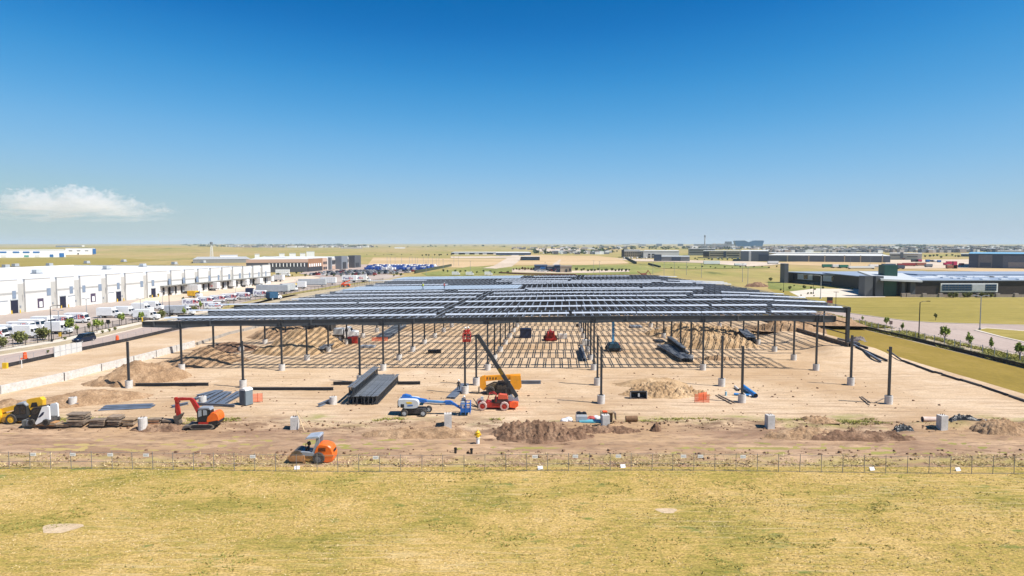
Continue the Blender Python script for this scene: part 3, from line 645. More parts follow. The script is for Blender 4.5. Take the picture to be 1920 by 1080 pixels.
# ================================================================ MACHINES AND MATERIALS ON THE SITE
def prof(pts, cx, base, s): return [((x-cx)*s, (base-y)*s) for x, y in pts]
def wheel(parent, c, r, wd, tm=None, rm=None, name='wheel'):
    """tyre and rim round the local y axis at c."""
    x, y, z = c; m = MB(); n = 20
    prof_ = [(.62*r, -.5), (.93*r, -.5), (r, -.32), (r, .32), (.93*r, .5), (.62*r, .5)]
    vs = []; fs = []
    for k in range(n):
        a = math.tau*k/n
        lug = 1.03 if k % 2 else .985
        for q, t in prof_: qq = q*lug if q > .9*r else q; vs.append((math.cos(a)*qq, t*wd, math.sin(a)*qq))
    P = len(prof_)
    for k in range(n):
        for i in range(P-1): fs.append((k*P+i, k*P+i+1, ((k+1) % n)*P+i+1, ((k+1) % n)*P+i))
    m.add(vs, fs); t = m.build(name, tm or rubber, parent, (x, y, z))
    h = MB().cyl((0,-.40*wd,0),(0,.40*wd,0),.63*r,n=16).cyl((0,-.47*wd,0),(0,.47*wd,0),.22*r,n=10)
    h.build('rim', rm or greyp, t); return t
def windows(parent, pts, y0, y1, name='window', mat=None):
    MB().prism(pts, y0, y1).build(name, mat or glass_d, parent)
# -- orange roller
s = .0527; P_ = lambda *p: prof(p, 586, 864, s); c = st(586, 863)
t = thing('road_roller', 'orange single-drum road roller with grey canopy on the haul road', 'roller', c)
MB().prism(chaikin(P_((592,847),(595,836),(600,828),(608,826.5),(623,830),(628,839),(630,853),(626,862),(613,863),(600,857),(592,853))), -.78, .78, inset=.10).build('engine_hood', orange, t)
MB().prism(P_((600,847),(629,846),(629,850),(600,851)), -.80, .80).build('trim_band', M('orange_trim', (.85,.25,.05), .5), t)
g = MB(); 
for k in range(6): g.bx(.86+.12*k, .91+.12*k, -.815, -.785, 1.25, 1.62)
g.bx(2.16,2.25,-.5,.5,.95,1.3); g.build('grille', black, t)
m = MB(); m.prism(P_((546,851),(552,848),(576,848),(578,864-2),(571,858),(549,858)), -1.02, -.90); m.prism(P_((546,851),(552,848),(576,848),(578,862),(571,858),(549,858)), .90, 1.02); m.bx(-2.15,-1.98,-1.0,1.0,.42,.78); m.bx(-.75,-.5,-1.0,1.0,.4,.85)
m.build('drum_frame', M('muddy_orange', (.36,.17,.06), .7, 0, .3, 2, dirt=(.30,.2,.12), dirt_amt=.4), t)
d = MB().cyl((-1.28,-.88,.66),(-1.28,.88,.66),.66,n=32); 
d.build('drum', M('worn_drum_steel', (.16,.13,.10), .5, .6, .25, 2, dirt=(.28,.19,.12), dirt_amt=.4), t)
m = MB(); m.prism(P_((570,848),(574,842),(594,844),(594,862-4),(582,860),(572,856)), -.72, .72); m.build('platform', M('muddy_yellow', (.40,.21,.05), .6, 0, .3, 2, dirt=(.2,.13,.08), dirt_amt=.4), t)
m = MB(); m.prism(P_((562,846),(567,841),(590,843),(596,846),(596,849),(562,849)), -.80, .80, 0); m.build('deck_plate', greyp, t)
m = MB(); m.bx(.08,.52,-.28,.28,1.0,1.32); m.prism(P_((591,842),(593,829),(596,829),(596,842)), -.26, .26); m.build('seat', black, t)
m = MB(); m.bar((-.45,0,1.0),(-.30,0,1.75),.12,.12); m.cyl((-.42,0,1.78),(-.20,0,1.86),.2,n=14); m.bx(-.62,-.35,-.3,.3,1.0,1.45); m.tube([(-.55,-.45,1.0),(-.5,-.45,1.9),(-.15,-.45,1.95),(-.1,-.45,1.2)], .03); m.build('console', black, t)
m = MB(); 
for y in (-.72, .58): m.prism(P_((588,846),(597,822),(597,813),(604,812),(603,826),(595,846)), y, y+.14)
m.build('canopy_post', greyp, t)
MB().prism(P_((576,818.5),(580,814),(601,811.5),(604,812.5),(604,815),(600,815.5),(581,817)), -.85, .85, inset=.05).build('canopy_roof', M('canopy_grey', (.33,.37,.43), .5), t)
for y in (-.80, .80): wheel(t, (.86, y, .58), .58, .42, None, M('roller_rim', (.12,.12,.13), .6))
# -- telehandlers
def fork(parent, x, z, dx):
    m = MB(); m.bx(x-.06,x+.06,-.6,.6,z,z+.65)
    for y in (-.38, .38): m.bar((x,y,z),(x+dx,y,z),.1,.05)
    m.build('fork_carriage', black, parent)
c = st(45, 796); s = .0633; P_ = lambda *p: prof(p, 45, 797, s)
t = thing('telehandler', 'yellow telehandler with its boom pointing left at the left edge of the site', 'telehandler', c)
b = MB().prism(P_((58,757),(62,764),(10,777),(8,769)), -.55, -.10).build('boom', yellow, t)
MB().prism(P_((58,757),(60,751),(84,747),(89,752),(88,768),(84,771),(66,771),(62,764)), -.66, 0).build('boom_pivot', yellow, b)
MB().prism(P_((12,770),(9,779),(-10,784),(-10,774)), -.46, -.18).build('boom_extension', yellow, b)
m = MB(); m.prism(P_((0,771),(10,770),(13,784),(8,796),(0,797)), -.9, .1); m.build('carriage', yellow, t); MB().bar((-1.9,-.35,1.05),(.2,-.35,1.75),.16,.16).build('lift_cylinder', black, t); MB().prism(P_((14,792),(16,784),(24,782),(28,786),(26,793)), -.95, .9).build('front_axle', M('muddy_yellow_axle', (.42,.22,.03), .6, 0, .3, 2), t)
MB().prism(P_((66,766),(69,757),(78,756),(80,764)), -.68, -.64).build('recess_shade_plate', black, t)  # flat black plate stands in for the shade of a boom recess
MB().prism(P_((12,790),(14,779),(30,776),(34,782),(62,782),(86,780),(86,790),(60,793),(18,793)), -.75, .75).build('chassis', yellow, t)
MB().prism(P_((44,790),(46,780),(64,780),(64,789),(58,792)), -1.0, .7).build('engine_cover', black, t)
cab = MB().prism(P_((38,780),(40,764),(46,758),(58,757),(63,762),(63,784),(44,784)), -1.05, -.1).build('cab', M('dark_cab', (.03,.035,.04), .4), t)
windows(cab, P_((40,776),(42,765),(47,761),(50,761),(50,777)), -1.08, -1.04); windows(cab, P_((52,776),(52,761),(58,760),(61,764),(61,776)), -1.08, -1.04)
MB().prism(P_((42,759),(47,756.5),(58,755.5),(63,760),(63,762),(58,758),(47,759)), -1.1, -.05).build('cab_roof', greyp, cab)
for x in (34, 78):
    for y in (-.98, .98): wheel(t, ((x-45)*s, y, .64), .64, .42, None, yellow)
c = st(938, 737); s = .0765; P_ = lambda *p: prof(p, 938, 737, s)
t = thing('telehandler', 'yellow telehandler with level boom parked behind the red machine', 'telehandler', c)
b = MB().prism(P_((904,703),(940,701),(975,700),(976,710),(940,710),(904,713)), -.45, .05).build('boom', M('deep_yellow', (.82,.33,.012), .45, 0, .12, 1.1, dirt=(.3,.2,.1), dirt_amt=.15), t); ym = b.data.materials[0]
m = MB()
for k in range(5): m.bx(-2.35+.42*k, -2.2+.42*k, -.475, -.44, 2.15, 2.45)
m.build('boom_marking', black, b)
MB().prism(P_((957,702),(976,701),(978,722),(974,728),(960,727),(957,716)), -.75, .75).build('counterweight', ym, t)
MB().prism(P_((900,706),(910,702),(912,728),(907,730),(900,724)), -.6, .3).build('boom_head', ym, t)
MB().prism(P_((910,724),(926,716),(958,718),(960,731),(930,733),(914,731)), -.8, .8).build('chassis', M('muddy_chassis', (.12,.09,.05), .8, 0, .3, 2, dirt=(.3,.2,.1), dirt_amt=.3), t)
cab = MB().prism(P_((930,731),(931,717),(934,712),(950,712),(952,718),(952,731)), -1.05, -.1).build('cab', black, t)
windows(cab, P_((932,726),(933,717),(935,714),(949,714),(950,726)), -1.08, -1.04); windows(cab, P_((931,724),(934,714),(934,714.5),(931.5,725)), -.9, -.2)
fork(t, (898-938)*s, .25, -1.1)
for x in (920, 955):
    for y in (-1.0, 1.0): wheel(t, ((x-938)*s, y, .62), .62, .42, None, black)
# -- red machine with raised dark boom and a basket
c = st(935, 766); s = .069; P_ = lambda *p: prof(p, 935, 767, s)
t = thing('reach_machine', 'red wheeled lift with long dark raised boom carrying a red basket', 'boom lift', c)
MB().prism(P_((908,758),(912,752),(926,754),(950,750),(966,753),(966,762),(952,763),(914,763)), -.70, .70).build('chassis', redp, t)
MB().prism(P_((933,747),(934,740),(937,738),(951,739),(953,747)), -.85, .2, inset=.06).build('hood', M('faded_red', (.62,.10,.045), .5, 0, .15, 1), t)
m = MB()
for y in (-.85, -.05):
    m.tube([tuple((v[0], y, v[1])) for v in P_((914,751),(918,737),(926,735),(931,739),(930,752))], .05)
m.tube([(-.62,-.85,2.15),(-.62,-.05,2.15)], .05); m.tube([(-1.2,-.85,2.02),(-1.2,-.05,2.02)], .05); m.build('cab_frame', redp, t)
MB().prism(P_((926,755),(927,747),(950,746),(955,752),(950,755)), -.8, .6).build('engine', M('engine_dark', (.07,.03,.025), .7, 0, .3, 3), t)
m = MB().bx(-.9,-.4,-.7,-.2,.9,1.25).bx(-.45,-.35,-.7,-.2,1.25,1.75); m.build('seat', black, t)
MB().prism(P_((955,762),(955,754),(962,751),(972,752),(972,760),(966,764)), -.95, .95, inset=.08).build('counterweight', safety, t)
MB().prism(P_((950,760),(954,742),(960,742),(964,748),(971,744),(973,752),(966,760)), -.5, .5).build('boom_tower', greyp, t)
boom = MB(); A, B_ = (2.35, 0, 1.55), (-2.72, .25, 9.55); boom.bar(A, B_, .34, .50); boom.build('boom', steel, t)
k = [Vector(A).lerp(Vector(B_), q) for q in (.36, .46)]; MB().bar(k[0], k[1], .37, .42).build('boom_label', M('dark_ochre', (.20,.13,.02), .6), t)
MB().cyl((1.4,.0,1.0),(1.45,0,3.6),.09).cyl((1.15,-.2,1.0),(1.2,-.2,3.5),.06).build('lift_cylinder', black, t)
MB().bar((-2.72,.25,9.55),(-3.5,.3,9.4),.2,.2).bar((-3.5,.3,9.4),(-3.75,.3,9.0),.12,.12).build('jib', steel, t)
bk = MB(); x0, x1, y0, y1, z0, z1 = -4.6,-3.65,-.5,1.0,8.75,9.85
bk.bx(x0,x1,y0,y1,z0,z0+.06)
for z in (z0+.35, z0+.7, z1):
    bk.tube([(x0,y0,z),(x1,y0,z),(x1,y1,z),(x0,y1,z),(x0,y0,z)], .04)
for x in (x0, (x0+x1)/2, x1):
    for y in (y0, y1): bk.cyl((x,y,z0),(x,y,z1),.04)
bk.bx(x0,x1,y0,y0+.02,z0,z0+.3); bk.build('basket', redp, t)
for x, y in ((-2.05,-1.0),(.76,-1.12),(-2.4,.95),(.5,1.0)): wheel(t, (x, y, .56), .56, .40, rubber_pale, redp)
m = MB()
for a, b in (((-3.3,-.2,1.35),(-2.55,-.2,.35)),((-3.5,-.6,.55),(-2.6,-.6,.2)),((-2.95,-.9,1.0),(-2.5,-.9,.3)),((-3.9,.2,.7),(-2.8,.2,.25))): m.bar(a, b, .12, .09)
m.build('outrigger', M('dusty_dark_steel', (.09,.08,.07), .7), t)
MB().box((-2.1,-.9,1.55),(.35,.3,.4)).bar((-2.1,-.9,1.0),(-2.1,-.9,1.4),.05,.05).build('headlight', lgrey, t)
# -- blue boom lift
c = st(776, 777); s = .067; P_ = lambda *p: prof(p, 776, 778, s)
t = thing('boom_lift', 'blue and white boom lift with its boom lowered to the right', 'boom lift', c)
MB().prism(P_((752,772),(756,765),(797,765),(801,770),(797,774),(757,774)), -.7, .7).build('chassis', M('chassis_dark', (.03,.03,.032), .6, 0, .2, 2, dirt=(.3,.22,.15), dirt_amt=.15), t)
tr = MB().prism(chaikin(P_((749,763),(748,748),(752,746),(779,746),(787,749),(788,759),(782,764))), -1.05, 1.05, inset=.06).build('turret', M('turret_white', (.55,.58,.59), .45, 0, .08, 1, dirt=(.4,.36,.3), dirt_amt=.12), t)
m = MB(); m.bx(-1.45,-1.05,-1.075,-1.04,1.12,1.55); m.bx(-1.88,-1.80,-.95,.95,1.05,1.9); m.build('grille', black, tr)
MB().prism(P_((764,751),(772,750.5),(776,752),(774,754),(766,754)), -1.075, -1.04).build('yellow_emblem', safety_y, tr)
MB().prism(P_((766,757),(776,756),(777,758),(767,759)), -1.07, -1.04).build('blue_emblem', bluep, tr)
b = MB().prism(P_((754,746),(755,741),(761,739.5),(770,742),(773,746.5)), -.35, .35).build('counter_arm', bluep, t)
MB().prism(P_((771,745),(790,748),(800,750),(802,754),(796,755),(784,753)), -.32, .32).build('boom', bluep, t)
m = MB(); m.prism(P_((798,750.5),(838,753.5),(838,757),(798,754.5)), -.2, .2); m.build('boom_extension', M('boom_blue_pale', (.10,.26,.50), .45, 0, .12, 1), t)
m = MB(); m.prism(P_((834,752),(845,752),(850,755),(849,758),(836,758.5)), -.26, .26); m.prism(P_((848,754),(852,756),(868,767),(866,769.5),(847,758)), -.14, .14); m.build('jib', bluep, t)
bk = MB(); x0, x1, y0, y1, z0, z1 = 5.95,7.1,-.85,1.05,.45,1.55
bk.bx(x0,x1,y0,y1,z0,z0+.06); bk.bx(x0,x1,y0-.01,y0+.02,z0,z0+.55)
for z in (z0+.7, z1): bk.tube([(x0,y0,z),(x1,y0,z),(x1,y1,z),(x0,y1,z),(x0,y0,z)], .045)
for x in (x0, (x0+x1)/2, x1):
    for y in (y0, (y0+y1)/2, y1): bk.cyl((x,y,z0-.25),(x,y,z1),.045)
bk.build('basket', bluep, t); MB().bx(6.0,6.4,-.7,-.3,1.3,1.75).build('control_box', lgrey, t)
MB().bx(5.98,6.02,-.1,.5,.4,1.9).bx(6.0,6.5,.0,.5,1.1,2.0).build('pipe_rack', purl, t)
for x, y in ((-1.0,-1.05),(1.32,-1.05),(-.6,1.05),(1.75,1.05)): wheel(t, (x, y, .43), .43, .32, None, lgrey)
# -- compact excavator
c = st(388, 803); s = .0621; P_ = lambda *p: prof(p, 388, 803.5, s)
t = thing('excavator', 'red and orange compact excavator digging with its bucket to the left', 'excavator', c)
for y in (-.72, .72):
    pts = P_((362,800),(364,796),(369,794.5),(402,794.5),(407,797),(407,801),(403,803.8),(366,803.8)); tk = MB().prism(pts, y-.22, y+.22).build('track', M('dusty_track', (.20,.17,.13), .9, 0, .3, 3), t)
    m = MB(); m.prism([(x*.86-.02, z*.66+.13) for x, z in pts], y-.24, y+.24)
    m.build('roller_frame', black, tk)
MB().bx(-.55,.8,-.5,.5,.45,.72).build('undercarriage', black, t)
MB().prism(P_((378,795),(379,790.5),(398,790.5),(399,795)), -.85, .85).build('platform', redp, t)
MB().prism(chaikin(P_((392,792),(394,782),(399,774),(410,772),(415,777),(417,785),(415,790),(406,792))), -.85, .85, inset=.08).build('engine_cover', orange, t)
MB().prism(P_((397,795),(398,790),(414,787),(416,791),(412,796),(402,797)), -.87, .87).build('counterweight', black, t)
cab = MB().prism(P_((376,790),(376,771),(379,766),(396,765),(401,768),(402,775),(396,781),(394,790)), -.85, .1, inset=.03).build('cab', black, t)
windows(cab, P_((379,781),(379,769),(383,768),(385,768),(385,779)), -.88, -.83, mat=glass_g); windows(cab, P_((388,778),(388,768),(393,768),(395,770),(395,777)), -.88, -.83, mat=glass_g); windows(cab, P_((375.6,786),(375.6,771),(376.4,771),(376.4,786)), -.7, -.05)
MB().prism(P_((378,767),(381,763.5),(399,763.5),(402,768),(396,766)), -.88, .13).build('cab_roof', greyp, cab)
m = MB(); m.prism(P_((377,787),(373,786),(358,756),(356,753),(334,754),(332,751),(335,748.5),(359,749),(364,752),(379,778),(380,784)), .12, .42); m.build('boom', redp, t)
MB().bar(*[(q[0], .27, q[1]) for q in P_((379,790),(363,762))], .13, .13).build('boom_cylinder', black, t)
m = MB(); m.prism(P_((328,749),(331,747.5),(334,752),(338,783),(333,786),(330,783)), .14, .40); m.prism(P_((327,752),(327.5,748),(333,749),(337,757),(333,758)), .10, .44); m.build('stick', redp, t)
m = MB(); m.bar(*[(q[0], .27, q[1]) for q in P_((329,752),(327.5,778))], .07, .07); m.build('bucket_cylinder', rust, t)
m = MB(); m.prism(P_((326,783),(334,782),(340,778),(342,779),(336,790),(338,797),(332,802),(325,800),(329,794)), -.1, .64); m.build('bucket', M('bucket_steel', (.10,.085,.07), .7, .2, .3, 3, dirt=(.3,.2,.13), dirt_amt=.3), t)
MB().prism(P_((349,803),(351,798),(354,797),(362,797),(362,800),(354,801),(352,803.5)), -1.0, 1.0).build('dozer_blade', M('worn_blade', (.13,.11,.09), .7, 0, .3, 2), t)
# -- white skid steer
c = st(82, 802); s = .0625; P_ = lambda *p: prof(p, 82, 803, s)
t = thing('skid_steer', 'white compact loader parked in front of the yellow telehandler', 'loader', c)
MB().prism(P_((61,800),(62,788),(66,785),(70,788),(72,796),(78,797),(90,790),(102,790),(103,797),(97,800)), -.72, .72, inset=.04).build('chassis', M('loader_dark', (.05,.05,.052), .6, 0, .2, 2, dirt=(.3,.22,.15), dirt_amt=.2), t)
cab = MB().prism(P_((67,795),(68,774),(71,770.5),(87,768.5),(89,774),(86,784),(79,796)), -.80, .80, inset=.04).build('cab', black, t)
windows(cab, P_((71,782),(72,775),(74,773),(84,771.5),(85,773),(80,782)), -.83, -.79)
m = MB(); arm_ = P_((78,801),(75,799),(80,791),(90,768),(99,766),(102.5,768),(103,792),(94,793),(86,797)); [MB().prism(arm_, y_, y_+.23).build('lift_arm', whitep, t) for y_ in (-.85, .62)]
MB().prism(P_((82,787),(90,778),(94,777),(92,782),(86,787)), -.875, -.845).build('emblem', navy, t)
m = MB(); m.prism(P_((60,797),(61,793),(65,793),(65,802),(58,803)), -.85, .85); m.build('bucket', greyp, t)
for x in (70, 97):
    for y in (-.80, .80): wheel(t, ((x-82)*s, y*1.12, .40), .40, .30, None, black)
# -- water truck under the frame
c = st(648, 636); s = .121; P_ = lambda *p: prof(p, 648, 637, s)
t = thing('water_truck', 'white water tank truck standing under the frame, facing right', 'truck', c)
m = MB(); m.prism(P_((628,628),(627,619),(630,616),(643,616),(645,619),(645,628)), -1.15, 1.15, inset=.12)
for k in range(7): m.bx(-2.35+.3*k, -2.27+.3*k, -1.18, 1.18, 1.15, 2.52)
m.build('tank', lgrey, t)
cab = MB().prism(P_((647,630),(647,615),(650,613.5),(657,614),(660,620),(671,622),(672,630),(668,632),(650,632)), -1.1, 1.1, inset=.04).build('cab', whitep, t)
windows(cab, P_((649,621),(650,616),(654,616),(655,621)), -1.12, 1.12); windows(cab, P_((657,616.2),(658,616),(661,620),(660,620.5)), -.95, .95)
MB().prism(P_((624,631),(626,628),(650,628),(670,629),(670,632),(626,632)), -.6, .6).build('chassis', black, t)
for x in (633, 640, 664):
    for y in (-.95, .95): wheel(t, ((x-648)*s, y, .52), .52, .34)
# -- sky blue lift under the frame
c = st(1150, 658); t = thing('boom_lift', 'dark blue lift with sky blue mast raised under the frame', 'boom lift', c)
MB().prism([(-1.2,.45),(-1.15,1.1),(-.8,1.65),(.9,1.65),(1.2,1.1),(1.25,.45)], -1.4, 1.4, inset=.05).build('turret', M('deep_teal', (.02,.06,.09), .5), t)
MB().bx(-1.1,1.1,-1.5,1.5,.3,.75).build('chassis', black, t)
m = MB(); m.bx(-.22,.22,.3,.8,1.6,5.9)
for k in range(6): m.bar((-.28,.28,1.8+.7*k),(.28,.28,2.4+.7*k),.1,.1)
m.build('mast', skyblue, t); m = MB()
for k in range(6): m.bx(-.24,-.02 if k % 2 else .24,.25,.30,1.9+.68*k,2.1+.68*k)
m.build('mast_marking', lgrey, t)
for x, y in ((-1.1,-1.1),(1.1,-1.1),(-1.1,1.1),(1.1,1.1)): wheel(t, (x, y, .45), .45, .34)
MB().bx(1.15,1.22,-.6,.9,.2,1.4).build('ladder', safety, t)
# -- red lift seen end-on
c = st(1032, 638); t = thing('boom_lift', 'red wheeled lift seen from the front under the frame', 'boom lift', c)
MB().prism([(-1.0,.5),(-.95,1.3),(-.5,1.9),(.5,1.9),(.95,1.3),(1.0,.5)], -1.6, 1.6).build('chassis', redp, t)
for x in (-.62, .62): wheel(t, (x, -1.7, 1.75), .55, .35, redp, black).rotation_euler.z = R(90)
for x, y in ((-1.05,-1.2),(1.05,-1.2),(-1.05,1.2),(1.05,1.2)): wheel(t, (x, y, .5), .5, .38, rubber, redp)
MB().bx(-.2,.2,-1.9,1.2,1.9,2.3).build('boom', redp, t); MB().bx(-1.0,1.0,-2.0,-1.5,.25,.7).build('bumper', redp, t)
# -- job boxes, bundles under the frame
c = st(986, 633); m = MB().bx(-1.35,1.2,-1,1,0,1.9); m.prism([(-1.4,1.9),(-1.2,2.15),(1.05,2.15),(1.25,1.9)], -1.05, 1.05)
t = thing('job_box', 'dark navy site box standing on the shadow lines under the frame', 'storage box', c); m.build('box_body', navy, t); MB().bx(1.2,1.28,-.7,.7,.3,1.6).build('door', M('navy_light', (.05,.07,.14), .5), t)
def wrapped(px, py, lb, w_, d_, h_, mat, n=4):
    m = MB()
    for k in range(n): m.box((-w_/2+w_*(k+.5)/n, 0, h_/2), (w_/n*.86, d_, h_*(.9+.2*random.random())), 0, random.uniform(-.05,.05))
    m.bx(-w_/2, w_/2, -d_/2-.1, d_/2+.1, -.1, .1, 1); T(m.build('wrapped_bundle', [mat, wood], None, st(px, py)), lb, 'bundle')
wrapped(1055, 635, 'row of white wrapped bundles under the frame beside the red lift', 2.0, 1.4, 1.1, offwhite); wrapped(1100, 648, 'pale bundles behind the close row of columns under the frame', 2.0, 1.6, 1.2, offwhite, 3)
wrapped(1192, 614, 'flat dark bundle far back under the frame', 3, 3, .5, greyp, 4); wrapped(1286, 638, 'orange bundle lying beside dark mesh under the frame', 2.4, 2.5, .35, M('orange_bundle', (.55,.11,.04), .7), 3)
wrapped(1236, 640, 'dark mesh sheets beside the orange bundle', 2.2, 3, .3, steel, 4); wrapped(662, 644, 'red frame gear stacked below the water truck', 2.2, 1.6, 1.5, redp, 3); wrapped(655, 645, 'dark crate next to the red gear below the water truck', 1.2, 1.2, 1.2, black, 2)
wrapped(815, 661, 'black tangled heap of straps under the frame', 2.6, 1.4, .6, tarp_k, 5); wrapped(690, 652, 'grey loose bundles on the soil below the water truck', 3, 2, .5, greyp, 4); wrapped(596, 618, 'dark packs of joists far back under the frame', 8, 5, 1.5, steel, 8)
wrapped(1084, 613, 'small dark pallet far back under the frame', 1.0, 1.0, .8, darkcloth, 2)
# yellow digger at the far left under the frame
c = st(552, 620); t = thing('excavator', 'yellow digger working far back under the left end of the frame', 'excavator', c)
MB().prism([(-3.2,.9),(-3.1,2.2),(-1.5,2.6),(1.0,2.5),(1.4,1.2),(1.2,.8)], -1.2, 1.2).build('body', yellow, t); MB().prism([(-2.6,.05),(-2.9,.45),(-2.5,.85),(1.6,.85),(2.0,.45),(1.6,.05)], -1.3, 1.3).build('track', black, t)
MB().prism([(.0,1.2),(.1,3.0),(1.2,3.0),(1.5,1.3)], -1.1, .1).build('cab', glass_d, t); MB().bar((1.0,.3,1.6),(4.8,.3,3.4),.4,.5).bar((4.8,.3,3.4),(5.9,.3,.9),.35,.4).bar((5.9,.3,.9),(6.3,.3,.3),.9,.7).build('boom', yellow, t)
# -- joists lying in stacks
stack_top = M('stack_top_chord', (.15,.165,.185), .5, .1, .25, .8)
def long_joist(L, dp, mat):
    m = MB()
    for x in (-.12, .12): m.bx(x-.095, x+.095, -L/2, L/2, dp-.08, dp, 1)
    m.bx(-.2,.2,-L/2+.1,L/2-.1,0,.09); n = int(L/.42)
    for k in range(n):
        y0, y1 = -L/2+.2+(L-.4)*k/n, -L/2+.2+(L-.4)*(k+1)/n; a, b = (.05, dp-.05) if k % 2 else (dp-.05, .05)
        m.bar((0,y0,a),(0,y1,b),.08,.07)
    for y in (-L/2+.05, L/2-.05): m.bar((0,y,.05),(0,y,dp-.03),.13,.1)
    return m.mesh('stacked_joist', [mat, stack_top])
def joist_stack(pa, pb, n_low, n_up, dp, sp, where, grp, mat=joist_steel, upx=0., jit=.3):
    a, b = st(*pa), st(*pb); d = b-a; L = d.length; me = long_joist(L, dp, mat); rz = -math.atan2(d.x, d.y); mid = (a+b)/2; perp = Vector((math.cos(rz), math.sin(rz), 0)); dirv = d.normalized()
    q = 0
    for lay, n in ((0, n_low), (1, n_up)):
        for k in range(n):
            o = link('stacked_joist', me); o.location = mid+perp*(sp*k+(upx if lay else 0))+dirv*random.uniform(-jit, jit)+Vector((0,0,lay*(dp+.03)+.03)); o.rotation_euler = (0, random.uniform(-.04,.04), rz+random.uniform(-.008,.008))
            T(o, f'{ordn[k]} steel joist from left, {"upper" if lay else "lower"} layer {where}', 'steel joist', grp); q += 1
joist_stack((655,758), (702,715), 8, 2, 1.15, .52, 'of the open-air stack', 'joists stacked in the open', steel)
joist_stack((1277,679), (1233,652), 5, 0, .7, .55, 'of loose joists under the frame', 'joists lying loose under the frame', steel)
joist_stack((1280,668), (1252,645), 3, 2, .8, .5, 'of the pile by a footing', 'joists piled by a footing under the frame', steel)
joist_stack((1402,647), (1385,630), 4, 4, .8, .5, 'of the pack under the frame\'s right', 'joists packed at the right under the frame', steel)
joist_stack((1092,678), (1087,657), 2, 1, .6, .5, 'of the narrow pack by a column row', 'joists in the narrow pack under the frame', purl, .3)
joist_stack((590,663), (632,643), 3, 0, .8, .6, 'of the row under the frame\'s left', 'joists on the ground under the left of the frame', steel)
joist_stack((706,635), (742,612), 6, 0, .5, .55, 'of the grey row behind the water truck', 'joists in the grey row behind the water truck', purl)
# -- beams, pipes and sheets on the ground
def lay(name, pa, pb, w_, h_, mat, lb, cat='steel beam', z=.02, kind='beam'):
    a, b = st(*pa), st(*pb); d = b-a; L = d.length; m = MB()
    if kind == 'beam': m.bx(-w_/2,w_/2,-L/2,L/2,0,.05); m.bx(-w_/2,w_/2,-L/2,L/2,h_-.05,h_); m.bx(-.03,.03,-L/2,L/2,.05,h_-.05)
    elif kind == 'pipe':
        n = 14; m.cyl((0,-L/2,w_/2),(0,L/2,w_/2),w_/2,n=n,caps=False); m.cyl((0,L/2,w_/2),(0,-L/2,w_/2),w_*.43,n=n,caps=False)
        m.cyl((0,-L/2+.15,w_/2),(0,-L/2+.2,w_/2),w_*.42,n=n,mi=1)
    else: m.bx(-w_/2,w_/2,-L/2,L/2,0,h_)
    o = m.build(name, [mat, black] if kind == 'pipe' else mat, None, (a+b)/2+Vector((0,0,z))); o.rotation_euler = (math.atan2(d.z, math.hypot(d.x, d.y)), 0, -math.atan2(d.x, d.y)); return T(o, lb, cat)
lay('steel_beam', (254,724), (391,723), .35, .45, steel, 'long dark beam lying right of the leftmost column'); lay('steel_beam', (462,732), (625,732), .35, .42, steel, 'long dark beam running from the toilet to the joist stack')
lay('steel_beam', (625,722), (660,721), .4, .5, steel, 'dark beam end sticking out left behind the joist stack'); lay('steel_beam', (745,721), (788,721), .35, .45, steel, 'dark beam end sticking out right behind the joist stack')
lay('steel_beam', (972,720), (1014,720), .35, .5, purl, 'grey beam lying behind the yellow telehandler'); lay('steel_beam', (143,762), (182,747), .35, .4, purl, 'short grey beam leaning at the round pier'); lay('steel_beam', (597,763), (622,752), .35, .4, purl, 'short grey beam left of a round pier'); lay('steel_beam', (845,748), (872,722), 1.2, .25, purl, 'wide grey plank deck lying by the worker')
lay('steel_beam', (1592,652), (1627,664), .3, .4, steel, 'upper dark beam beside the right end column'); lay('steel_beam', (1600,658), (1652,680), .3, .4, purl, 'grey beam in front of the upper dark beam at the right'); lay('steel_beam', (1604,662), (1664,678), .3, .35, steel, 'longest dark beam at the right edge of the soil'); lay('steel_beam', (1570,645), (1612,655), .25, .3, purl, 'thin grey beam beside the footing wall')
for k, (a, b) in enumerate([((365,750),(412,734)),((377,755),(417,735)),((387,758),(425,737)),((398,760),(432,738)),((408,761),(447,737)),((416,761),(455,740)),((370,744),(406,734))]):
    lay('purlin', a, b, .5, .25, purl, f'{ordn[k]} grey purlin from the left in the pile by the toilet', 'purlin', .02+.03*(k % 2))['group'] = 'grey purlins by the toilet'
lay('purlin', (322,765), (352,758), .4, .3, purl, 'grey purlin lying behind the excavator stick', 'purlin'); lay('purlin', (366,760), (440,764), .3, .3, purl, 'grey purlin lying crosswise in front of the pile', 'purlin', .1)
for k, (a, b, z) in enumerate([((186,769),(284,765),.02),((192,766),(290,762),.1),((196,764),(286,761),.18)]): lay('metal_sheet', a, b, .9, .06, purl, f'{"lowest middle top".split()[k]} sheet of the flat blue-grey pile in the open', 'metal sheet', z, 'flat')
lay('blue_pipe', (1417,746), (1393,728), .62, .6, M('pipe_blue', (.03,.22,.55), .45, 0, .1, 1), 'thick blue pipe pointing at the viewer behind a footing', 'pipe', .02, 'pipe'); lay('blue_pipe', (1376,741), (1408,743), .32, .3, M('pipe_blue', (.03,.22,.55), .45, 0, .1, 1), 'thin blue pipe lying across behind a footing', 'pipe', .02, 'pipe')
lay('white_pipe', (1385,733), (1378,727), .35, .3, offwhite, 'short white pipe left of the thick blue pipe', 'pipe', .02, 'pipe'); lay('white_pipe', (1404,744), (1410,744), .25, .3, offwhite, 'small white pipe end under the blue pipe', 'pipe', .02, 'pipe')
lay('cardboard_tube', (1729,794), (1762,794), .68, .6, M('cardboard', (.58,.44,.37), .8), 'pale cardboard form tube lying behind a square pier', 'tube', .02, 'pipe')
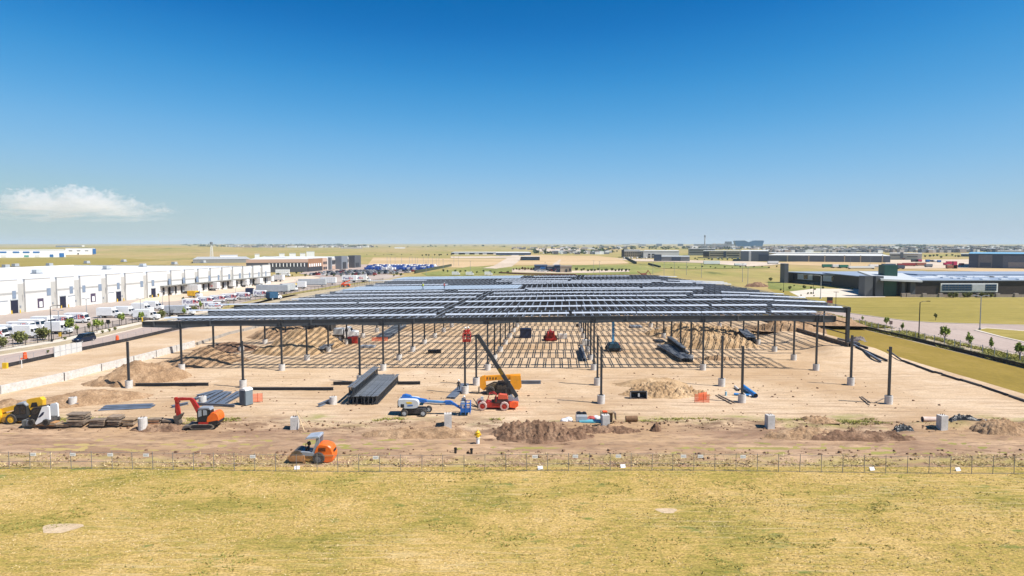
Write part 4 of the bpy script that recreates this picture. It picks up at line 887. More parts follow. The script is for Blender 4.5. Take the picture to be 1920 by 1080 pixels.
p = st(1361, 742); T(MB().cyl((0,0,0),(0,0,.55),.14).build('blue_drum', M('pale_blue', (.25,.50,.62), .5), None, p), 'tiny pale blue canister standing on the soil', 'canister')
for a, b, lb in [((1342,742),(1372,758),'left one of two long boards before the blue pipes'),((1347,741),(1378,756),'right one of two long boards before the blue pipes'),((1612,745),(1630,760),'left one of two short boards near the rightmost column'),((1616,744),(1632,756),'right one of two short boards near the rightmost column'),((1640,756),(1657,748),'short board leaning by the rightmost footing')]:
    lay('timber', a, b, .14, .10, wood_d, lb, 'board')
# timber stacks
def timber_stack(px, py, w_, d_, n, lb, mat=wood_d, jit=.12):
    p = st(px, py); m = MB(); z = 0
    for k in range(n):
        h = random.uniform(.09,.2); q = random.uniform(.75,1.0)
        m.box((random.uniform(-jit,jit), random.uniform(-jit,jit), z+h/2), (w_*q, d_*random.uniform(.8,1), h*.85), k % 2, random.uniform(-.12,.12), random.uniform(-.02,.05)); z += h
    T(m.build('timber_stack', [mat, M('worn_board', (.27,.20,.14), .9, 0, .35, 2)], None, p), lb, 'timber stack')
timber_stack(150, 802, 2.3, 1.6, 9, 'tallest untidy stack of grey form boards at the left'); timber_stack(188, 802, 2.0, 1.3, 5, 'middle low stack of brown boards beside the tallest stack'); timber_stack(219, 802, 1.6, 1.4, 8, 'neat block of grey boards with one board sticking out left'); timber_stack(244, 802, 1.5, 1.2, 5, 'small pale stack of boards left of the round pier', wood)
timber_stack(92, 803, 3.0, 1.0, 3, 'flat orange-brown boards on the soil under the white loader', M('orange_timber', (.45,.24,.10), .85, 0, .25, 2)); timber_stack(293, 799, 1.6, 1.0, 4, 'low stack of reddish boards right of the round pier', M('red_timber', (.38,.19,.10), .85, 0, .25, 2)); timber_stack(317, 799, 1.2, 1.0, 4, 'dark scraps of board beside the digger bucket'); timber_stack(120, 803, 1.8, .9, 3, 'scattered brown boards left of the tallest stack', wood)
m = MB(); m.bx(-.65,.65,-.5,.5,0,.72)
for k in range(9): m.bx(-.63+.15*k,-.57+.15*k,-.54,-.5,.05,.7)
T(m.build('slatted_crate', M('crate_grey', (.15,.155,.15), .7), None, st(58,803)), 'dark grey slatted crate in front of the white loader', 'crate'); T(MB().cyl((0,-.5,.32),(0,.5,.32),.33,n=14).build('spool', wood_d, None, st(70,803)), 'small dark spool right of the slatted crate', 'spool')
# portable toilet
c = st(462, 759); t = thing('portable_toilet', 'grey portable toilet with white roof behind the excavator', 'toilet', c, R(-28)); m = MB().bx(-.58,.58,-.58,.58,.05,2.0)
for k in range(4): m.bx(-.6+.35*k,-.55+.35*k,-.61,-.58,.1,1.95)
m.build('body', M('toilet_grey', (.16,.20,.23), .6, 0, .1, 1), t); MB().prism([(-.62,2.0),(-.5,2.22),(0,2.32),(.5,2.22),(.62,2.0)], -.62, .62).build('roof', whitep, t); MB().bx(-.42,.42,-.64,-.60,.12,1.92).build('door', M('toilet_door', (.09,.115,.14), .6), t); MB().bx(-.595,.595,-.6,.6,0,.08).build('base', black, t)
# orange barrier fences
net = M('barrier_net', (.85,.16,.06), .7, 0, .1, 2)
def barrier(px, py, w_, h_, lb, rz=0):
    t = thing('barrier_fence', lb, 'barrier', st(px, py), rz); m = MB(); n = int(w_/.09)
    for k in range(n+1): m.bx(-w_/2+w_*k/n-.017,-w_/2+w_*k/n+.017,-.01,.01,.12,h_)
    for k in range(12): m.bx(-w_/2,w_/2,-.012,.012,.12+(h_-.12)*k/11-.017,.12+(h_-.12)*k/11+.017)
    m.build('net', net, t)
    for x in (-w_/2, w_/2, w_*.1): MB().cyl((x,.02,-.2),(x,.02,h_+.08),.03).build('stake', rust, t)
barrier(481, 755, 1.5, 1.2, 'pale orange net fence right of the portable toilet', .3); barrier(1316, 756, 1.9, 1.15, 'bright orange net fence before the crumbly heap', -.12)
barrier(1317, 751, 1.5, 1.1, 'second orange net fence just behind the bright one', .5); barrier(712, 640, 3.5, .9, 'red-orange net far under the frame behind the water truck')
# digger bucket on the soil
p = st(1197, 747); t = thing('digger_bucket', 'black digger bucket lying before the crumbly soil heap', 'bucket', p)
MB().prism([(-.0,.0),(-.45,.1),(-.55,.6),(-.3,1.0),(.25,1.05),(.3,.95),(-.15,.85),(-.3,.5),(-.2,.25),(.25,.15),(.3,.0)], -1.15, 1.15).build('shell', black, t, rz=R(-90)); m = MB()
for k in range(7): m.bx(-1.05+.35*k-.05,-1.05+.35*k+.05,-.45,-.2,.0,.1)
m.build('bucket_edge', rust, t); MB().bx(-.12,.12,-.32,-.1,.3,.75).bx(-1.15,-1.1,-.4,.4,0,.9).bx(1.1,1.15,-.4,.4,0,.9).build('bracket', lgrey, t)
# fire hydrant
p = st(896, 832); t = thing('fire_hydrant', 'yellow fire hydrant with white base beside the haul road', 'hydrant', p)
MB().cyl((0,0,-.1),(0,0,.65),.19,.17,12).cyl((0,0,.6),(0,0,.66),.26,n=12).build('base', whitep, t); m = MB().cyl((0,0,.66),(0,0,1.15),.2,n=14).cyl((0,0,1.15),(0,0,1.22),.27,n=14).cyl((0,0,1.22),(0,0,1.4),.22,.08,14).cyl((0,0,1.4),(0,0,1.5),.05,n=6); m.build('body', safety_y, t)
for a in (0, 1): MB().cyl((.18-.36*a,0,.95),(.36-.72*a,0,.95),.11,n=10).build('outlet', safety_y, t)
MB().cyl((0,-.18,.9),(0,-.38,.9),.14,n=10).build('outlet', safety_y, t)
for px, lb in ((854,'left one of two short black stub pipes by the haul road'),(884,'right one of two short black stub pipes by the haul road')):
    T(MB().cyl((0,0,-.1),(0,0,.55),.13,n=10).cyl((0,0,.42),(0,0,.55),.16,n=10).build('stub_pipe', black, None, st(px,850)), lb, 'pipe')
# supplies by the bank
p = st(1090, 794); T(MB().bx(-.65,.65,-.5,.5,.25,.85,0).bx(-.62,.62,-.48,.48,.85,1.1,1).bx(-.6,.6,-.45,.45,1.1,1.18,2).bx(-.5,-.1,-.3,.3,1.18,1.3,2).bx(.2,.5,-.3,.3,1.18,1.28,2).build('block_stack', [M('grey_block', (.42,.43,.45), .8), whitep, black], None, p), 'white and grey stack of packs on a blue board', 'stack')
p = st(1107, 796); T(MB().bx(-1.35,1.35,-.5,.5,.05,.22).build('foam_board', M('foam_blue', (.10,.36,.44), .7), None, p), 'flat pale blue board under the packs', 'board')
def bag(px, py, lb, mat, r, z=.2):
    g = np.linspace(0, math.pi, 10); h = np.linspace(0, math.tau, 15); A, B2 = np.meshgrid(h, g); k = 1+.35*fbm(A*1.5+px, B2*2, 2); k[:, -1] = k[:, 0]
    T_ = grid_mesh('sack', np.stack([r*k*np.sin(B2)*np.cos(A)*1.2, r*k*np.sin(B2)*np.sin(A), -r*k*np.cos(B2)*.75], -1), mat); T_.location = st(px, py)+Vector((0,0,z+r*.6)); T(T_, lb, 'sack')
bag(1108, 792, 'red sack lying on the blue board', M('sack_red', (.36,.06,.05), .8), .38); bag(1118, 791, 'white sack right of the red sack on the blue board', tarp_w, .42); bag(1101, 793, 'small dark red sack against the white packs', M('sack_dark', (.25,.08,.07), .8), .28)
bag(1058, 796, 'left crumpled white sack behind the dark soil heap', tarp_w, .40, 0); bag(1066, 795, 'right crumpled white sack behind the dark soil heap', tarp_w, .42, .1)
p = st(1139, 797); t = thing('pallet_crate', 'open wooden crate with orange top behind a square pier', 'crate', p); MB().bx(-.8,-.72,-.5,.5,0,1.25).bx(.5,.58,-.5,.5,0,1.25).bx(-.8,.58,.44,.5,0,1.2).bx(-.8,.58,-.5,.5,.05,.12).build('crate_side', wood_p, t)
MB().bx(-.82,.62,-.55,.55,1.25,1.34).build('lid', wood, t); MB().bx(-.6,-.1,-.56,.1,1.34,1.42).build('orange_sheet', safety, t); MB().prism([(.62,1.3),(.95,1.2),(1.0,.4),(.9,.4),(.82,1.1),(.62,1.2)], -.4, .4).build('hanging_tarp', wood_d, t)
for k in (0, 1): T(MB().cyl((-.38,0,.36),(.38,0,.36),.36,n=16).build('straw_roll', M('straw_roll_brown', (.20,.11,.055), .9, 0, .25, 3, .6, 12), None, st(1179+10*k, 796)), ('left','right')[k]+' one of two brown rolls lying on the soil', 'roll')
def heap_sheet(px, py, w_, d_, h_, lb, mat, sd):
    g = np.linspace(-1, 1, 30); A, B2 = np.meshgrid(g, g); e = np.clip(1-A**2-B2**2*(1+.3*np.sin(A*4+sd)), 0, 1)
    Z = h_*np.sqrt(e)*(.6+1.1*np.abs(fbm(A*3+sd, B2*3, 3)))-.05; o = grid_mesh('plastic_sheeting', np.stack([A*w_, B2*d_+.25*np.sin(A*2+sd), Z], -1), mat); o.location = st(px, py); T(o, lb, 'sheeting')
heap_sheet(1693, 807, 1.25, .5, .75, 'rolled black plastic lying on the grassy bank', tarp_k, 1); heap_sheet(1806, 798, 1.7, .5, .75, 'black plastic sheeting heaped right of the square pier', tarp_k, 2); heap_sheet(1838, 795, 1.9, .4, .5, 'long flat tail of black plastic at the right end of the bank', tarp_k, 3)
# silt wattles along the right edge of the site
for k, (a, b) in enumerate([((1664,666),(1692,678)),((1694,678),(1752,699)),((1753,698),(1766,702)),((1766,703),(1800,714)),((1801,713),(1840,725)),((1842,726),(1890,742)),((1892,743),(1960,766))]):
    lay('silt_sock', a, b, .32, .3, [M('sock_grey', (.13,.12,.11), .9), tarp_k][k % 2], f'{ordn[k]} silt sock from the far end along the soil\'s right edge', 'silt sock', 0, 'pipe')['group'] = 'silt socks along the right edge'
heap_sheet(1606, 648, 1.8, 1.2, 1.0, 'grey wrapped lump beside the right end column', M('lump_grey', (.16,.13,.12), .8), 4)
# -- site fence
FY0, FY1 = at(0, 881).y, at(1920, 887).y
def fx(x): return FY0+(FY1-FY0)*(x+50)/100+.35*math.sin(x*.11)
t = thing('chain_link_fence', 'long chain-link fence with thin steel posts between field and haul road', 'fence', (0, 64.5, 0)); off = Vector((0, -64.5, 0))
po = MB().cyl((0,0,-.3),(0,0,1.68),.030,n=6).mesh('post', M('fence_steel', (.25,.24,.235), .5, .3)); x = -58
xs_f = []
while x < 58: xs_f.append(x); x += 1.98
for x in xs_f: o = link('post', po, t); o.location = (x, fx(x)-64.5, 0); o.scale.z = random.uniform(.97,1.05); o.rotation_euler.y = random.uniform(-.02,.02)
m = MB()
for a, b in zip(xs_f, xs_f[1:]):
    for z in (1.62, .72, .06): m.bar((a,fx(a)-64.5,z),(b,fx(b)-64.5,z),.024,.024)
m.build('rail', po.materials[0], t)
V, Q = [], []; nw = 0; dx = .17
for k in range(int(116/dx)):
    x0 = -58+k*dx
    for sg in (1, -1):
        xa, xb = x0, x0+sg*1.5
        if not -58 <= xb <= 58: continue
        ya, yb = fx(xa)-64.5, fx(xb)-64.5; wd_ = .0028
        V += [(xa-wd_,ya,.08),(xa+wd_,ya,.08),(xb+wd_,yb,1.6),(xb-wd_,yb,1.6)]; Q.append((nw,nw+1,nw+2,nw+3)); nw += 4
np_mesh('wire_mesh', np.array(V), np.array(Q), po.materials[0], t)
for px, py in ((9,855),(76,858),(149,854),(219,854),(286,853),(486,852),(712,850),(1002,847),(1076,847),(1155,850),(1274,853),(1305,852),(1382,851)):
    q = atY(px, py, 65); x = q.x; m = MB(); m.bx(-.26,.26,-.02,.02,-.14,.14); m.bx(-.2,.2,-.026,-.02,.02,.06,1); m.bx(-.2,.12,-.026,-.02,-.06,-.03,1); m.build('fence_sign', [M('sign_white', (.85,.83,.80), .6), lgrey], t, (x, fx(x)-64.56, 1.42))
for px, py, lb in ((1168,877,'white paper lying at the fence foot, below the large soil heap'),(1635,882,'left white sheet at the fence foot on the right'),(1796,883,'right white sheet at the fence foot on the right'),(1013,880,'small white scrap at the fence foot near the middle'),(557,880,'small white scrap at the fence foot below the roller')):
    q = at(px, py); T(MB().box((0,0,.14),(.5,.04,.34),0,.2,0,-.6).build('paper_sheet', tarp_w, None, (q.x, q.y, .02)), lb, 'paper')
# ---------------------------------------------------------------- people
def person_mesh(pose):
    ps = dict(hip=(0,0,.93), ch=(0,.0,1.25), nk=(0,.0,1.46), hd=(0,-.03,1.60), top=(0,-.02,1.74))
    V = [ps['hip'], ps['ch'], ps['nk'], ps['hd'], ps['top']]; E = [(0,1),(1,2),(2,3),(3,4)]; Rr = [.15,.17,.065,.10,.085]
    def ch(start, pts):
        p = start
        for q, r in pts: V.append(q); Rr.append(r); E.append((p, len(V)-1)); p = len(V)-1
        return p
    for sg in (-1, 1):
        f = pose.get('stride', .1)*sg
        ch(0, [((.11*sg,0,.88),.10),((.12*sg,-.03-f*.5,.50),.07),((.12*sg,.02+f,.10),.05),((.12*sg,.02+f-.06,.05),.045),((.12*sg,-.16+f,.04),.035)])
        el = (.26*sg,.02,1.14); wr = (.25*sg,-.12,.92) if not pose.get('reach') else (.2*sg,-.42,1.15)
        h = ch(1, [((.19*sg,0,1.40),.07),(el,.048),(wr,.034)])
        wv = Vector(wr); d = (wv-Vector(el)).normalized(); pl = wv+d*.07; h = ch(h, [(tuple(pl),.036)])
        sd_ = Vector((0,1,0)) if not pose.get('reach') else Vector((1,0,0))
        for k in range(4): ch(h, [(tuple(pl+sd_*(.024*k-.036)+d*.05),.010),(tuple(pl+sd_*(.026*k-.039)+d*(.085-.012*abs(k-1.4))+Vector((0,-.012,0))),.008)])
        ch(h, [(tuple(pl-sd_*.045+d*.0),.011),(tuple(pl-sd_*.06+d*.035),.009)])
    me = bpy.data.meshes.new('body'); me.from_pydata(V, E, []); o = bpy.data.objects.new('tmp', me); COL.objects.link(o)
    md = o.modifiers.new('s', 'SKIN')
    for k, sv_ in enumerate(me.skin_vertices[0].data): sv_.radius = (Rr[k], Rr[k]*(.72 if k < 2 else 1)); sv_.use_root = (k == 0)
    sb = o.modifiers.new('b', 'SUBSURF'); sb.levels = 1; sb.render_levels = 1
    dg = bpy.context.evaluated_depsgraph_get(); dg.update(); r = bpy.data.meshes.new_from_object(o.evaluated_get(dg)); bpy.data.objects.remove(o); return r
PM = {k: person_mesh(v) for k, v in dict(stand=dict(stride=.08), reach=dict(stride=.05, reach=1), walk=dict(stride=.22)).items()}
def person(loc, rz, pose, shirt, hat, lb, legs=denim, vest=None):
    t = thing('person', lb, 'person', loc, rz); me = PM[pose].copy(); me.materials.clear()
    for m_ in (skin_m, shirt, legs, black): me.materials.append(m_)
    for p in me.polygons:
        z = p.center.z; x = abs(p.center.x); y = p.center.y
        p.material_index = 3 if z < .09 else 2 if z < .90 and x < .21 else 1 if z < 1.45 and not (x > .2 and (z < .93 or y < -.36)) and not (y < -.38) else 0; p.use_smooth = True
    b = link('body', me, t)
    m = MB().cyl((0,-.03,1.66),(0,-.03,1.74),.135,.125,14).cyl((0,-.03,1.74),(0,-.03,1.81),.125,.05,14).box((0,-.14,1.67),(.2,.14,.02)); m.build('hard_hat', hat, t)
    m = MB()
    for sg in (-1, 1): m.box((.038*sg,-.125,1.625),(.022,.02,.014))
    m.box((0,-.135,1.59),(.022,.04,.035)); m.box((0,-.122,1.55),(.05,.012,.012)); m.build('face', M('face_dark', (.16,.09,.06), .7), t)
    if vest: MB().prism([(-.19,.98),(-.21,1.40),(-.1,1.45),(.1,1.45),(.21,1.40),(.19,.98)], -.155, .155).build('vest', vest, t)
person(st(860,734), R(20), 'stand', darkcloth, hat_w, 'worker in dark clothes and white helmet standing by a plank deck', darkcloth)
q = st(776,777); person(q+Vector((6.35,.2,.54)), R(-60), 'reach', darkcloth, hat_w, 'worker with white helmet in the basket of the blue lift', navy)
q = st(935,766); person(q+Vector((-4.3,.1,8.83)), 0, 'reach', redp, hat_w, 'left worker in red in the raised red basket', darkcloth); person(q+Vector((-3.95,.5,8.83)), R(30), 'stand', redp, hat_w, 'right worker in red in the raised red basket', darkcloth)
p = atY(793, 534, 186); person(Vector((p.x,186,roofz(p.x)+.22)), R(-40), 'walk', vest_y, hat_w, 'roof worker in yellow vest on the pale decking', denim, vest_y)
p = atY(833, 533, 187); person(Vector((p.x,187,roofz(p.x)+.22)), R(60), 'stand', redp, hat_w, 'roof worker in red shirt right of the yellow vest', denim)
# ================================================================ LEFT SIDE: warehouse, yard, trucks, street
WA, WD = Vector((-155, 207)), Vector((.154, .988)); WRZ = math.atan2(WD.y, WD.x)
def wt(px):
    k = (px-960)/F; return (k*(WA.y*.998+1)-WA.x)/(WD.x-k*WD.y*.998)
wh = thing('warehouse', 'long white warehouse with stepped panels, white roof and loading docks', 'warehouse', (WA.x, WA.y, 0), WRZ)
wallw = M('warehouse_white', (.63,.615,.585), .7, 0, .05, .25); wallg = M('warehouse_beige', (.45,.435,.405), .7, 0, .05, .25); roofw = M('roof_white', (.66,.66,.65), .8, 0, .04, .1, dirt=(.68,.67,.65), dirt_amt=.2); winw = M('wall_window', (.20,.25,.33), .3, 0, .1, 1); band = M('wall_band', (.38,.37,.35), .7, 0, .05, 1); navyd = M('painted_door_shade', (.008,.010,.03), .8, 0, .1, 1); dockf = M('dock_frame', (.07,.05,.09), .7)
t0_, t1_ = wt(-150), wt(505); HW = 9.5; DEP = 118
MB().bx(t0_,t1_,0,DEP,-.2,HW-.5).build('wall', wallg, wh)
rf = MB().bx(t0_,t1_,.3,DEP-.3,HW-.52,HW-.35); rf.bx(t0_,t1_,-.02,.3,HW-.5,HW); rf.bx(t0_,t1_,DEP-.3,DEP,HW-.5,HW+.1); rf.bx(t1_-.3,t1_,0.31,DEP-.31,HW-.5,HW+.05); rf = rf.build('roof', roofw, wh)
PAN = [(-140,-100),(-80,-40),(-20,30),(44,92),(104,136),(148,187),(198,224),(233,266),(274,311),(319,338),(345,362.5),(370,388),(393,410),(415,430),(435,450),(454,469),(473,486),(490,505)]
for a, b in PAN:
    a, b = wt(a), wt(b); p = MB().bx(a,b,-.7,.02,-.1,HW+.75).build('wall_panel', wallw, wh)
    MB().bx(a+.05,b-.05,-.735,-.69,5.9,6.5).build('belt', band, p); MB().bx(a-.05,b+.05,-.76,.1,HW+.74,HW+.9).build('coping', band, p)
def wbox(name, px0, px1, z0, z1, mat, y0=-.80, parent=wh):
    return MB().bx(wt(px0), wt(px1), y0, -.6, z0, z1).build(name, mat, parent)
for a, b in ((19,26),(84,91.3),(127,133),(151,156.5),(181,187),(216,221),(260,265),(281,286),(313,317),(339.8,343.8),(365,369),(388,391.6),(405.5,408.5),(425.5,428.5),(445.6,448.6),(464.5,466.5),(482,484),(495,497)): wbox('window', a, b, 4.6, 7.0, winw)
for a, b, h in ((15.5,29,4.1),(108,119,3.9),(214,223,3.7),(280,288,3.6)):
    o = wbox('open_door_shade', a, b, 0, h, navyd); MB().bx(wt(a)-.2,wt(b)+.2,-.85,-.62,h,h+.35).build('lintel', lgrey, o)  # near-black slab stands in for the shade inside each open door
for a, b, h in ((-4,9,3.9),(124,136,3.6),(200,209,3.4)): 
    o = wbox('roller_door', a, b, 0, h, whitep); MB().bx(wt(a)-.1,wt(b)+.1,-.85,-.62,h,h+.3).build('lintel', greyp, o)
for a, b in ((66,77),(166,175)):
    o = wbox('dock_door', a, b, .9, 3.9, dockf); MB().bx(wt(a)+.55,wt(b)-.55,-.86,-.7,1.1,2.9).build('leaf', whitep, o)
for a in (12,28,106,120,212,224,278,289): MB().cyl((wt(a),-1.6,0),(wt(a),-1.6,1.1),.16).build('bollard', safety_y, wh)
for a in (37,98,141,193,228,268): MB().bx(wt(a)-.25,wt(a)+.25,-.16,.02,1.6,2.2).build('meter_box', greyp, wh); MB().cyl((wt(a+4),-.9,4.6),(wt(a+4),-.9,6.6),.08).build('downpipe', greyp, wh)
# canopy over the docks and the dark dock doors below it
ca, cb = wt(297), wt(505)
cn = MB().bx(ca,cb,-2.6,-.7,4.05,4.35); 
for k in range(24): cn.bx(ca+(cb-ca)*k/24,ca+(cb-ca)*k/24+.25,-2.65,-.7,3.7,4.05)
cn.build('dock_canopy', M('canopy_dull', (.23,.225,.205), .7), wh)
for k in range(22): x = ca+2+(cb-ca-4)*k/22; o = MB().bx(x,x+2.6,-.78,-.62,.9,3.4).build('dock_door', [offwhite, greyp][k % 2], wh); MB().bx(x-.5,x-.1,-1.3,-.7,.6,3.6).build('dock_bumper', black, o)
for px, py in ((11,502),(69,513),(93,499),(163,494),(200,505),(232,491),(268,500),(327,496),(381,493),(29,500)):
    q = at(px, py, HW-.3); o = MB().box((0,0,1.0),(2.6,2.2,1.3)).bx(-1.7,1.7,-1.4,1.4,0,.35,1).build('rooftop_unit', [lgrey, greyp], None, q, WRZ); T(o, 'unit', 'rooftop unit', 'rooftop units on the white warehouse')
    o['label'] = f'grey rooftop unit on the white warehouse, {ordn[sorted([11,69,93,163,200,232,268,327,381,29]).index(px)]} from the left'
# -- lettering of the delivery fleet
def text_mesh(txt):
    cu = bpy.data.curves.new('t', 'FONT'); cu.body = txt; cu.extrude = .01; o = bpy.data.objects.new('t', cu); COL.objects.link(o); bpy.context.view_layer.update()
    dg = bpy.context.evaluated_depsgraph_get(); me = bpy.data.meshes.new_from_object(o.evaluated_get(dg)); bpy.data.objects.remove(o)
    xs_ = [v.co.x for v in me.vertices]; return me, max(xs_)
TX = {}
for k, m_ in (('Fed', purple), ('Ex', redorange)):
    me, wd_ = text_mesh(k); me.materials.clear(); me.materials.append(m_); TX[k] = (me, wd_)
def lettering(parent, x, y, z, h, bold=1.25):
    s_ = h/.7; a = link('lettering', TX['Fed'][0], parent); a.location = (x, y, z); a.rotation_euler = (math.pi/2, 0, 0); a.scale = (s_*bold, s_, 1)
    b = link('lettering', TX['Ex'][0], parent); b.location = (x+TX['Fed'][1]*s_*bold+.06*h, y, z); b.rotation_euler = (math.pi/2, 0, 0); b.scale = (s_*bold, s_, 1)
def step_van(lb, loc, rz, L=6.0, text=True, h=2.75):
    t = thing('delivery_van', lb, 'van', loc, rz, 'parked delivery vans'); w2 = 1.05
    b = MB().prism([(-L/2,.55),(-L/2,h),(L/2-1.0,h),(L/2-.55,h-.25),(L/2-.35,1.45),(L/2,1.3),(L/2,.5),(L/2-.1,.45)], -w2, w2, inset=.02).build('body', whitep, t)
    MB().prism([(L/2-.55,h-.45),(L/2-.37,1.5),(L/2-.30,1.5),(L/2-.48,h-.40)], -.95, .95).build('windscreen', glass_d, t)
    MB().bx(L/2-1.55,L/2-.70,-w2-.02,w2+.02,1.55,2.25).build('side_window', glass_b, t); MB().bx(L/2-.05,L/2+.03,-.8,.8,.65,1.15).build('grille', black, t)
    MB().bx(-L/2+.2,L/2-.3,-.9,.9,.35,.56).build('chassis', black, t)
    for x in (-L/2+1.2, L/2-.9):
        for y in (-w2+.08, w2-.08): wheel(t, (x, y, .40), .40, .24, None, lgrey)
    if text:
        for sg in (1,): lettering(t, -L/2+.5, -w2-.02, 1.25, 1.15, 1.3)
    return t
def box_truck(lb, loc, rz, L=7.0, h=3.2, body=None, text=False):
    t = thing('box_truck', lb, 'truck', loc, rz, 'parked box trucks'); w2 = 1.15
    MB().prism([(-L/2,.8),(-L/2,h),(L/2-2.0,h),(L/2-2.0,.8)], -w2, w2).build('cargo_box', body or whitep, t)
    MB().prism([(L/2-1.95,.6),(L/2-1.95,h-.55),(L/2-1.5,h-.6),(L/2-1.05,1.65),(L/2-.1,1.45),(L/2,1.2),(L/2,.55)], -1.0, 1.0, inset=.04).build('cab', whitep, t)
    MB().prism([(L/2-1.47,h-.75),(L/2-1.03,1.7),(L/2-.97,1.7),(L/2-1.41,h-.72)], -.85, .85).build('windscreen', glass_d, t); MB().bx(L/2-1.85,L/2-1.3,-1.02,1.02,1.6,2.2).build('side_window', glass_d, t)
    MB().bx(-L/2+.1,L/2-.4,-.7,.7,.45,.8).build('chassis', black, t); MB().bx(-L/2+.01,-L/2+.04,-1,1,.95,h-.1).build('rear_door', lgrey, t)
    for x in (-L/2+1.3, L/2-.85):
        for y in (-w2+.1, w2-.1): wheel(t, (x, y, .45), .45, .3, None, lgrey)
    if text: lettering(t, -L/2+.8, -w2-.015, 1.6, .9)
    return t
def trailer(lb, loc, rz, L=8.5, mat=None, text=False, h=3.9, tx=1.2, flip=False):
    t = thing('semi_trailer', lb, 'trailer', loc, rz, 'parked semi trailers'); w2 = 1.25
    b = MB().bx(-L/2,L/2,-w2,w2,1.15,h); b.build('cargo_box', mat or whitep, t)
    m = MB(); m.bx(-L/2,L/2,-w2-.03,w2+.03,1.12,1.24)
    for k in range(int(L/1.2)): m.bx(-L/2+1.2*k,-L/2+1.2*k+.07,-w2-.02,w2+.02,1.24,h-.03)
    m.build('side_rail', lgrey, t); MB().bx(-L/2+.3,L/2-.3,-.5,.5,.8,1.12).build('chassis', black, t); MB().bx(L/2-2.2,L/2-2.0,-.8,.8,.05,1.1).build('landing_gear', greyp, t)
    for y in (-1.0, 1.0):
        for x in (-L/2+1.0, -L/2+2.0)[:1 if L < 10 else 2]: wheel(t, (x, y, .5), .5, .4, None, lgrey)
    if text: lettering(t, -L/2+tx, -w2-.04, 1.9, 1.15, 1.35)
    return t
YR = R(3)
for k, (px, py, tx, lb) in enumerate([(-12,636,1,'leftmost white delivery van, cut by the photo edge, behind the bushes'),(10,631,0,'white delivery van with blue side windows at the left edge'),(41,624,1,'white van lettered purple and red behind the second bush'),(62,619,0,'plain white van showing dark front windows behind the lettered van'),(115,611,1,'white lettered van behind the twin lamp'),(145,605.5,1,'white lettered van last in the left row, nose towards the open yard')]):
    step_van(lb, at(px, py), YR, 5.9, tx)
for px, py, L, lb in [(86,615,6.2,'tall plain white box truck in the middle of the left row'),(206,596,6.4,'white box truck first after the gap in the yard'),(237,593,6.4,'white box truck second after the gap in the yard'),(268,586,6.0,'white box truck half hidden behind two others'),(289,582,6.0,'white box truck at the back of the close group, nose right'),(276,600,6.6,'plain white box truck nearest the fence in the close group'),(56,634,5.6,'white truck nose-on behind the olive bush'),(112,626,5.6,'white truck with its back to the street behind the lamp post')]:
    box_truck(lb, at(px, py), YR, L, 3.0)
box_truck('long pale grey box truck with small red mark by the dark lamp post', at(338,591), YR, 8.4, 2.9, M('pale_grey_body', (.42,.44,.47), .5))
for k, (px, py) in enumerate([(359,575),(386,570.5),(409,567),(431,564),(457,561.5),(489,557)]): step_van(f'{ordn[k]} white lettered van from the left in the far row beside the street fence', at(px, py), R(4), 5.6, True, 2.7)
step_van('white lettered van parked alone in front of the far row', at(400,581), R(4), 5.4, True, 2.5)
T(box_truck('x', at(366,558), R(-12), 5.5, 2.7, M('van_yellow', (.80,.46,.02), .45), False), 'yellow delivery truck crossing the yard before the docks', 'truck')
WN = math.atan2(-WD.x, WD.y)
for px, py, tx, L, lb in [(344,550.5,0,9.0,'plain white trailer backed to the nearest dock'),(382,545,1,8.6,'white lettered trailer at the second dock'),(413,541,1,8.6,'white lettered trailer at the third dock, orange at its tail'),(444,538,0,6,'short white trailer at the dock behind the third'),(468,535.5,0,7,'plain white trailer far along the docks'),(492,531,0,6,'white trailer near the end of the dock canopy'),(513,528,0,6,'last white trailer beyond the end of the warehouse')]:
    trailer(lb, at(px, py)+Vector((.988,-.154,0))*3.2, WN, L, None, tx)
gt = M('trailer_grey', (.50,.52,.53), .5, .1, .08, 1)
trailer('long grey trailer side-on near the street fence', at(512,551), R(-4), 14, gt); trailer('grey trailer end behind the yellow-topped truck', at(540,548), R(40), 6, lgrey); trailer('long pale grey trailer in the middle of the far yard', at(586,537.5), R(2), 13.5, gt); trailer('white trailer right of the long pale one', at(616,534), R(0), 8, None); trailer('left lettered trailer of the far coupled pair', at(655,529.5), R(3), 8, None, True, 3.9, .9); trailer('right lettered trailer of the far coupled pair', at(674,529), R(3), 8, None, True, 3.9, .9)
box_truck('white tractor unit at the left end of the long pale trailer', at(562,541), R(180), 6, 3.4); box_truck('dark blue tractor unit standing right of the far row of vans', at(473,553.5), R(10), 5, 3.0, navy); box_truck('white and yellow truck beside the grey trailer', at(552,545.5), R(-60), 5.5, 3.4, safety_y); box_truck('blue truck on the street behind the frame', at(514,562), R(60), 6, 3, M('truck_blue', (.02,.08,.16), .5))
box_truck('white tractor in front of the far coupled pair', at(686,528.5), R(3), 5.5, 3.3, whitep)
trailer('white trailer parked before the dark brick building', at(530,516), R(8), 9, whitep); box_truck('white van on the lane before the dark brick building', at(536,518.5), R(0), 5.5, 2.6)
p = at(648, 538); t = thing('boom_lift', 'orange-red lift machine at the far end of the yard fence', 'boom lift', p); MB().prism([(-2.2,.6),(-2,1.6),(2,1.5),(2.3,.6)], -1.1, 1.1).build('chassis', safety, t); MB().bar((-1.8,0,1.6),(2.2,0,3.4),.4,.5).build('boom', safety, t)
for x in (-1.3, 1.3):
    for y in (-1,1): wheel(t, (x,y,.6), .6, .4)
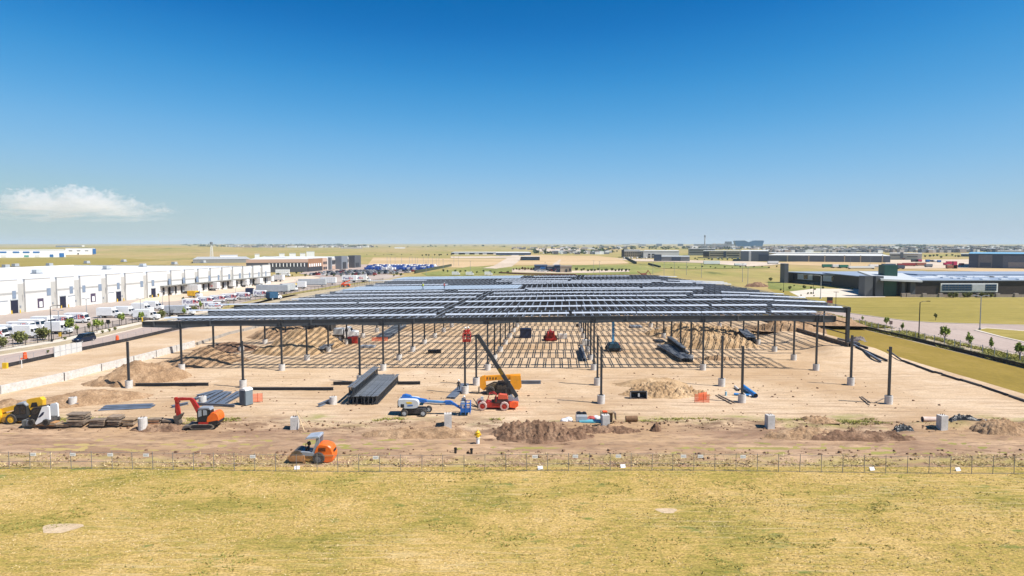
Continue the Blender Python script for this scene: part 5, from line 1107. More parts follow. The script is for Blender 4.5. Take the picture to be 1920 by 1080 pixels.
# -- dark people carrier on the street
def car(lb, loc, rz, paint, L=4.8, h=1.75, grp=None):
    t = thing('parked_car' if grp else 'car', lb, 'car', loc, rz, grp); w2 = .94
    MB().prism([(-L/2,.35),(-L/2+.02,1.0),(-L/2+.25,1.08),(L/2-1.2,1.05),(L/2-.25,.85),(L/2,.65),(L/2,.35),(L/2-.2,.25),(-L/2+.2,.25)], -w2, w2, inset=.05).build('body', paint, t)
    MB().prism([(-L/2+.10,1.05),(-L/2+.35,h-.12),(-L/2+.7,h-.06),(L/2-2.1,h-.06),(L/2-1.75,h-.18),(L/2-1.0,1.03)], -w2+.10, w2-.10, inset=.06).build('glasshouse', glass_d, t)
    MB().prism([(-L/2+.4,h-.1),(-L/2+.7,h),(L/2-2.1,h),(L/2-1.85,h-.1)], -w2+.16, w2-.16, inset=.05).build('roof', paint, t)
    for y in (-.62, .62): MB().box((L/2-.12,y,.72),(.2,.36,.16)).build('headlight', lgrey, t); MB().box((-L/2+.05,y,.85),(.1,.25,.3)).build('tail_light', redp, t)
    for x in (-L/2+.95, L/2-.95):
        for y in (-.85, .85): wheel(t, (x, y, .34), .34, .22, None, lgrey)
    return t
car('dark blue people carrier driving along the left street', at(158,640.5), R(-100), M('car_navy', (.012,.022,.05), .25, .3, .1, 1), 5.0, 1.8)
# -- trees
def leafy(R0, n, size, mat, shape, seed, clump=9):
    rg = np.random.default_rng(seed); cs = []
    while len(cs) < clump:
        p = rg.uniform(-1, 1, 3)
        if (p**2).sum() < 1: cs.append(p*np.array(shape)*.72)
    cs = np.array(cs); k = rg.integers(0, clump, n); C = cs[k]+rg.normal(0, .20, (n, 3))*np.array(shape)
    u = rg.normal(0, 1, (n, 3)); u /= np.linalg.norm(u, axis=1, keepdims=True); v = np.cross(u, rg.normal(0, 1, (n, 3))); v /= np.linalg.norm(v, axis=1, keepdims=True); sz = size*rg.uniform(.6, 1.3, (n, 1))
    V = np.stack([C-u*sz-v*sz*.5, C+u*sz-v*sz*.5, C+u*sz*.7+v*sz*.6, C-u*sz*.6+v*sz*.5], 1).reshape(-1, 3)
    return V, np.arange(n*4).reshape(n, 4)
TREES = {}
def make_tree(kind, n, size, mat, shape, trunk, seed, clump=9):
    V, Q = leafy(1, n, size, mat, shape, seed, clump); me = bpy.data.meshes.new('crown'); me.from_pydata(V.tolist(), [], Q.tolist()); me.materials.append(mat)
    m = MB(); hz = shape[2]*.9; m.cyl((0,0,-.1),(.02,.01,trunk),.07*trunk/1.5+.02,.05,8)
    rg = random.Random(seed)
    for k in range(6):
        a = k*1.05+rg.random(); z = trunk*(.65+.06*k); m.cyl((0,0,z),(math.cos(a)*shape[0]*.6,math.sin(a)*shape[1]*.6,trunk+hz*(.5+.5*rg.random())),.04,.012,5)
    m.cyl((.02,.01,trunk),(0,0,trunk+hz*1.3),.05,.015,6)
    TREES[kind] = (me, m.mesh('trunk', barkm), trunk+shape[2]*.75, trunk+shape[2]*1.75)
leaf_d = leafmat('leaf_distant', [(0,(.06,.085,.03)),(.5,(.10,.125,.045)),(1,(.16,.17,.065))])
make_tree('fresh', 520, .17, leaf_a, (.85,.85,1.25), 1.3, 3, 12); make_tree('fresh_b', 420, .17, leaf_a, (.65,.7,1.15), 1.5, 8, 9); make_tree('round', 700, .19, leaf_b, (1.25,1.25,1.15), .5, 5, 14); make_tree('thin', 260, .15, leaf_b, (.6,.6,1.0), 1.2, 6, 8)
make_tree('conifer', 420, .16, leaf_c, (.6,.6,1.2), .7, 7, 9); make_tree('far_round', 150, .5, leaf_d, (1.6,1.6,1.5), .8, 9, 10); make_tree('russet', 150, .45, leaf_r, (1.5,1.5,1.4), .8, 10, 10)
def tree(kind, px, py, hpx, lb, grp, cat='tree', name=None):
    p = at(px, py); me, tr, cz, hh = TREES[kind]; sc = hpx*(p.y/F)/hh
    t = thing(name or ('shrub' if cat == 'shrub' else 'tree'), lb, cat, p, random.random()*6, grp); t.scale = (sc,)*3
    c = link('crown', me, t); c.location = (0,0,cz); link('trunk', tr, t); return t
LT = [('round',3,652,22,'olive bush at the left photo edge by the pavement'),('round',38,645,25,'tall olive bush by the pavement, second from the left edge'),('fresh_b',50,643,16,'bright green young tree against the second bush'),('round',80,638,25,'broad olive bush right behind the lamp post'),('fresh',131,626,32,'tall fresh green tree left of the dark car'),('fresh_b',144,625,17,'small green tree close right of the tall fresh tree'),('thin',168,622,19,'thin olive tree before the iron fence'),('fresh',182,624,29,'bright fresh green tree standing at the kerb by the dark car'),('fresh_b',192,617,18,'small green tree just behind the bright tree at the kerb'),('thin',204,614,15,'dark thin tree in front of the black fence'),('fresh',228,610,25,'bright green tree between the box trucks and the street'),('fresh',265,604,21,'green tree near the yellow post and left frame end'),('thin',283,600,15,'olive tree left above the frame corner'),('round',302,597,16,'small round green tree before the pale trucks'),('fresh_b',345,593,17,'fresh green tree before the long grey box truck'),('round',364,588,14,'brownish round tree beside the far van row'),('fresh_b',376,581,17,'green tree overlapping a lettered van'),('fresh_b',428,577,11,'small green tree on the street edge above the frame')]
for k in LT: tree(k[0], *k[1:4], k[4], 'trees along the left street')
for px, py, h, lb in [(281.5,559.5,8,'left small round dark tree before the navy dock door'),(297,557,8,'middle small round dark tree by the docks'),(305,553,7,'small dark tree close to the dock canopy'),(343,567,12,'dark conifer in the yard beside the far van row'),(364,560,6,'small dark conifer under the yellow truck'),(297,572,9,'grey-green shrub tree behind the white box trucks'),(489,527,8,'left dark conifer of two before the tan building'),(503,530,8,'right dark conifer of two before the tan building')]: tree('conifer', px, py, h, lb, 'small trees in the truck yard')
for px, py, lb in [(90,662,'low weedy tuft along the left kerb near the lamp post'),(172,628,'dark low shrub left on the gravel strip by the car'),(205,622,'dark low shrubs on the gravel strip mid-way'),(216,619,'dark low shrub close right of the others on the gravel'),(192,625,'pale low shrub on the gravel strip beside the car'),(122,637,'pale flat shrub on the gravel strip left of the car')]: t = tree('round', px, py, 6, lb, 'low shrubs on the gravel strip', 'shrub')
for px, hs_ in [(20,11),(45,9),(65,10)]: pass
# -- iron fence, lamps, street things
def picket(name, lb, line, h, gap, mat, rails=2, post=2.4):
    pts = [at(*q) for q in line]; t = thing(name, lb, 'fence', pts[0]); o = pts[0]; pm_, rm_ = MB(), MB(); posts = []
    for a, b in zip(pts, pts[1:]):
        d = b-a; L = d.length; d = d/L; a0 = a-o
        for k in range(int(L/gap)): q = a0+d*(k*gap); pm_.bar((q.x,q.y,.05),(q.x,q.y,h),.03,.03)
        for k in range(int(L/post)+1): posts.append(a0+d*(k*post))
        for z in [h*.93, h*.12][:rails]: rm_.bar((a0.x,a0.y,z),(a0.x+d.x*L,a0.y+d.y*L,z),.05,.05)
    if gap < 5: pm_.build('pickets', mat, t)
    rm_.build('rails', mat, t); pme = MB().bx(-.05,.05,-.05,.05,-.2,h+.1).mesh('post', mat)
    for q in posts[:95]: l = link('post', pme, t); l.location = q
    return t
picket('iron_fence', 'black iron picket fence between truck yard and left pavement', [(-60,668),(0,656),(100,639),(185,620),(285,599),(395,579.5),(440,570)], 1.7, .33, black, 2, 3.0)
picket('iron_fence', 'dark fence along the far end of the truck yard', [(440,568),(520,556),(620,542),(660,538),(720,528)], 2.0, .5, black, 2, 3.5)
def lamp(lb, px, py, top, arm=1, heads=1, mat=black, alen=1.8, w_=.11, grp='street and yard lamps'):
    p = at(px, py); hh = H-(top-457)/F*p.y; t = thing('lamp_post', lb, 'lamp post', p, 0, grp); MB().cyl((0,0,-.2),(0,0,hh),w_,w_*.7,8).cyl((0,0,0),(0,0,.6),w_*2.2,n=10).build('pole', mat, t)
    for sg in ((1,-1) if heads == 2 else (arm,)):
        a = MB(); a.tube([(0,0,hh-.05),(sg*alen*.4,0,hh+.22),(sg*alen,0,hh+.28)], .05); a.build('arm', mat, t); MB().box((sg*(alen+.25),0,hh+.26),(.75,.32,.14)).build('lamp_head', mat, t)
    return t
lamp('tall dark street lamp with arm to the right, standing by the left pavement', 97, 641, 575); lamp('yard lamp with two heads behind the street lamp', 111, 625, 584, heads=2, alen=.7, mat=greyp); lamp('thin pale yard lamp right of the last lettered van', 163, 601, 562, heads=2, alen=.4, mat=greyp, w_=.09); lamp('yard lamp with two heads before the white box trucks', 264, 589, 562, heads=2, alen=.7, mat=greyp)
lamp('tall dark lamp post before the long grey box truck', 318, 594, 551, heads=2, alen=.5); lamp('thin yard lamp left of the tall dark lamp post', 305, 572, 548, heads=2, alen=.4, mat=greyp, w_=.08); lamp('thin yard lamp behind the yellow truck', 375, 565, 545, heads=2, alen=.4, mat=greyp, w_=.08); lamp('thin yard lamp before the third dock trailer', 442, 556, 529, heads=2, alen=.4, mat=greyp, w_=.08); lamp('thin yard lamp at the far docks', 465, 552, 529, heads=2, alen=.4, mat=greyp, w_=.08); lamp('lamp post at the left end of the long pale trailer', 557, 547, 526, heads=2, alen=.5, mat=greyp, w_=.09)
def barrel(px, py, lb):
    t = thing('traffic_barrel', lb, 'barrel', at(px, py)); MB().cyl((0,0,.05),(0,0,1.05),.32,.25,14).cyl((0,0,1.05),(0,0,1.12),.12,n=8).build('body', safety, t); MB().cyl((0,0,0),(0,0,.08),.45,n=14).build('base', black, t)
    for z in (.38, .75): MB().cyl((0,0,z),(0,0,z+.12),.318-.07*z,.31-.07*z,14).build('reflective_band', whitep, t)
    t.scale = (1.15,)*3
barrel(47,673,'orange traffic barrel at the left street edge, nearer one'); barrel(220,639.5,'orange traffic barrel on the street right of the dark car')
p = st(41, 690); T(MB().cyl((0,0,-.1),(0,0,1.5),.06).cyl((0,0,1.5),(0,0,1.75),.12,n=8,mi=1).build('marker_post', [whitep, safety], None, p), 'white marker post with orange top on the bare soil', 'marker'); p = at(10,692); T(MB().bx(-.4,.4,-.2,.2,0,1.1).build('yellow_barrier', safety_y, None, p), 'yellow barrier end at the left photo edge', 'barrier'); p = at(113,631); T(MB().bx(-.25,.25,-.25,.25,0,.9).bx(-.28,.28,-.28,.28,.9,1.0).build('utility_box', safety_y, None, p), 'small yellow utility box on the left gravel strip', 'utility box'); p = at(267,605); T(MB().bx(-.12,.12,-.12,.12,0,1.4).cyl((0,0,1.4),(0,0,1.5),.14,n=8).build('utility_post', safety_y, None, p), 'yellow utility post near the frame corner', 'post')
# -- silt fence and white panels beside the left street
def fab_fence(lb, line, h, mat, pairs=3.0, top=1.7, lean=0):
    pts = [at(*q) for q in line]; t = thing('silt_fence', lb, 'fence', pts[0]); o = pts[0]; f, wv, s_ = MB(), MB(), []
    for a, b in zip(pts, pts[1:]):
        d = b-a; L = d.length; n = max(1, int(L/1.5)); 
        for k in range(n):
            p, q = a+d*(k/n)-o, a+d*((k+1)/n)-o; r_ = random.uniform(-.05,.05); f.bar((p.x,p.y,h/2),(q.x,q.y,h/2+r_*.3),.04+.06*random.random(),h)
            if k % 2 == 0: s_.append(p)
        for z in (top*.97,): wv.bar((a-o)+Vector((0,0,z)), (b-o)+Vector((0,0,z)), .03, .03)
    f.build('fabric', mat, t); wv.build('wire', greyp, t); sm = MB().cyl((0,0,-.2),(0,0,top),.03,n=5).mesh('stake', greyp)
    for p in s_[:90]: l = link('stake', sm, t); l.location = p
    return t
blackfab = M('silt_fabric', (.022,.021,.024), .7, 0, .35, .8, dirt=(.2,.16,.12), dirt_amt=.1)
fab_fence('black silt fence with thin stakes along the left street', [(10,690),(100,670),(152,658),(240,640),(330,619),(420,601),(500,583)], .75, blackfab)
t = thing('site_hoarding', 'white panels fixed to the silt fence by the left street', 'hoarding', at(101,669)); a, b = at(101,670), at(153,658.5)
for k in range(5):
    p, q = a+(b-a)*(k/5)-t.location, a+(b-a)*((k+.95)/5)-t.location; pn = MB().bar((p.x+.25,p.y-.2,1.0),(q.x+.25,q.y-.2,1.0),.05,1.9).build('panel', M('panel_white', (.55,.55,.54), .7, 0, .1, .8), t)
    MB().bar((p.x+.25,p.y-.2,0),(p.x+.25,p.y-.2,2.05),.1,.1).bar((p.x+.29,p.y-.24,1.0),(q.x+.29,q.y-.24,1.0),.04,.05).build('frame', lgrey, pn)
# ================================================================ RIGHT SIDE
fab_fence('black silt fence running along the olive verge at the right', [(1560,602),(1596,611),(1700,635),(1800,660),(1920,690),(2080,729)], .75, blackfab, top=.9)
picket('chain_link_fence', 'thin wire fence in the weeds beside the right street', [(1590,605),(1700,632),(1800,654),(1920,681),(2050,710)], 1.7, 50, greyp, 2, 3.2)
for k in [('fresh_b',1617,603,11,'smallest young tree by the far bend of the right street'),('fresh',1662,613,20,'bushy young tree near the small sign by the right street'),('fresh_b',1692,622,17,'young tree left of the tall dark lamp by the right street'),('fresh',1771,644,36,'tallest young tree by the right street, right of the lamp'),('fresh_b',1816.5,653,30,'slim young tree second right of the lamp by the right street'),('fresh_b',1858,658,25,'sparse young tree between two fuller ones by the right street'),('fresh',1911,676,37,'full young tree nearest the right photo edge'),('thin',1754,601,15,'thin young tree alone on the right lawn edge')]: tree(k[0], *k[1:4], k[4], 'young trees along the right street')
lamp('tall dark lamp with arm to the right beside the right street', 1722.5, 636, 567, w_=.13, alen=1.6); lamp('tall grey lamp on the grass island at the right', 1837, 619.5, 556, heads=2, alen=1.4, mat=greyp, w_=.13); lamp('pale lamp with a long arm left before the dark building', 1538.5, 560, 517, -1, 1, lgrey, 4.2, .16); lamp('plain dark pole right of the dark red sign', 1567, 574, 549, heads=2, alen=.2); lamp('dark lamp post left of the dark building', 1469, 548, 531, heads=2, alen=.3); lamp('short dark lamp in the grass slope', 1525, 551, 532, -1, 1, black, 1.2, .12)
def sign(lb, px, py, top, wd_, hh, mats, name='sign'):
    p = at(px, py); z = H-(top-457)/F*p.y; t = thing(name, lb, 'sign', p); MB().cyl((0,.05,-.2),(0,.05,z),.05,n=6).build('post', greyp, t); m = MB().bx(-wd_/2,wd_/2,-.05,.02,z-hh,z)
    if len(mats) > 1: m.bx(-wd_/2+.05,wd_/2-.05,-.07,-.04,z-hh+.05,z-hh*.55,1)
    m.build('panel', mats, t)
sign('black sign with dark red lower half behind the frame corner', 1555.5, 575, 557, 2.0, 2.2, [black, M('sign_red', (.28,.05,.03), .6)]); sign('small dark sign on a post beside the right street', 1670, 616, 602, .8, .9, [M('sign_brown', (.12,.08,.07), .6)]); sign('small dark sign at the left street fence', 203, 617, 600, .9, .9, [black])
# -- dark building with canopy
brown = M('dark_brown_cladding', (.034,.024,.021), .6, 0, .2, .6); roofg = M('pale_blue_roof', (.26,.31,.39), .6, 0, .06, .1, dirt=(.36,.4,.47), dirt_amt=.2); dgrey = M('dark_grey_panel', (.085,.09,.10), .6, 0, .1, .3); greenp = M('dark_green_panel', (.008,.055,.042), .5, 0, .15, .5)
A = at(1713, 554); t = thing('office_building', 'long dark brown building with pale roof, sloping canopy and green tower', 'building', (A.x, A.y, 0)); fh = 6.1
def loc(p): return (p.x-A.x, p.y-A.y)
MB().bx(-4,110,0,72,-.2,fh).build('wall', brown, t); rf = MB().bx(-5,111,-.6,73,fh,fh+.35); rf = rf.build('roof', roofg, t)
skl = MB()
for px, py, wd_, d_ in [(1733,523,10,4),(1750,521.5,9,4),(1840,521,9,4),(1868,521,9,4),(1902,521.5,9,4),(1772,522.5,3,2),(1783,521.5,3,2),(1791,523.5,3,2),(1804,524,3,2),(1814,525,3,2),(1846,525.5,3,2),(1881,525.5,3,2),(1914,525.8,3,2),(1815,521,3,3),(1762,519,4,3)]:
    q = at(px, py, fh); x, y = loc(q); skl.bx(x-wd_/2,x+wd_/2,y-d_/2,y+d_/2,fh+.3,fh+.75)
skl.build('skylights', whitep, rf)
# second roof step and far parapets
MB().bx(25,111,40,72.5,fh+.36,fh+1.0).build('roof_step', roofg, t)
def fb(name, px0, px1, py0, py1, mat, y=-.15, Y=A.y, parent=t, d=.3):
    a, b = atY(px0, py1, Y), atY(px1, py0, Y); return MB().bx(a.x-A.x,b.x-A.x,Y-A.y+y-d,Y-A.y+y+d,a.z,b.z).build(name, mat, parent)
wf = fb('window', 1762, 1869.5, 531, 547.5, whitep, -.3); fb('pane', 1764.5, 1820, 533, 545, glass_b, -.72, parent=wf, d=.06); fb('pane', 1845, 1866.5, 533, 545, glass_b, -.72, parent=wf, d=.06); fb('blank_panel', 1820.5, 1844.5, 533, 545, lgrey, -.72, parent=wf, d=.06)
m = MB(); 
for px in range(1770, 1820, 6): a, b = atY(px, 545, A.y), atY(px+.6, 533, A.y); m.bx(a.x-A.x,b.x-A.x,-.84,-.70,a.z,b.z)
for px in (1850,1856,1861.5): a, b = atY(px, 545, A.y), atY(px+.6, 533, A.y); m.bx(a.x-A.x,b.x-A.x,-.84,-.70,a.z,b.z)
for py in (537,541): 
    for x0, x1 in ((1765,1820),(1845,1866)): a, b = atY(x0, py+.4, A.y), atY(x1, py, A.y); m.bx(a.x-A.x,b.x-A.x,-.83,-.71,a.z,b.z)
m.build('mullion', greyp, wf)
# left wing receding towards the grey fin
p0, p1 = at(1621, 541), at(1473, 529); l0, l1 = Vector((*loc(p0), 0)), Vector((*loc(p1), 0)); d = (l1-l0); L = d.length; wing = MB(); nrm = Vector((-d.y, d.x, 0)).normalized(); nrm = nrm if nrm.y < 0 else -nrm
wing.slab([(l0.x,l0.y),(l0.x+60,l0.y-2),(l1.x+80,l1.y+8),(l1.x,l1.y)], -.2, fh-.6); wing.build('wing_wall', brown, t); m = MB(); m.slab([(l0.x-1,l0.y-1),(l0.x+62,l0.y-3),(l1.x+82,l1.y+9),(l1.x-1,l1.y+.5)], fh-.6, fh-.2); m.build('wing_roof', roofg, t)
def wing_part(name, a, b, z0, z1, mat, off=.3):
    p, q = l0+d*a+nrm*off, l0+d*b+nrm*off; MB().bar((p.x,p.y,(z0+z1)/2),(q.x,q.y,(z0+z1)/2),.4,z1-z0).build(name, mat, t)
for a, b in ((.26,.48),(.62,.82)): wing_part('pale_panel', a, b, 2.2, 5.2, lgrey, .3); wing_part('window', a+.06, a+.11, 2.6, 4.8, glass_d, .5)
wing_part('window', .88, .95, .2, 4.5, black); wing_part('doorway', .05, .16, .0, 4.2, black); wing_part('wing_base', 0, 1, -.1, 1.2, M('base_blue_grey', (.06,.065,.08), .7), .15)
fin = at(1470, 530); x, y = loc(fin); MB().bx(x-1.1,x+1.1,y-3,y+3,-.2,10.6).build('fin_wall', dgrey, t)
# canopy: two sloping plates on pillars, green block and green tower
Yc = at(1690, 556).y; c0 = Yc-A.y
def cpt(px, py, Y): q = atY(px, py, Y); return (q.x-A.x, q.y-A.y, q.z)
v = [cpt(1608,508,Yc+34), cpt(1692,512,Yc+34), cpt(1730,526,Yc-2), cpt(1652,523,Yc-2)]
m = MB(); n0 = len(m.v); m.add(v+[(a, b, c-.7) for a, b, c in v], [(0,1,2,3),(7,6,5,4),(0,4,5,1),(1,5,6,2),(2,6,7,3),(3,7,4,0)]); m.build('canopy', M('canopy_pale', (.50,.52,.53), .6, 0, .06, .2), t)
for x0, x1, y0, mt, dp in ((1621,1637,555,dgrey,5),(1641,1657,555,dgrey,5),(1690,1698,556,dgrey,2),(1706.5,1717,556,dgrey,3)): 
    a, b = atY(x0, 556, Yc), atY(x1, 521, Yc); MB().bx(a.x-A.x,b.x-A.x,c0,c0+dp,-.2,8.3 if x0 < 1650 else 6.4).build('pillar', mt, t)
a, b = atY(1658, 556, Yc), atY(1683, 521, Yc); MB().bx(a.x-A.x,b.x-A.x,c0+.5,c0+8,-.2,7.0).build('green_wall', greenp, t)
a, b = atY(1658.5, 512, Yc+14), atY(1683.5, 497, Yc+14); MB().bx(a.x-A.x,b.x-A.x,c0+14,c0+19,0,b.z).build('green_tower', greenp, t)
a, b = atY(1699, 556, Yc+6), atY(1714, 527, Yc+6); MB().bx(a.x-A.x-16,b.x-A.x,c0+6,c0+7,-.1,6.0).build('painted_entrance_shade', black, t)  # black slab painted in for the shade behind the canopy pillars
# low site wall with pillars and shrubs before it
pts = [at(1690,557.2), at(1800,557), at(1935,557)]; o_ = pts[0]; t2 = thing('garden_wall', 'low tan wall with square pillars before the dark building', 'wall', o_); MB().bx(0,pts[2].x-o_.x,-.15,.15,-.1,1.1).build('wall', M('wall_tan', (.30,.24,.19), .8), t2)
for px in (1692,1701,1731,1761.5,1797,1833,1868,1902.5): q = at(px,557); MB().bx(q.x-o_.x-.8,q.x-o_.x+.8,-.5,.5,-.1,1.6).build('pillar', M('pillar_tan', (.30,.25,.21), .8), t2)
for k, (px, py, h) in enumerate([(1781,558,9),(1792,558,10),(1808,558,9),(1818,557.5,10),(1840,558,10),(1850,558,8),(1858,558,8),(1787,558.4,7),(1604,541,8),(1598,543,5)]): tree('round', px, py, h, f'{ordn[k]} olive shrub from the left before the dark building' if k < 8 else ('round dark shrub left of the canopy','low yellowish shrub by the canopy drive')[k-8], 'shrubs before the dark building', 'shrub')
for k, (px, py, h) in enumerate([(1481,543,7),(1508,541.5,7),(1521,542,5),(1464,545,4),(1528,544,4),(1543,542,5),(1489,537,3),(1515,552,4),(1521,551.5,4),(1502,555,3),(1526,556,3),(1445,527,7)]): tree('round', px, py, h, f'{ordn[k]} green shrub in list order on the grass slope left of the dark building', 'shrubs on the grass slope', 'shrub')['label'] = f'green shrub on the slope by the dark building, {ordn[k]} of twelve'
# ================================================================ DISTANCE
WHT = M('far_white', (.80,.80,.79), .7, 0, .04, .05); GRY = M('far_grey', (.17,.185,.21), .7, 0, .06, .05); NVY = M('far_navy', (.05,.07,.115), .6, 0, .08, .05); TANM = M('far_tan', (.46,.37,.27), .8, 0, .06, .05); PLE = M('far_pale_roof', (.62,.62,.60), .8, 0, .05, .03); DRK = M('far_dark', (.035,.037,.045), .7, 0, .15, .1); SAL = M('far_salmon', (.50,.34,.26), .8, 0, .06, .05); ORG = M('far_orange_brick', (.29,.15,.08), .8, 0, .1, .1); BLU = M('far_blue', (.02,.13,.36), .5, 0, .1, .1); CRM = M('far_cream', (.56,.47,.34), .8)
def far_b(name, lb, px0, px1, yb, yt, depth, wall, roof, items=(), rise=.3, cat='building', solid=True):
    Y = at(960, yb).y; a = atY(px0, yb, Y); c_ = atY((px0+px1)/2, yb, Y); ph = math.atan2(c_.x, c_.y); ph = max(-.6, min(.6, ph)); cu_, su_ = math.cos(ph), -math.sin(ph); k0 = (px0-960)/F; s0 = (k0*c_.y-c_.x)/(cu_-k0*su_); a = c_+Vector((cu_, su_, 0))*s0; a.z = 0
    def along(px):                                   # metres along the front wall, which faces the site
        k = (px-960)/F; return (k*a.y-a.x)/(cu_-k*su_)
    def hz_(px, py): s1 = along(px); return atY(px, py, a.y+su_*s1).z
    t = thing(name, lb, cat, (a.x, a.y, 0), math.atan2(su_, cu_)); Wd = along(px1); h = hz_((px0+px1)/2, yt)
    MB().bx(0,Wd,0,depth,-1,h).build('wall', wall, t); MB().bx(-.3,Wd+.3,-.3,depth+.3,h,h+rise).build('roof', roof, t)
    for q in items:
        nm, x0, x1, y0, y1, mt = q[:6]; pr = q[6] if len(q) > 6 else .25; x0, x1, xm = along(x0), along(x1), (x0+x1)/2; MB().bx(x0,x1,-pr,.2,hz_(xm, y1) if y1 < yb-.4 else 0,hz_(xm, y0)).build(nm, mt, t)
    return t
W_ = lambda xs_, w_, y0, y1, m=DRK: [('window', x, x+w_, y0, y1, m) for x in xs_]
far_b('white_building', 'white low building with dark blue window bands at the left horizon', -60, 124, 483, 469.5, 140, WHT, PLE, W_([1,25,44,63], 12.5, 471.5, 474.5, BLU)+[('door', 94,101,477,482,BLU),('door',112,121,474.5,482,BLU),('door',46,55,478.5,482,M('far_teal',(.10,.30,.25),.6)),('wall_panel',3,12,478,482.5,PLE),('wall_panel',66,75,478,482.5,PLE)])
far_b('white_building', 'right wing of the white buildings with a blue glass corner at the left horizon', 124, 180, 477.5, 466, 90, WHT, PLE, W_([130,145,160], 7, 469.5, 471, DRK)+[('glass_corner',175,181,466.5,476,BLU,1),('door',146,149,474.5,477,DRK)])
far_b('farm_building', 'tiny row of sheds above the white buildings at the left', 106, 160, 463.8, 460.5, 30, GRY, PLE, [('white_gable',155,160,460,463.5,WHT)])
far_b('flat_building', 'pale grey long building behind the right part of the white warehouse', 362, 470, 493, 486.3, 160, M('far_pale_grey', (.25,.25,.24), .8), M('far_grey_roof', (.42,.42,.41), .8))
# brick office: dark front with white fins, orange corner, pale wing with dark box towers turned to the sun
fp = [at(462,511.5), at(577,510), at(604,507.5), at(676,500.3)]; t = thing('office_building', 'dark brick office with orange corner and pale wing of dark box towers', 'building', fp[1]); O_ = fp[1]; fq = [p-O_ for p in fp]; hB = 9.9
foot = [(p.x,p.y) for p in fq]+[(fq[3].x-95,fq[3].y+12),(fq[0].x-40,fq[0].y+150)]
MB().slab(foot, -1, hB-.6).build('wall', M('wing_white', (.50,.45,.42), .8), t); MB().slab([(x*1.0, y) for x, y in foot], hB-.6, hB-.3).build('roof', PLE, t)
def seg(i, a, b, z0, z1, mat, name, off=.25, th=.4):
    p, q = fq[i], fq[i+1]; d = q-p; n_ = Vector((d.y, -d.x, 0)).normalized(); u, v = p+d*a+n_*off, p+d*b+n_*off
    return MB().bar((u.x,u.y,(z0+z1)/2), (v.x,v.y,(z0+z1)/2), th, z1-z0).build(name, mat, t)
seg(0, 0, 1.0, -.5, hB-2.6, M('black_brick', (.07,.072,.08), .7, 0, .1, .3), 'dark_brick_wall'); seg(0, 0, 1.01, hB-2.6, hB, SAL, 'parapet', .4)
for k in range(11): seg(0, .36+.058*k, .374+.058*k, 4.2, 6.8, WHT, 'window_fin', .5)
seg(0, .34, .99, 4.3, 6.6, DRK, 'window_band', .32)
seg(1, 0, 1, 3.6, hB+.2, ORG, 'orange_brick_wall', .3); seg(1, 0, 1, 0, 3.6, DRK, 'base_glazing', .2)
for k in range(6): seg(1, .05+.15*k, .12+.15*k, 3.9, 6.2, WHT, 'window_fin', .6)
seg(2, 0, .10, 0, hB+.2, SAL, 'tan_wall', .3)
for k in range(2):
    for z in (1.0, 5.2): seg(2, .015+.045*k, .045+.045*k, z, z+2, DRK, 'window', .6)
for a_, b_, z0, z1, m_, nm, off, th in [(.14,.17,0,hB+.5,GRY,'grey_fin',1,2.5),(.19,.30,4.8,7.8,DRK,'window_band',.3,.4),(.19,.30,.5,3.2,SAL,'salmon_panel',.3,.4),(.31,.47,0,hB+1.2,GRY,'dark_tower',2.5,6),(.34,.42,.3,6,DRK,'entrance',5.6,.6),(.49,.64,5.4,7.8,DRK,'window_band',.3,.4),(.49,.64,1,3.4,SAL,'salmon_panel',.3,.4),(.66,.84,0,hB+1.2,M('tower_dark',(.085,.09,.10),.7),'dark_tower',2.5,6),(.69,.78,1.5,4.5,DRK,'entrance',5.6,.6),(.87,.98,5.4,7.8,DRK,'window_band',.3,.4)]: seg(2, a_, b_, z0, z1, m_, nm, off, th)
for k, (x0, x1, y0, y1) in enumerate([(413,446,478.5,484),(478,487,476.5,482),(524,534,475.5,480.5),(543,555,475,480),(563,573,475,480),(575,590,471.5,477.5)]): far_b('rooftop_unit', ('widest white plant block on the roofs left of the brick office','small white plant block above the pale roof','left pale plant box above the brick office','middle pale plant box above the brick office','right pale plant box above the brick office','tall white plant box above the brick office')[k], x0, x1, y1+4, y0, 12, WHT, PLE, cat='rooftop unit')
far_b('low_building', 'long low building with bright roof and dark front in the middle distance', 846, 996, 477, 473.6, 110, DRK, PLE, W_([852,872,890,905,925], 8, 475.2, 476.6, WHT))
far_b('low_building', 'right part of the bright roofed long building', 930, 995, 478.5, 474.2, 40, M('far_dark_blue',(.06,.085,.14),.6), PLE)  # plain dark blue wall under a pale roof
far_b('low_building', 'small dark flat building with pale roof below the long bright roof', 976, 1012, 488.5, 481.5, 16, DRK, PLE, [('window_band',980,1009,484,487,glass_b)])
far_b('low_building', 'navy fronted building left part with white cars before it', 1002, 1026, 507, 498.5, 28, NVY, NVY, [('blue_panel',1013,1024,500,504,BLU)]); far_b('low_building', 'grey middle part between the two navy fronts', 1026, 1040, 508, 500, 28, GRY, M('roof_brown', (.25,.20,.16), .8)); far_b('low_building', 'navy block at the right of the grey front', 1040, 1050.5, 508.5, 498.5, 24, NVY, NVY)
far_b('low_building', 'tan building with two dark gate openings', 1050.5, 1072, 511, 500, 22, TANM, M('roof_brown', (.25,.20,.16), .8), [('doorway',1060,1064,504.5,510.5,DRK),('doorway',1067,1071,503.5,508,DRK)])
far_b('office_building', 'tan two-storey office with window rows near the white hall', 1168, 1206, 483, 471, 50, TANM, PLE, [('window',1171+4*k,1173+4*k,y,y+2.2,DRK) for k in range(8) for y in (473,477.5)]+[('dark_stair',1165,1170,468,482,DRK,1)])
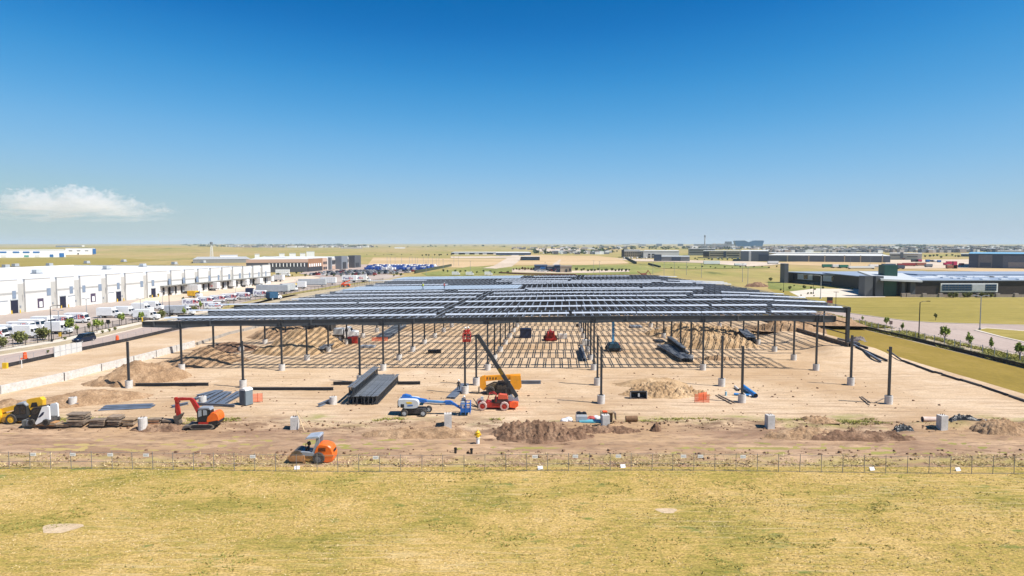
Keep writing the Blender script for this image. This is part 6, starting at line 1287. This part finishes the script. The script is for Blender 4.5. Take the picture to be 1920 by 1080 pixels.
far_b('white_hall', 'bright white hall with four square windows in the right middle distance', 1206, 1273, 484.5, 470.5, 90, WHT, PLE, [('window',1215,1219,476,479,DRK),('window',1222,1227,476,479,DRK),('window',1215,1219,480.5,483.5,DRK),('window',1222,1227,480.5,483.5,DRK)])
far_b('grey_hall', 'grey hall with dark centre panel in front of the white hall', 1239, 1293, 490, 481.5, 75, M('hall_grey', (.25,.25,.25), .7), M('hall_roof', (.40,.42,.42), .8), [('dark_panel',1259,1276,482,488.5,NVY),('dark_flank',1226,1240,477,489.5,NVY,2)])
far_b('office_building', 'beige office row with dark glass ends left of the big grey hall', 1318, 1388, 484, 470.5, 60, CRM, PLE, [('window_band',1331,1356,474,475.5,DRK),('window_band',1362,1386,474,475.5,DRK),('window_band',1331,1356,478.5,480,DRK),('window_band',1362,1386,478.5,480,DRK),('dark_glass',1318,1329,472,481,DRK,1),('dark_glass',1356,1361,472,482,NVY,1)])
far_b('office_building', 'pale three-storey office behind the beige row', 1290, 1340, 479, 466.5, 50, M('pale_office', (.40,.38,.36), .8), PLE, [('window_band',1292,1338,468.2,469.4,DRK),('window_band',1292,1325,472.5,474,DRK)])
far_b('grey_hall', 'big slate grey hall with white vertical corner, pale roof', 1388, 1441, 490, 471, 130, M('slate_hall',(.15,.175,.21),.7), PLE, [('white_strip',1403.5,1408,471,489.8,WHT),('dark_end',1422,1441,477,490.5,NVY,.8)])
far_b('grey_hall', 'long grey hall divided by cream stripes behind the dark building', 1440, 1669, 491.3, 479.5, 150, M('stripe_hall',(.135,.155,.19),.7), PLE, [('cream_stripe',x,x+2.2,478.6,491.5,CRM,.6) for x in (1475,1515,1545,1582,1612,1653)])
far_b('office_building', 'long cream building with pale window rows behind the striped hall', 1440, 1655, 484, 474.8, 70, CRM, PLE, [('window_band',1450+40*k,1476+40*k,476.4,477.6,SAL) for k in range(5)]); far_b('office_building', 'white block right of the striped hall', 1667, 1728, 487, 475.3, 60, M('block_cream', (.54,.50,.44), .8), PLE, [('window_band',1668,1687,478,479.2,DRK),('window_band',1694,1720,476.5,477.5,TANM),('window_band',1700,1720,480.7,482,DRK),('grey_stair',1687,1693,473,484,GRY,1)])
far_b('navy_hall', 'large navy hall with sky blue roof edge at the right edge', 1816, 1990, 503.8, 476.5, 130, NVY, M('edge_blue', (.16,.36,.52), .6), [('pale_bay',1834,1860,477.5,503,M('bay_grey',(.17,.17,.19),.7)),('bay_door',1837,1858,492.5,500,NVY,.5),('right_wall',1880,1990,479.5,503.6,M('bay_blue',(.12,.14,.19),.7)),('dock_panel',1890,1990,492,503,M('dock_grey',(.28,.26,.27),.7),.5)])
far_b('navy_hall', 'low navy annexe left behind the large navy hall', 1801, 1818, 481, 476.5, 60, NVY, M('edge_pale', (.5,.53,.56), .6))
# airport on the horizon
Yt = 4300; q = atY(1321.5, 458, Yt); t = thing('control_tower', 'slim pale airport control tower on the horizon', 'tower', (q.x, Yt, 0)); h = atY(1321, 441, Yt).z; MB().cyl((0,0,0),(0,0,h*.82),4.2,3.2,12).build('shaft', M('tower_pale', (.36,.33,.31), .7), t); MB().cyl((0,0,h*.82),(0,0,h*.9),3.5,6.5,12).cyl((0,0,h*.9),(0,0,h),6.2,5.2,12).build('cab', GRY, t)
Yh = 4000; q = atY(1402, 463, Yh); t = thing('hotel_building', 'blue glass building with a dipped roof on the horizon', 'building', (q.x, Yh, 0)); pts = []
for px, py in [(1376,451.6),(1379,451),(1394,450.8),(1398,452.2),(1401,453.6),(1406,453.6),(1409,452.2),(1413,450.8),(1428,450.8),(1431,451.5),(1427,463.5),(1380,463.5)]: z = atY(px, py, Yh); pts.append((z.x-q.x, z.z))
MB().prism(pts, -15, 15).build('glass_body', M('hotel_blue', (.02,.10,.21), .4, 0, .1, .02), t); tp = [(x, z) for x, z in pts[:10]]; MB().prism(tp+[(x, z-1.2) for x, z in tp[::-1]], -16, 16).build('roof_rim', M('rim_blue', (.25,.38,.48), .6), t)
far_b('terminal_building', 'white peaked terminal roofs left of the blue glass building', 1300, 1376, 462, 457.6, 100, M('terminal_grey', (.38,.38,.40), .8), WHT, [('grey_block',1358,1371,452.8,458,GRY,4)]+[('roof_peak',1335+10*k,1342+10*k,456.3,458,WHT,4) for k in range(4)])
for k, (x0, x1) in enumerate(((1230,1240.5),(1270,1280.5))): far_b('dark_block', ('left','right')[k]+' of two distant dark blocks on the horizon', x0, x1, 461, 457.2, 40, NVY, NVY)
for k, (x0, x1, yb, yt) in enumerate([(1150,1170,459.5,457.3),(1166,1180,460,457.6),(1180,1200,459.8,456.2),(1196,1210,461,458),(1090,1112,464.4,463),(1170,1200,471,468.3),(1515,1595,472,467.2),(1600,1640,473,469.5),(1690,1760,470,466.6),(1770,1808,473.5,466),(1840,1866,470,464.8),(1480,1500,465,462.8),(1870,1915,474,470),(640,680,466.3,464),(740,760,465.8,463.6),(430,440,462,459)]):
    far_b('far_hall', f'pale distant hall on the plain, {ordn[k]} counted from the airport side', x0, x1, yb, yt, 60, [WHT, M('far_mid', (.38,.36,.35), .8)][k % 2], PLE)
# radio mast
Ym = at(397, 482).y; q = atY(397, 482, Ym); hm = atY(397, 455.5, Ym).z; t = thing('radio_mast', 'pale lattice mast with dark top in the left field', 'mast', (q.x, Ym, 0)); m = MB()
for sx, sy in ((-1,-1),(1,-1),(1,1),(-1,1)): m.bar((sx*2,sy*2,0),(sx*.5,sy*.5,hm),.35,.35)
for k in range(9):
    z0, z1 = hm*k/9, hm*(k+1)/9; a, b = 2-1.5*k/9, 2-1.5*(k+1)/9; m.bar((-a,-a,z0),(b,-b,z1),.2,.2); m.bar((a,-a,z0),(-b,-b,z1),.2,.2); m.bar((a,-a,z0),(b,b,z1),.2,.2); m.bar((-a,-a,z0),(-b,b,z1),.2,.2)
m.build('lattice', WHT, t); MB().cyl((0,0,hm-2),(0,0,hm+1.5),2.2,n=10).build('antenna', GRY, t)
# parked cars, one object each
def car_me(c, van=False):
    m = MB()
    if van: m.prism([(-2.7,.4),(-2.7,2.4),(1.4,2.4),(2.0,1.4),(2.7,1.2),(2.7,.4)], -1, 1); m.prism([(1.35,2.2),(1.95,1.45),(1.3,1.45)], -1.02, 1.02, 1)
    else: m.prism([(-2.3,.3),(-2.3,.95),(2.2,.85),(2.3,.3)], -.9, .9); m.prism([(-2.0,.95),(-1.5,1.5),(.4,1.5),(1.2,.92)], -.8, .8, 1); m.prism([(-1.5,1.5),(-1.3,1.55),(.3,1.55),(.4,1.5)], -.75, .75, 0)
    for x in (-1.4, 1.4): m.cyl((x,-.92,.33),(x,.92,.33),.33,n=8,mi=2)
    return m.mesh('parked_car', [c, glass_d, black])
CC = [('white', whitep), ('silver', M('car_silver', (.36,.37,.38), .35, .3)), ('black', M('car_black', (.012,.012,.014), .3)), ('red', redp), ('grey', greyp), ('beige', M('car_beige', (.42,.36,.28), .4))]
cm_ = [(n_, car_me(m_)) for n_, m_ in CC]; bv = car_me(M('van_blue', (.03,.085,.33), .4), True); wv_ = car_me(whitep, True)
def put(me, px, py, rz, lb, grp, cat='car', name='parked_car'):
    o = link(name, me); o.location = at(px, py)+Vector((0,0,.16)); o.rotation_euler.z = rz; T(o, lb, cat, grp)
for r, (y, x0, x1) in enumerate([(507,688,800),(504.6,690,808),(502.4,690,815),(500.6,700,818)]):
    n = int((x1-x0)/5.3)
    for k in range(n):
        wht = (r == 3 and k % 2) or random.random() < .42
        put(wv_ if wht else bv, x0+5.3*k+r*1.3+random.uniform(-.4,.4), y+random.uniform(-.15,.15), R(75), 'white van among the blue vans packed in the far lot' if wht else 'blue van in the packed rows of the far lot', 'white vans in the far lot' if wht else 'blue vans in the far lot', 'van', 'parked_van')
for r, (y, x0, x1) in enumerate([(516,585,705),(513.6,600,745),(511.5,610,770),(509.4,640,785)]):
    x = x0
    while x < x1:
        if random.random() < .82: c_ = random.choices(range(6), [6,4,4,1,3,1])[0]; put(cm_[c_][1], x, y+random.uniform(-.2,.2), R(80)+random.uniform(-.05,.05), f'{cm_[c_][0]} car parked in the lot below the blue vans', f'{cm_[c_][0]} cars in the staff lot')
        x += 5.6
for y, x0, x1 in ((508.6,1004,1062),(509.8,1010,1050),(487.7,978,1010)):
    x = x0
    while x < x1: c_ = random.choice([0,0,0,1,2,3]); put(cm_[c_][1], x, y, R(random.choice((0,80))), f'{cm_[c_][0]} car by the small buildings beyond the frame', f'{cm_[c_][0]} cars beyond the frame'); x += random.uniform(5,9)
for y, x0, x1, st_ in ((475.6,1010,1135,5),(474.2,1040,1140,5.5),(485,1170,1220,7),(486,1330,1390,8)):
    x = x0
    while x < x1: c_ = random.choice([0,0,1,2,4]); put(cm_[c_][1] if random.random() < .6 else wv_, x, y, R(70), f'tiny vehicle in the distant lots past the dry fields', 'vehicles in the distant lots', 'vehicle', 'parked_vehicle'); x += st_*random.uniform(.7,1.5)
for k, (px, py) in enumerate([(855,516.5),(881,516.8),(916,516.6)]): put(wv_, px, py, R(0), ('left','middle','right')[k]+' white van beyond the far edge of the frame', 'white vans beyond the frame', 'van', 'parked_van')
# trailers and containers in the right distance
def tbox(px0, px1, yb, yt, mat, lb, dp=2.5, name='shipping_container', cat='container', grp='containers in the right distance'):
    Y = at(960, yb).y; a, b = atY(px0, yb, Y), atY(px1, yt, Y); m = MB().bx(0,b.x-a.x,0,dp,.9,b.z); m.bx(.3,b.x-a.x-.3,.2,dp-.2,.5,.9,1)
    for x in (.8, b.x-a.x-.8): m.cyl((x,0,.5),(x,dp,.5),.5,n=8,mi=1)
    T(m.build(name, [mat, black], None, (a.x, Y, 0)), lb, cat, grp)
RC = M('container_red', (.26,.025,.025), .6, 0, .15, .3); MAG = M('container_magenta', (.45,.02,.09), .6); RBR = M('container_brown', (.30,.11,.07), .7); GRN = M('container_green', (.02,.16,.11), .6)
for k, a in enumerate([(1543,1562,502,495.5,GRN),(1562,1575,502.5,496,WHT),(1575,1591,503,496.5,GRN),(1592,1640,504.5,499,WHT),(1631,1648,501.5,496,WHT),(1655,1680,500.5,494.5,NVY),(1684,1717,499.5,494,RC),(1694,1720,498.6,493,RC),(1719,1737,499,492.6,RBR),(1717,1729,491.5,486.5,MAG),(1710,1722,491.5,486.5,DRK),(1737,1744,492,486.7,BLU),(1746,1752,491.5,487.3,NVY),(1752,1759,491.6,487.3,WHT),(1759,1765,492.4,487.8,BLU),(1736,1749,501.5,495,GRY),(1771,1776,497.8,492.5,MAG),(1776,1786,497,490,MAG),(1776,1796,504,497,RBR),(1788,1795,504,490,MAG),(1801,1808,498.3,493.5,MAG),(1683,1697,504.6,497,NVY),(1693,1708,487,484.5,RC),(1320,1350,496.5,489,WHT),(1378,1400,499,494,WHT),(1440,1460,495.5,489.5,PLE)]):
    tbox(*a[:4], a[4], f'{ {GRN:"green",WHT:"white",NVY:"navy",RC:"dark red",RBR:"rust brown",MAG:"magenta",DRK:"black",BLU:"blue",GRY:"grey",PLE:"pale"}[a[4]] } box trailer in the right distance, {ordn[k]} of the scattered trailers')
# trees in the distance
def scatter(kind, lst, lbf, grp):
    for k, (px, py, h) in enumerate(lst): tree(kind, px, py, h, lbf(k), grp)
rs = random.Random(5)
scatter('far_round', [(x+rs.uniform(-3,3), 512+rs.uniform(0,7), rs.uniform(3.5,6.5)) for x in range(520, 760, 9)], lambda k: f'small dark tree in the planting before the far lots, {ordn[k]} from the left', 'trees round the far lots')
scatter('far_round', [(830+rs.uniform(-2,2)+11*k, 511+rs.uniform(-1.5,1.5), rs.uniform(3.5,5.5)) for k in range(12)], lambda k: f'dark round tree on the green bank beyond the frame, {ordn[k]} from the left', 'trees on the green bank')
scatter('russet', [(963+5.5*k, 506.5+rs.uniform(-1,1), rs.uniform(4,6.5)) for k in range(8)], lambda k: f'russet tree left of the navy fronted building, {ordn[k]} from the left', 'russet trees')
scatter('far_round', [(1082+rs.uniform(-2,2)+6.5*k, 508+rs.uniform(-1.5,1.5), rs.uniform(4,6.5)) for k in range(16)], lambda k: f'tree in the green clump right of the tan building, {ordn[k]} from the left', 'trees right of the tan building')
scatter('far_round', [(790+rs.uniform(-3,3)+8*k, 479.5+rs.uniform(-.8,.8), rs.uniform(2,4.5)) for k in range(8)]+[(690+rs.uniform(-4,4)+16*k, 478.5, rs.uniform(1.5,2.5)) for k in range(6)], lambda k: f'tiny tree in the dry field left of the long bright roof, {ordn[k]} of its row', 'trees by the long bright roof')
scatter('far_round', [(1300+rs.uniform(-4,4)+9*k, 487.5+rs.uniform(-1.5,2.5), rs.uniform(2.5,4.5)) for k in range(16)], lambda k: f'small tree before the beige offices, {ordn[k]} from the left', 'trees before the beige offices')
scatter('far_round', [(1260+rs.uniform(-4,4)+14*k, 502+rs.uniform(-1,1.5), rs.uniform(2.5,4)) for k in range(15)], lambda k: f'low tree along the green field edge at the right, {ordn[k]} from the left', 'trees along the right green field')
scatter('far_round', [(1735+rs.uniform(-3,3)+8*k, 482+rs.uniform(-3,3), rs.uniform(3,5)) for k in range(10)], lambda k: f'tree in the wooded strip left of the navy hall, {ordn[k]} from the left', 'trees left of the navy hall')
scatter('far_round', [(rs.uniform(1120,1160), 473+rs.uniform(-1,1), rs.uniform(2,4)) for k in range(8)], lambda k: f'dark tree in the clump left of the tan office, {ordn[k]} placed', 'trees left of the tan office')
# thin lot lamps
pm2 = MB().cyl((0,0,0),(0,0,9),.13,.09,6).box((0,0,9),(1.4,.3,.15)).mesh('lot_lamp', greyp)
for k, (px, py) in enumerate([(726,500),(732,499.5),(741,500),(753,500),(768,500),(773,499),(779,499.5),(783,502),(794,500),(803,499),(811,500),(818,499),(823,499),(831,508),(799,516),(851,499),(882,513),(860,499),(1022,517),(1113,512),(1124,514),(1224,517),(1245,517),(1264,517),(1287,516),(1315,521),(1392,529),(1632,500),(1594,503),(1402,534)]):
    o = link('lot_lamp', pm2); o.location = at(px, py); T(o, f'thin lot lamp in the distance, {ordn[k]} from the left', 'lamp', 'thin lamps in the distance')
    if k == 26: o.scale = (1,1,1.15)
# earth mover on the skyline of the roof and dark berms
p = at(1208, 519.5); t = thing('excavator', 'brown digger arm showing above the far roof edge', 'excavator', p); MB().prism([(-2,.4),(-2,2.4),(1,2.6),(1.6,.4)], -1.2, 1.2).build('body', RBR, t); MB().bar((-1,0,1.5),(-4.5,0,3.6),.4,.5).bar((1.0,0,2.0),(2.4,0,4.4),.4,.5).bar((2.4,0,4.4),(4.2,0,1.6),.35,.4).build('boom', RBR, t)
mound('dark brush heap on the field right of the far roof edge', 1420, 537, 6, 4, 1.8, m_heap_d, .4, 31)
def berm(lb, line, h, mat):
    pts = [at(*q) for q in line]; m = MB()
    for a, b in zip(pts, pts[1:]): m.bar((a.x,a.y,h/2),(b.x,b.y,h/2),1.0,h)
    T(m.build('hedge', mat), lb, 'hedge')
berm('dark hedge line beside the blue van lot', [(778,513),(846,499.5)], 2.2, M('hedge_dark', (.05,.06,.03), .9)); berm('dark hedge at the left of the green field', [(1172,484),(1193,495)], 2.5, M('hedge_dark', (.05,.06,.03), .9)); berm('second dark hedge on the green field', [(1216,496),(1238,502)], 1.8, M('hedge_dark', (.06,.07,.03), .9)); berm('thin brown fence line beyond the far edge of the frame', [(936,512.5),(990,515),(1080,516.5)], 1.0, RBR)
# far towns: one mass of roofs and trees each
def town(name, boxes, mats):
    m = MB()
    for x0, x1, y0, y1, n, hs_ in boxes:
        for _ in range(n):
            q = at(random.uniform(x0,x1), random.uniform(y0,y1)); w_, h_ = random.uniform(8,30)*q.y/3000, random.uniform(*hs_); m.bx(q.x-w_/2,q.x+w_/2,q.y,q.y+14,-5,h_+ (0 if q.y < 3000 else 2),random.randrange(len(mats)))
    return U(m.build(name, mats))
tmats = [WHT, GRY, M('town_tan', (.36,.30,.26), .8), M('town_roof', (.13,.12,.125), .8), M('town_pale', (.48,.44,.41), .8)]
town('far_town', [(425,640,460,464.5,260,(4,9)),(560,700,461,465,90,(3,8)),(1440,1815,463.5,474,420,(4,9)),(1815,1925,463,473.5,160,(4,9)),(1040,1150,472,477,60,(3,7)),(960,1180,461,468,60,(3,7)),(1290,1450,463,468,120,(4,8))], tmats)
V, Q, nv = [], [], 0
for x0, x1, y0, y1, n in [(340,640,459.5,463.5,170),(640,700,461,464,30),(1440,1815,462.5,472,230),(1815,1925,462,473,110),(1680,1736,460.5,463,60),(1000,1180,462,477,60),(1180,1450,463,468,110),(700,960,462,464,20)]:
    for _ in range(n):
        q = at(random.uniform(x0,x1), random.uniform(y0,y1)); r_ = random.uniform(4,8)*max(1,q.y/3500); vv, qq = leafy(1, 14, r_*.5, None, (r_*1.6,r_,r_*.6), random.randrange(9999), 5); V.append(vv+np.array([q.x,q.y,r_*.6])); Q.append(qq+nv); nv += len(vv)
U(np_mesh('far_trees', np.concatenate(V), np.concatenate(Q), leaf_c))
# ---------------------------------------------------------------- air and clouds
m, n_, b, N, L = newmat('haze_air'); n_.nodes.remove(b); pv = N('ShaderNodeVolumePrincipled'); pv.inputs['Color'].default_value = (.60,.75,.92,1); pv.inputs['Density'].default_value = 6e-5; L(pv.outputs[0], n_.nodes['Material Output'].inputs['Volume'])
hz = MB().bx(-25500, 25500, -400, 24600, -40, 110).build('haze', m); m.cycles.homogeneous_volume = True; U(hz); hz.display_type = 'WIRE'

cm2, n_, b, N, L = newmat('cloud_vapour'); n_.nodes.remove(b)
tc = N('ShaderNodeTexCoord').outputs['Object']; sp = N('ShaderNodeSeparateXYZ'); L(tc, sp.inputs[0])
fc = N('ShaderNodeFloatCurve'); cv = fc.mapping.curves[0]
ev = [(0,.42),(.10,.30),(.16,.55),(.24,.90),(.34,.72),(.44,.80),(.52,.93),(.62,.74),(.74,.56),(.86,.42),(1,.20)]
while len(cv.points) < len(ev): cv.points.new(.5, .5)
for q, p_ in zip(cv.points, ev): q.location = p_
fc.mapping.update(); L(rng(N, L, sp.outputs[0], -1, 1), fc.inputs['Value'])
nz = noise_node(N, L, tc, 3.2, 8, .62, (2.6,1.2,.75), (4, 1, 2)); zz = rng(N, L, sp.outputs[2], -1, 1)
nlow = noise_node(N, L, tc, 1.6, 5, .6, (1.4,1,2.2), (9, 3, 5))
d1 = mth(N, L, 'ADD', mth(N, L, 'SUBTRACT', fc.outputs[0], zz), rng(N, L, nz, .25, .75, -.72, .50))
d2 = mth(N, L, 'MULTIPLY', rng(N, L, d1, 0, .07), rng(N, L, mth(N, L, 'ADD', zz, rng(N, L, nlow, .3, .7, -.45, .25)), .02, .70))
d3 = mth(N, L, 'MULTIPLY', d2, mth(N, L, 'MULTIPLY', rng(N, L, mth(N, L, 'ABSOLUTE', sp.outputs[0]), 1, .93), rng(N, L, mth(N, L, 'ABSOLUTE', sp.outputs[1]), 1, .4)))
pv = N('ShaderNodeVolumePrincipled'); pv.inputs['Color'].default_value = (1,1,1,1); pv.inputs['Anisotropy'].default_value = .1; L(mth(N, L, 'MULTIPLY', d3, .0040), pv.inputs['Density']); L(pv.outputs[0], n_.nodes['Material Output'].inputs['Volume'])
q = atY(148, 383, 12000); cl = MB().box((0,0,0),(2,2,2)).build('cloud', cm2, None, q); cl.scale = (1600, 700, 315); U(cl)

for o in bpy.data.objects:
    if o.parent is None and o.get('label') and len(o['label'].split()) > 16: print('LONG', o.name, o['label'])
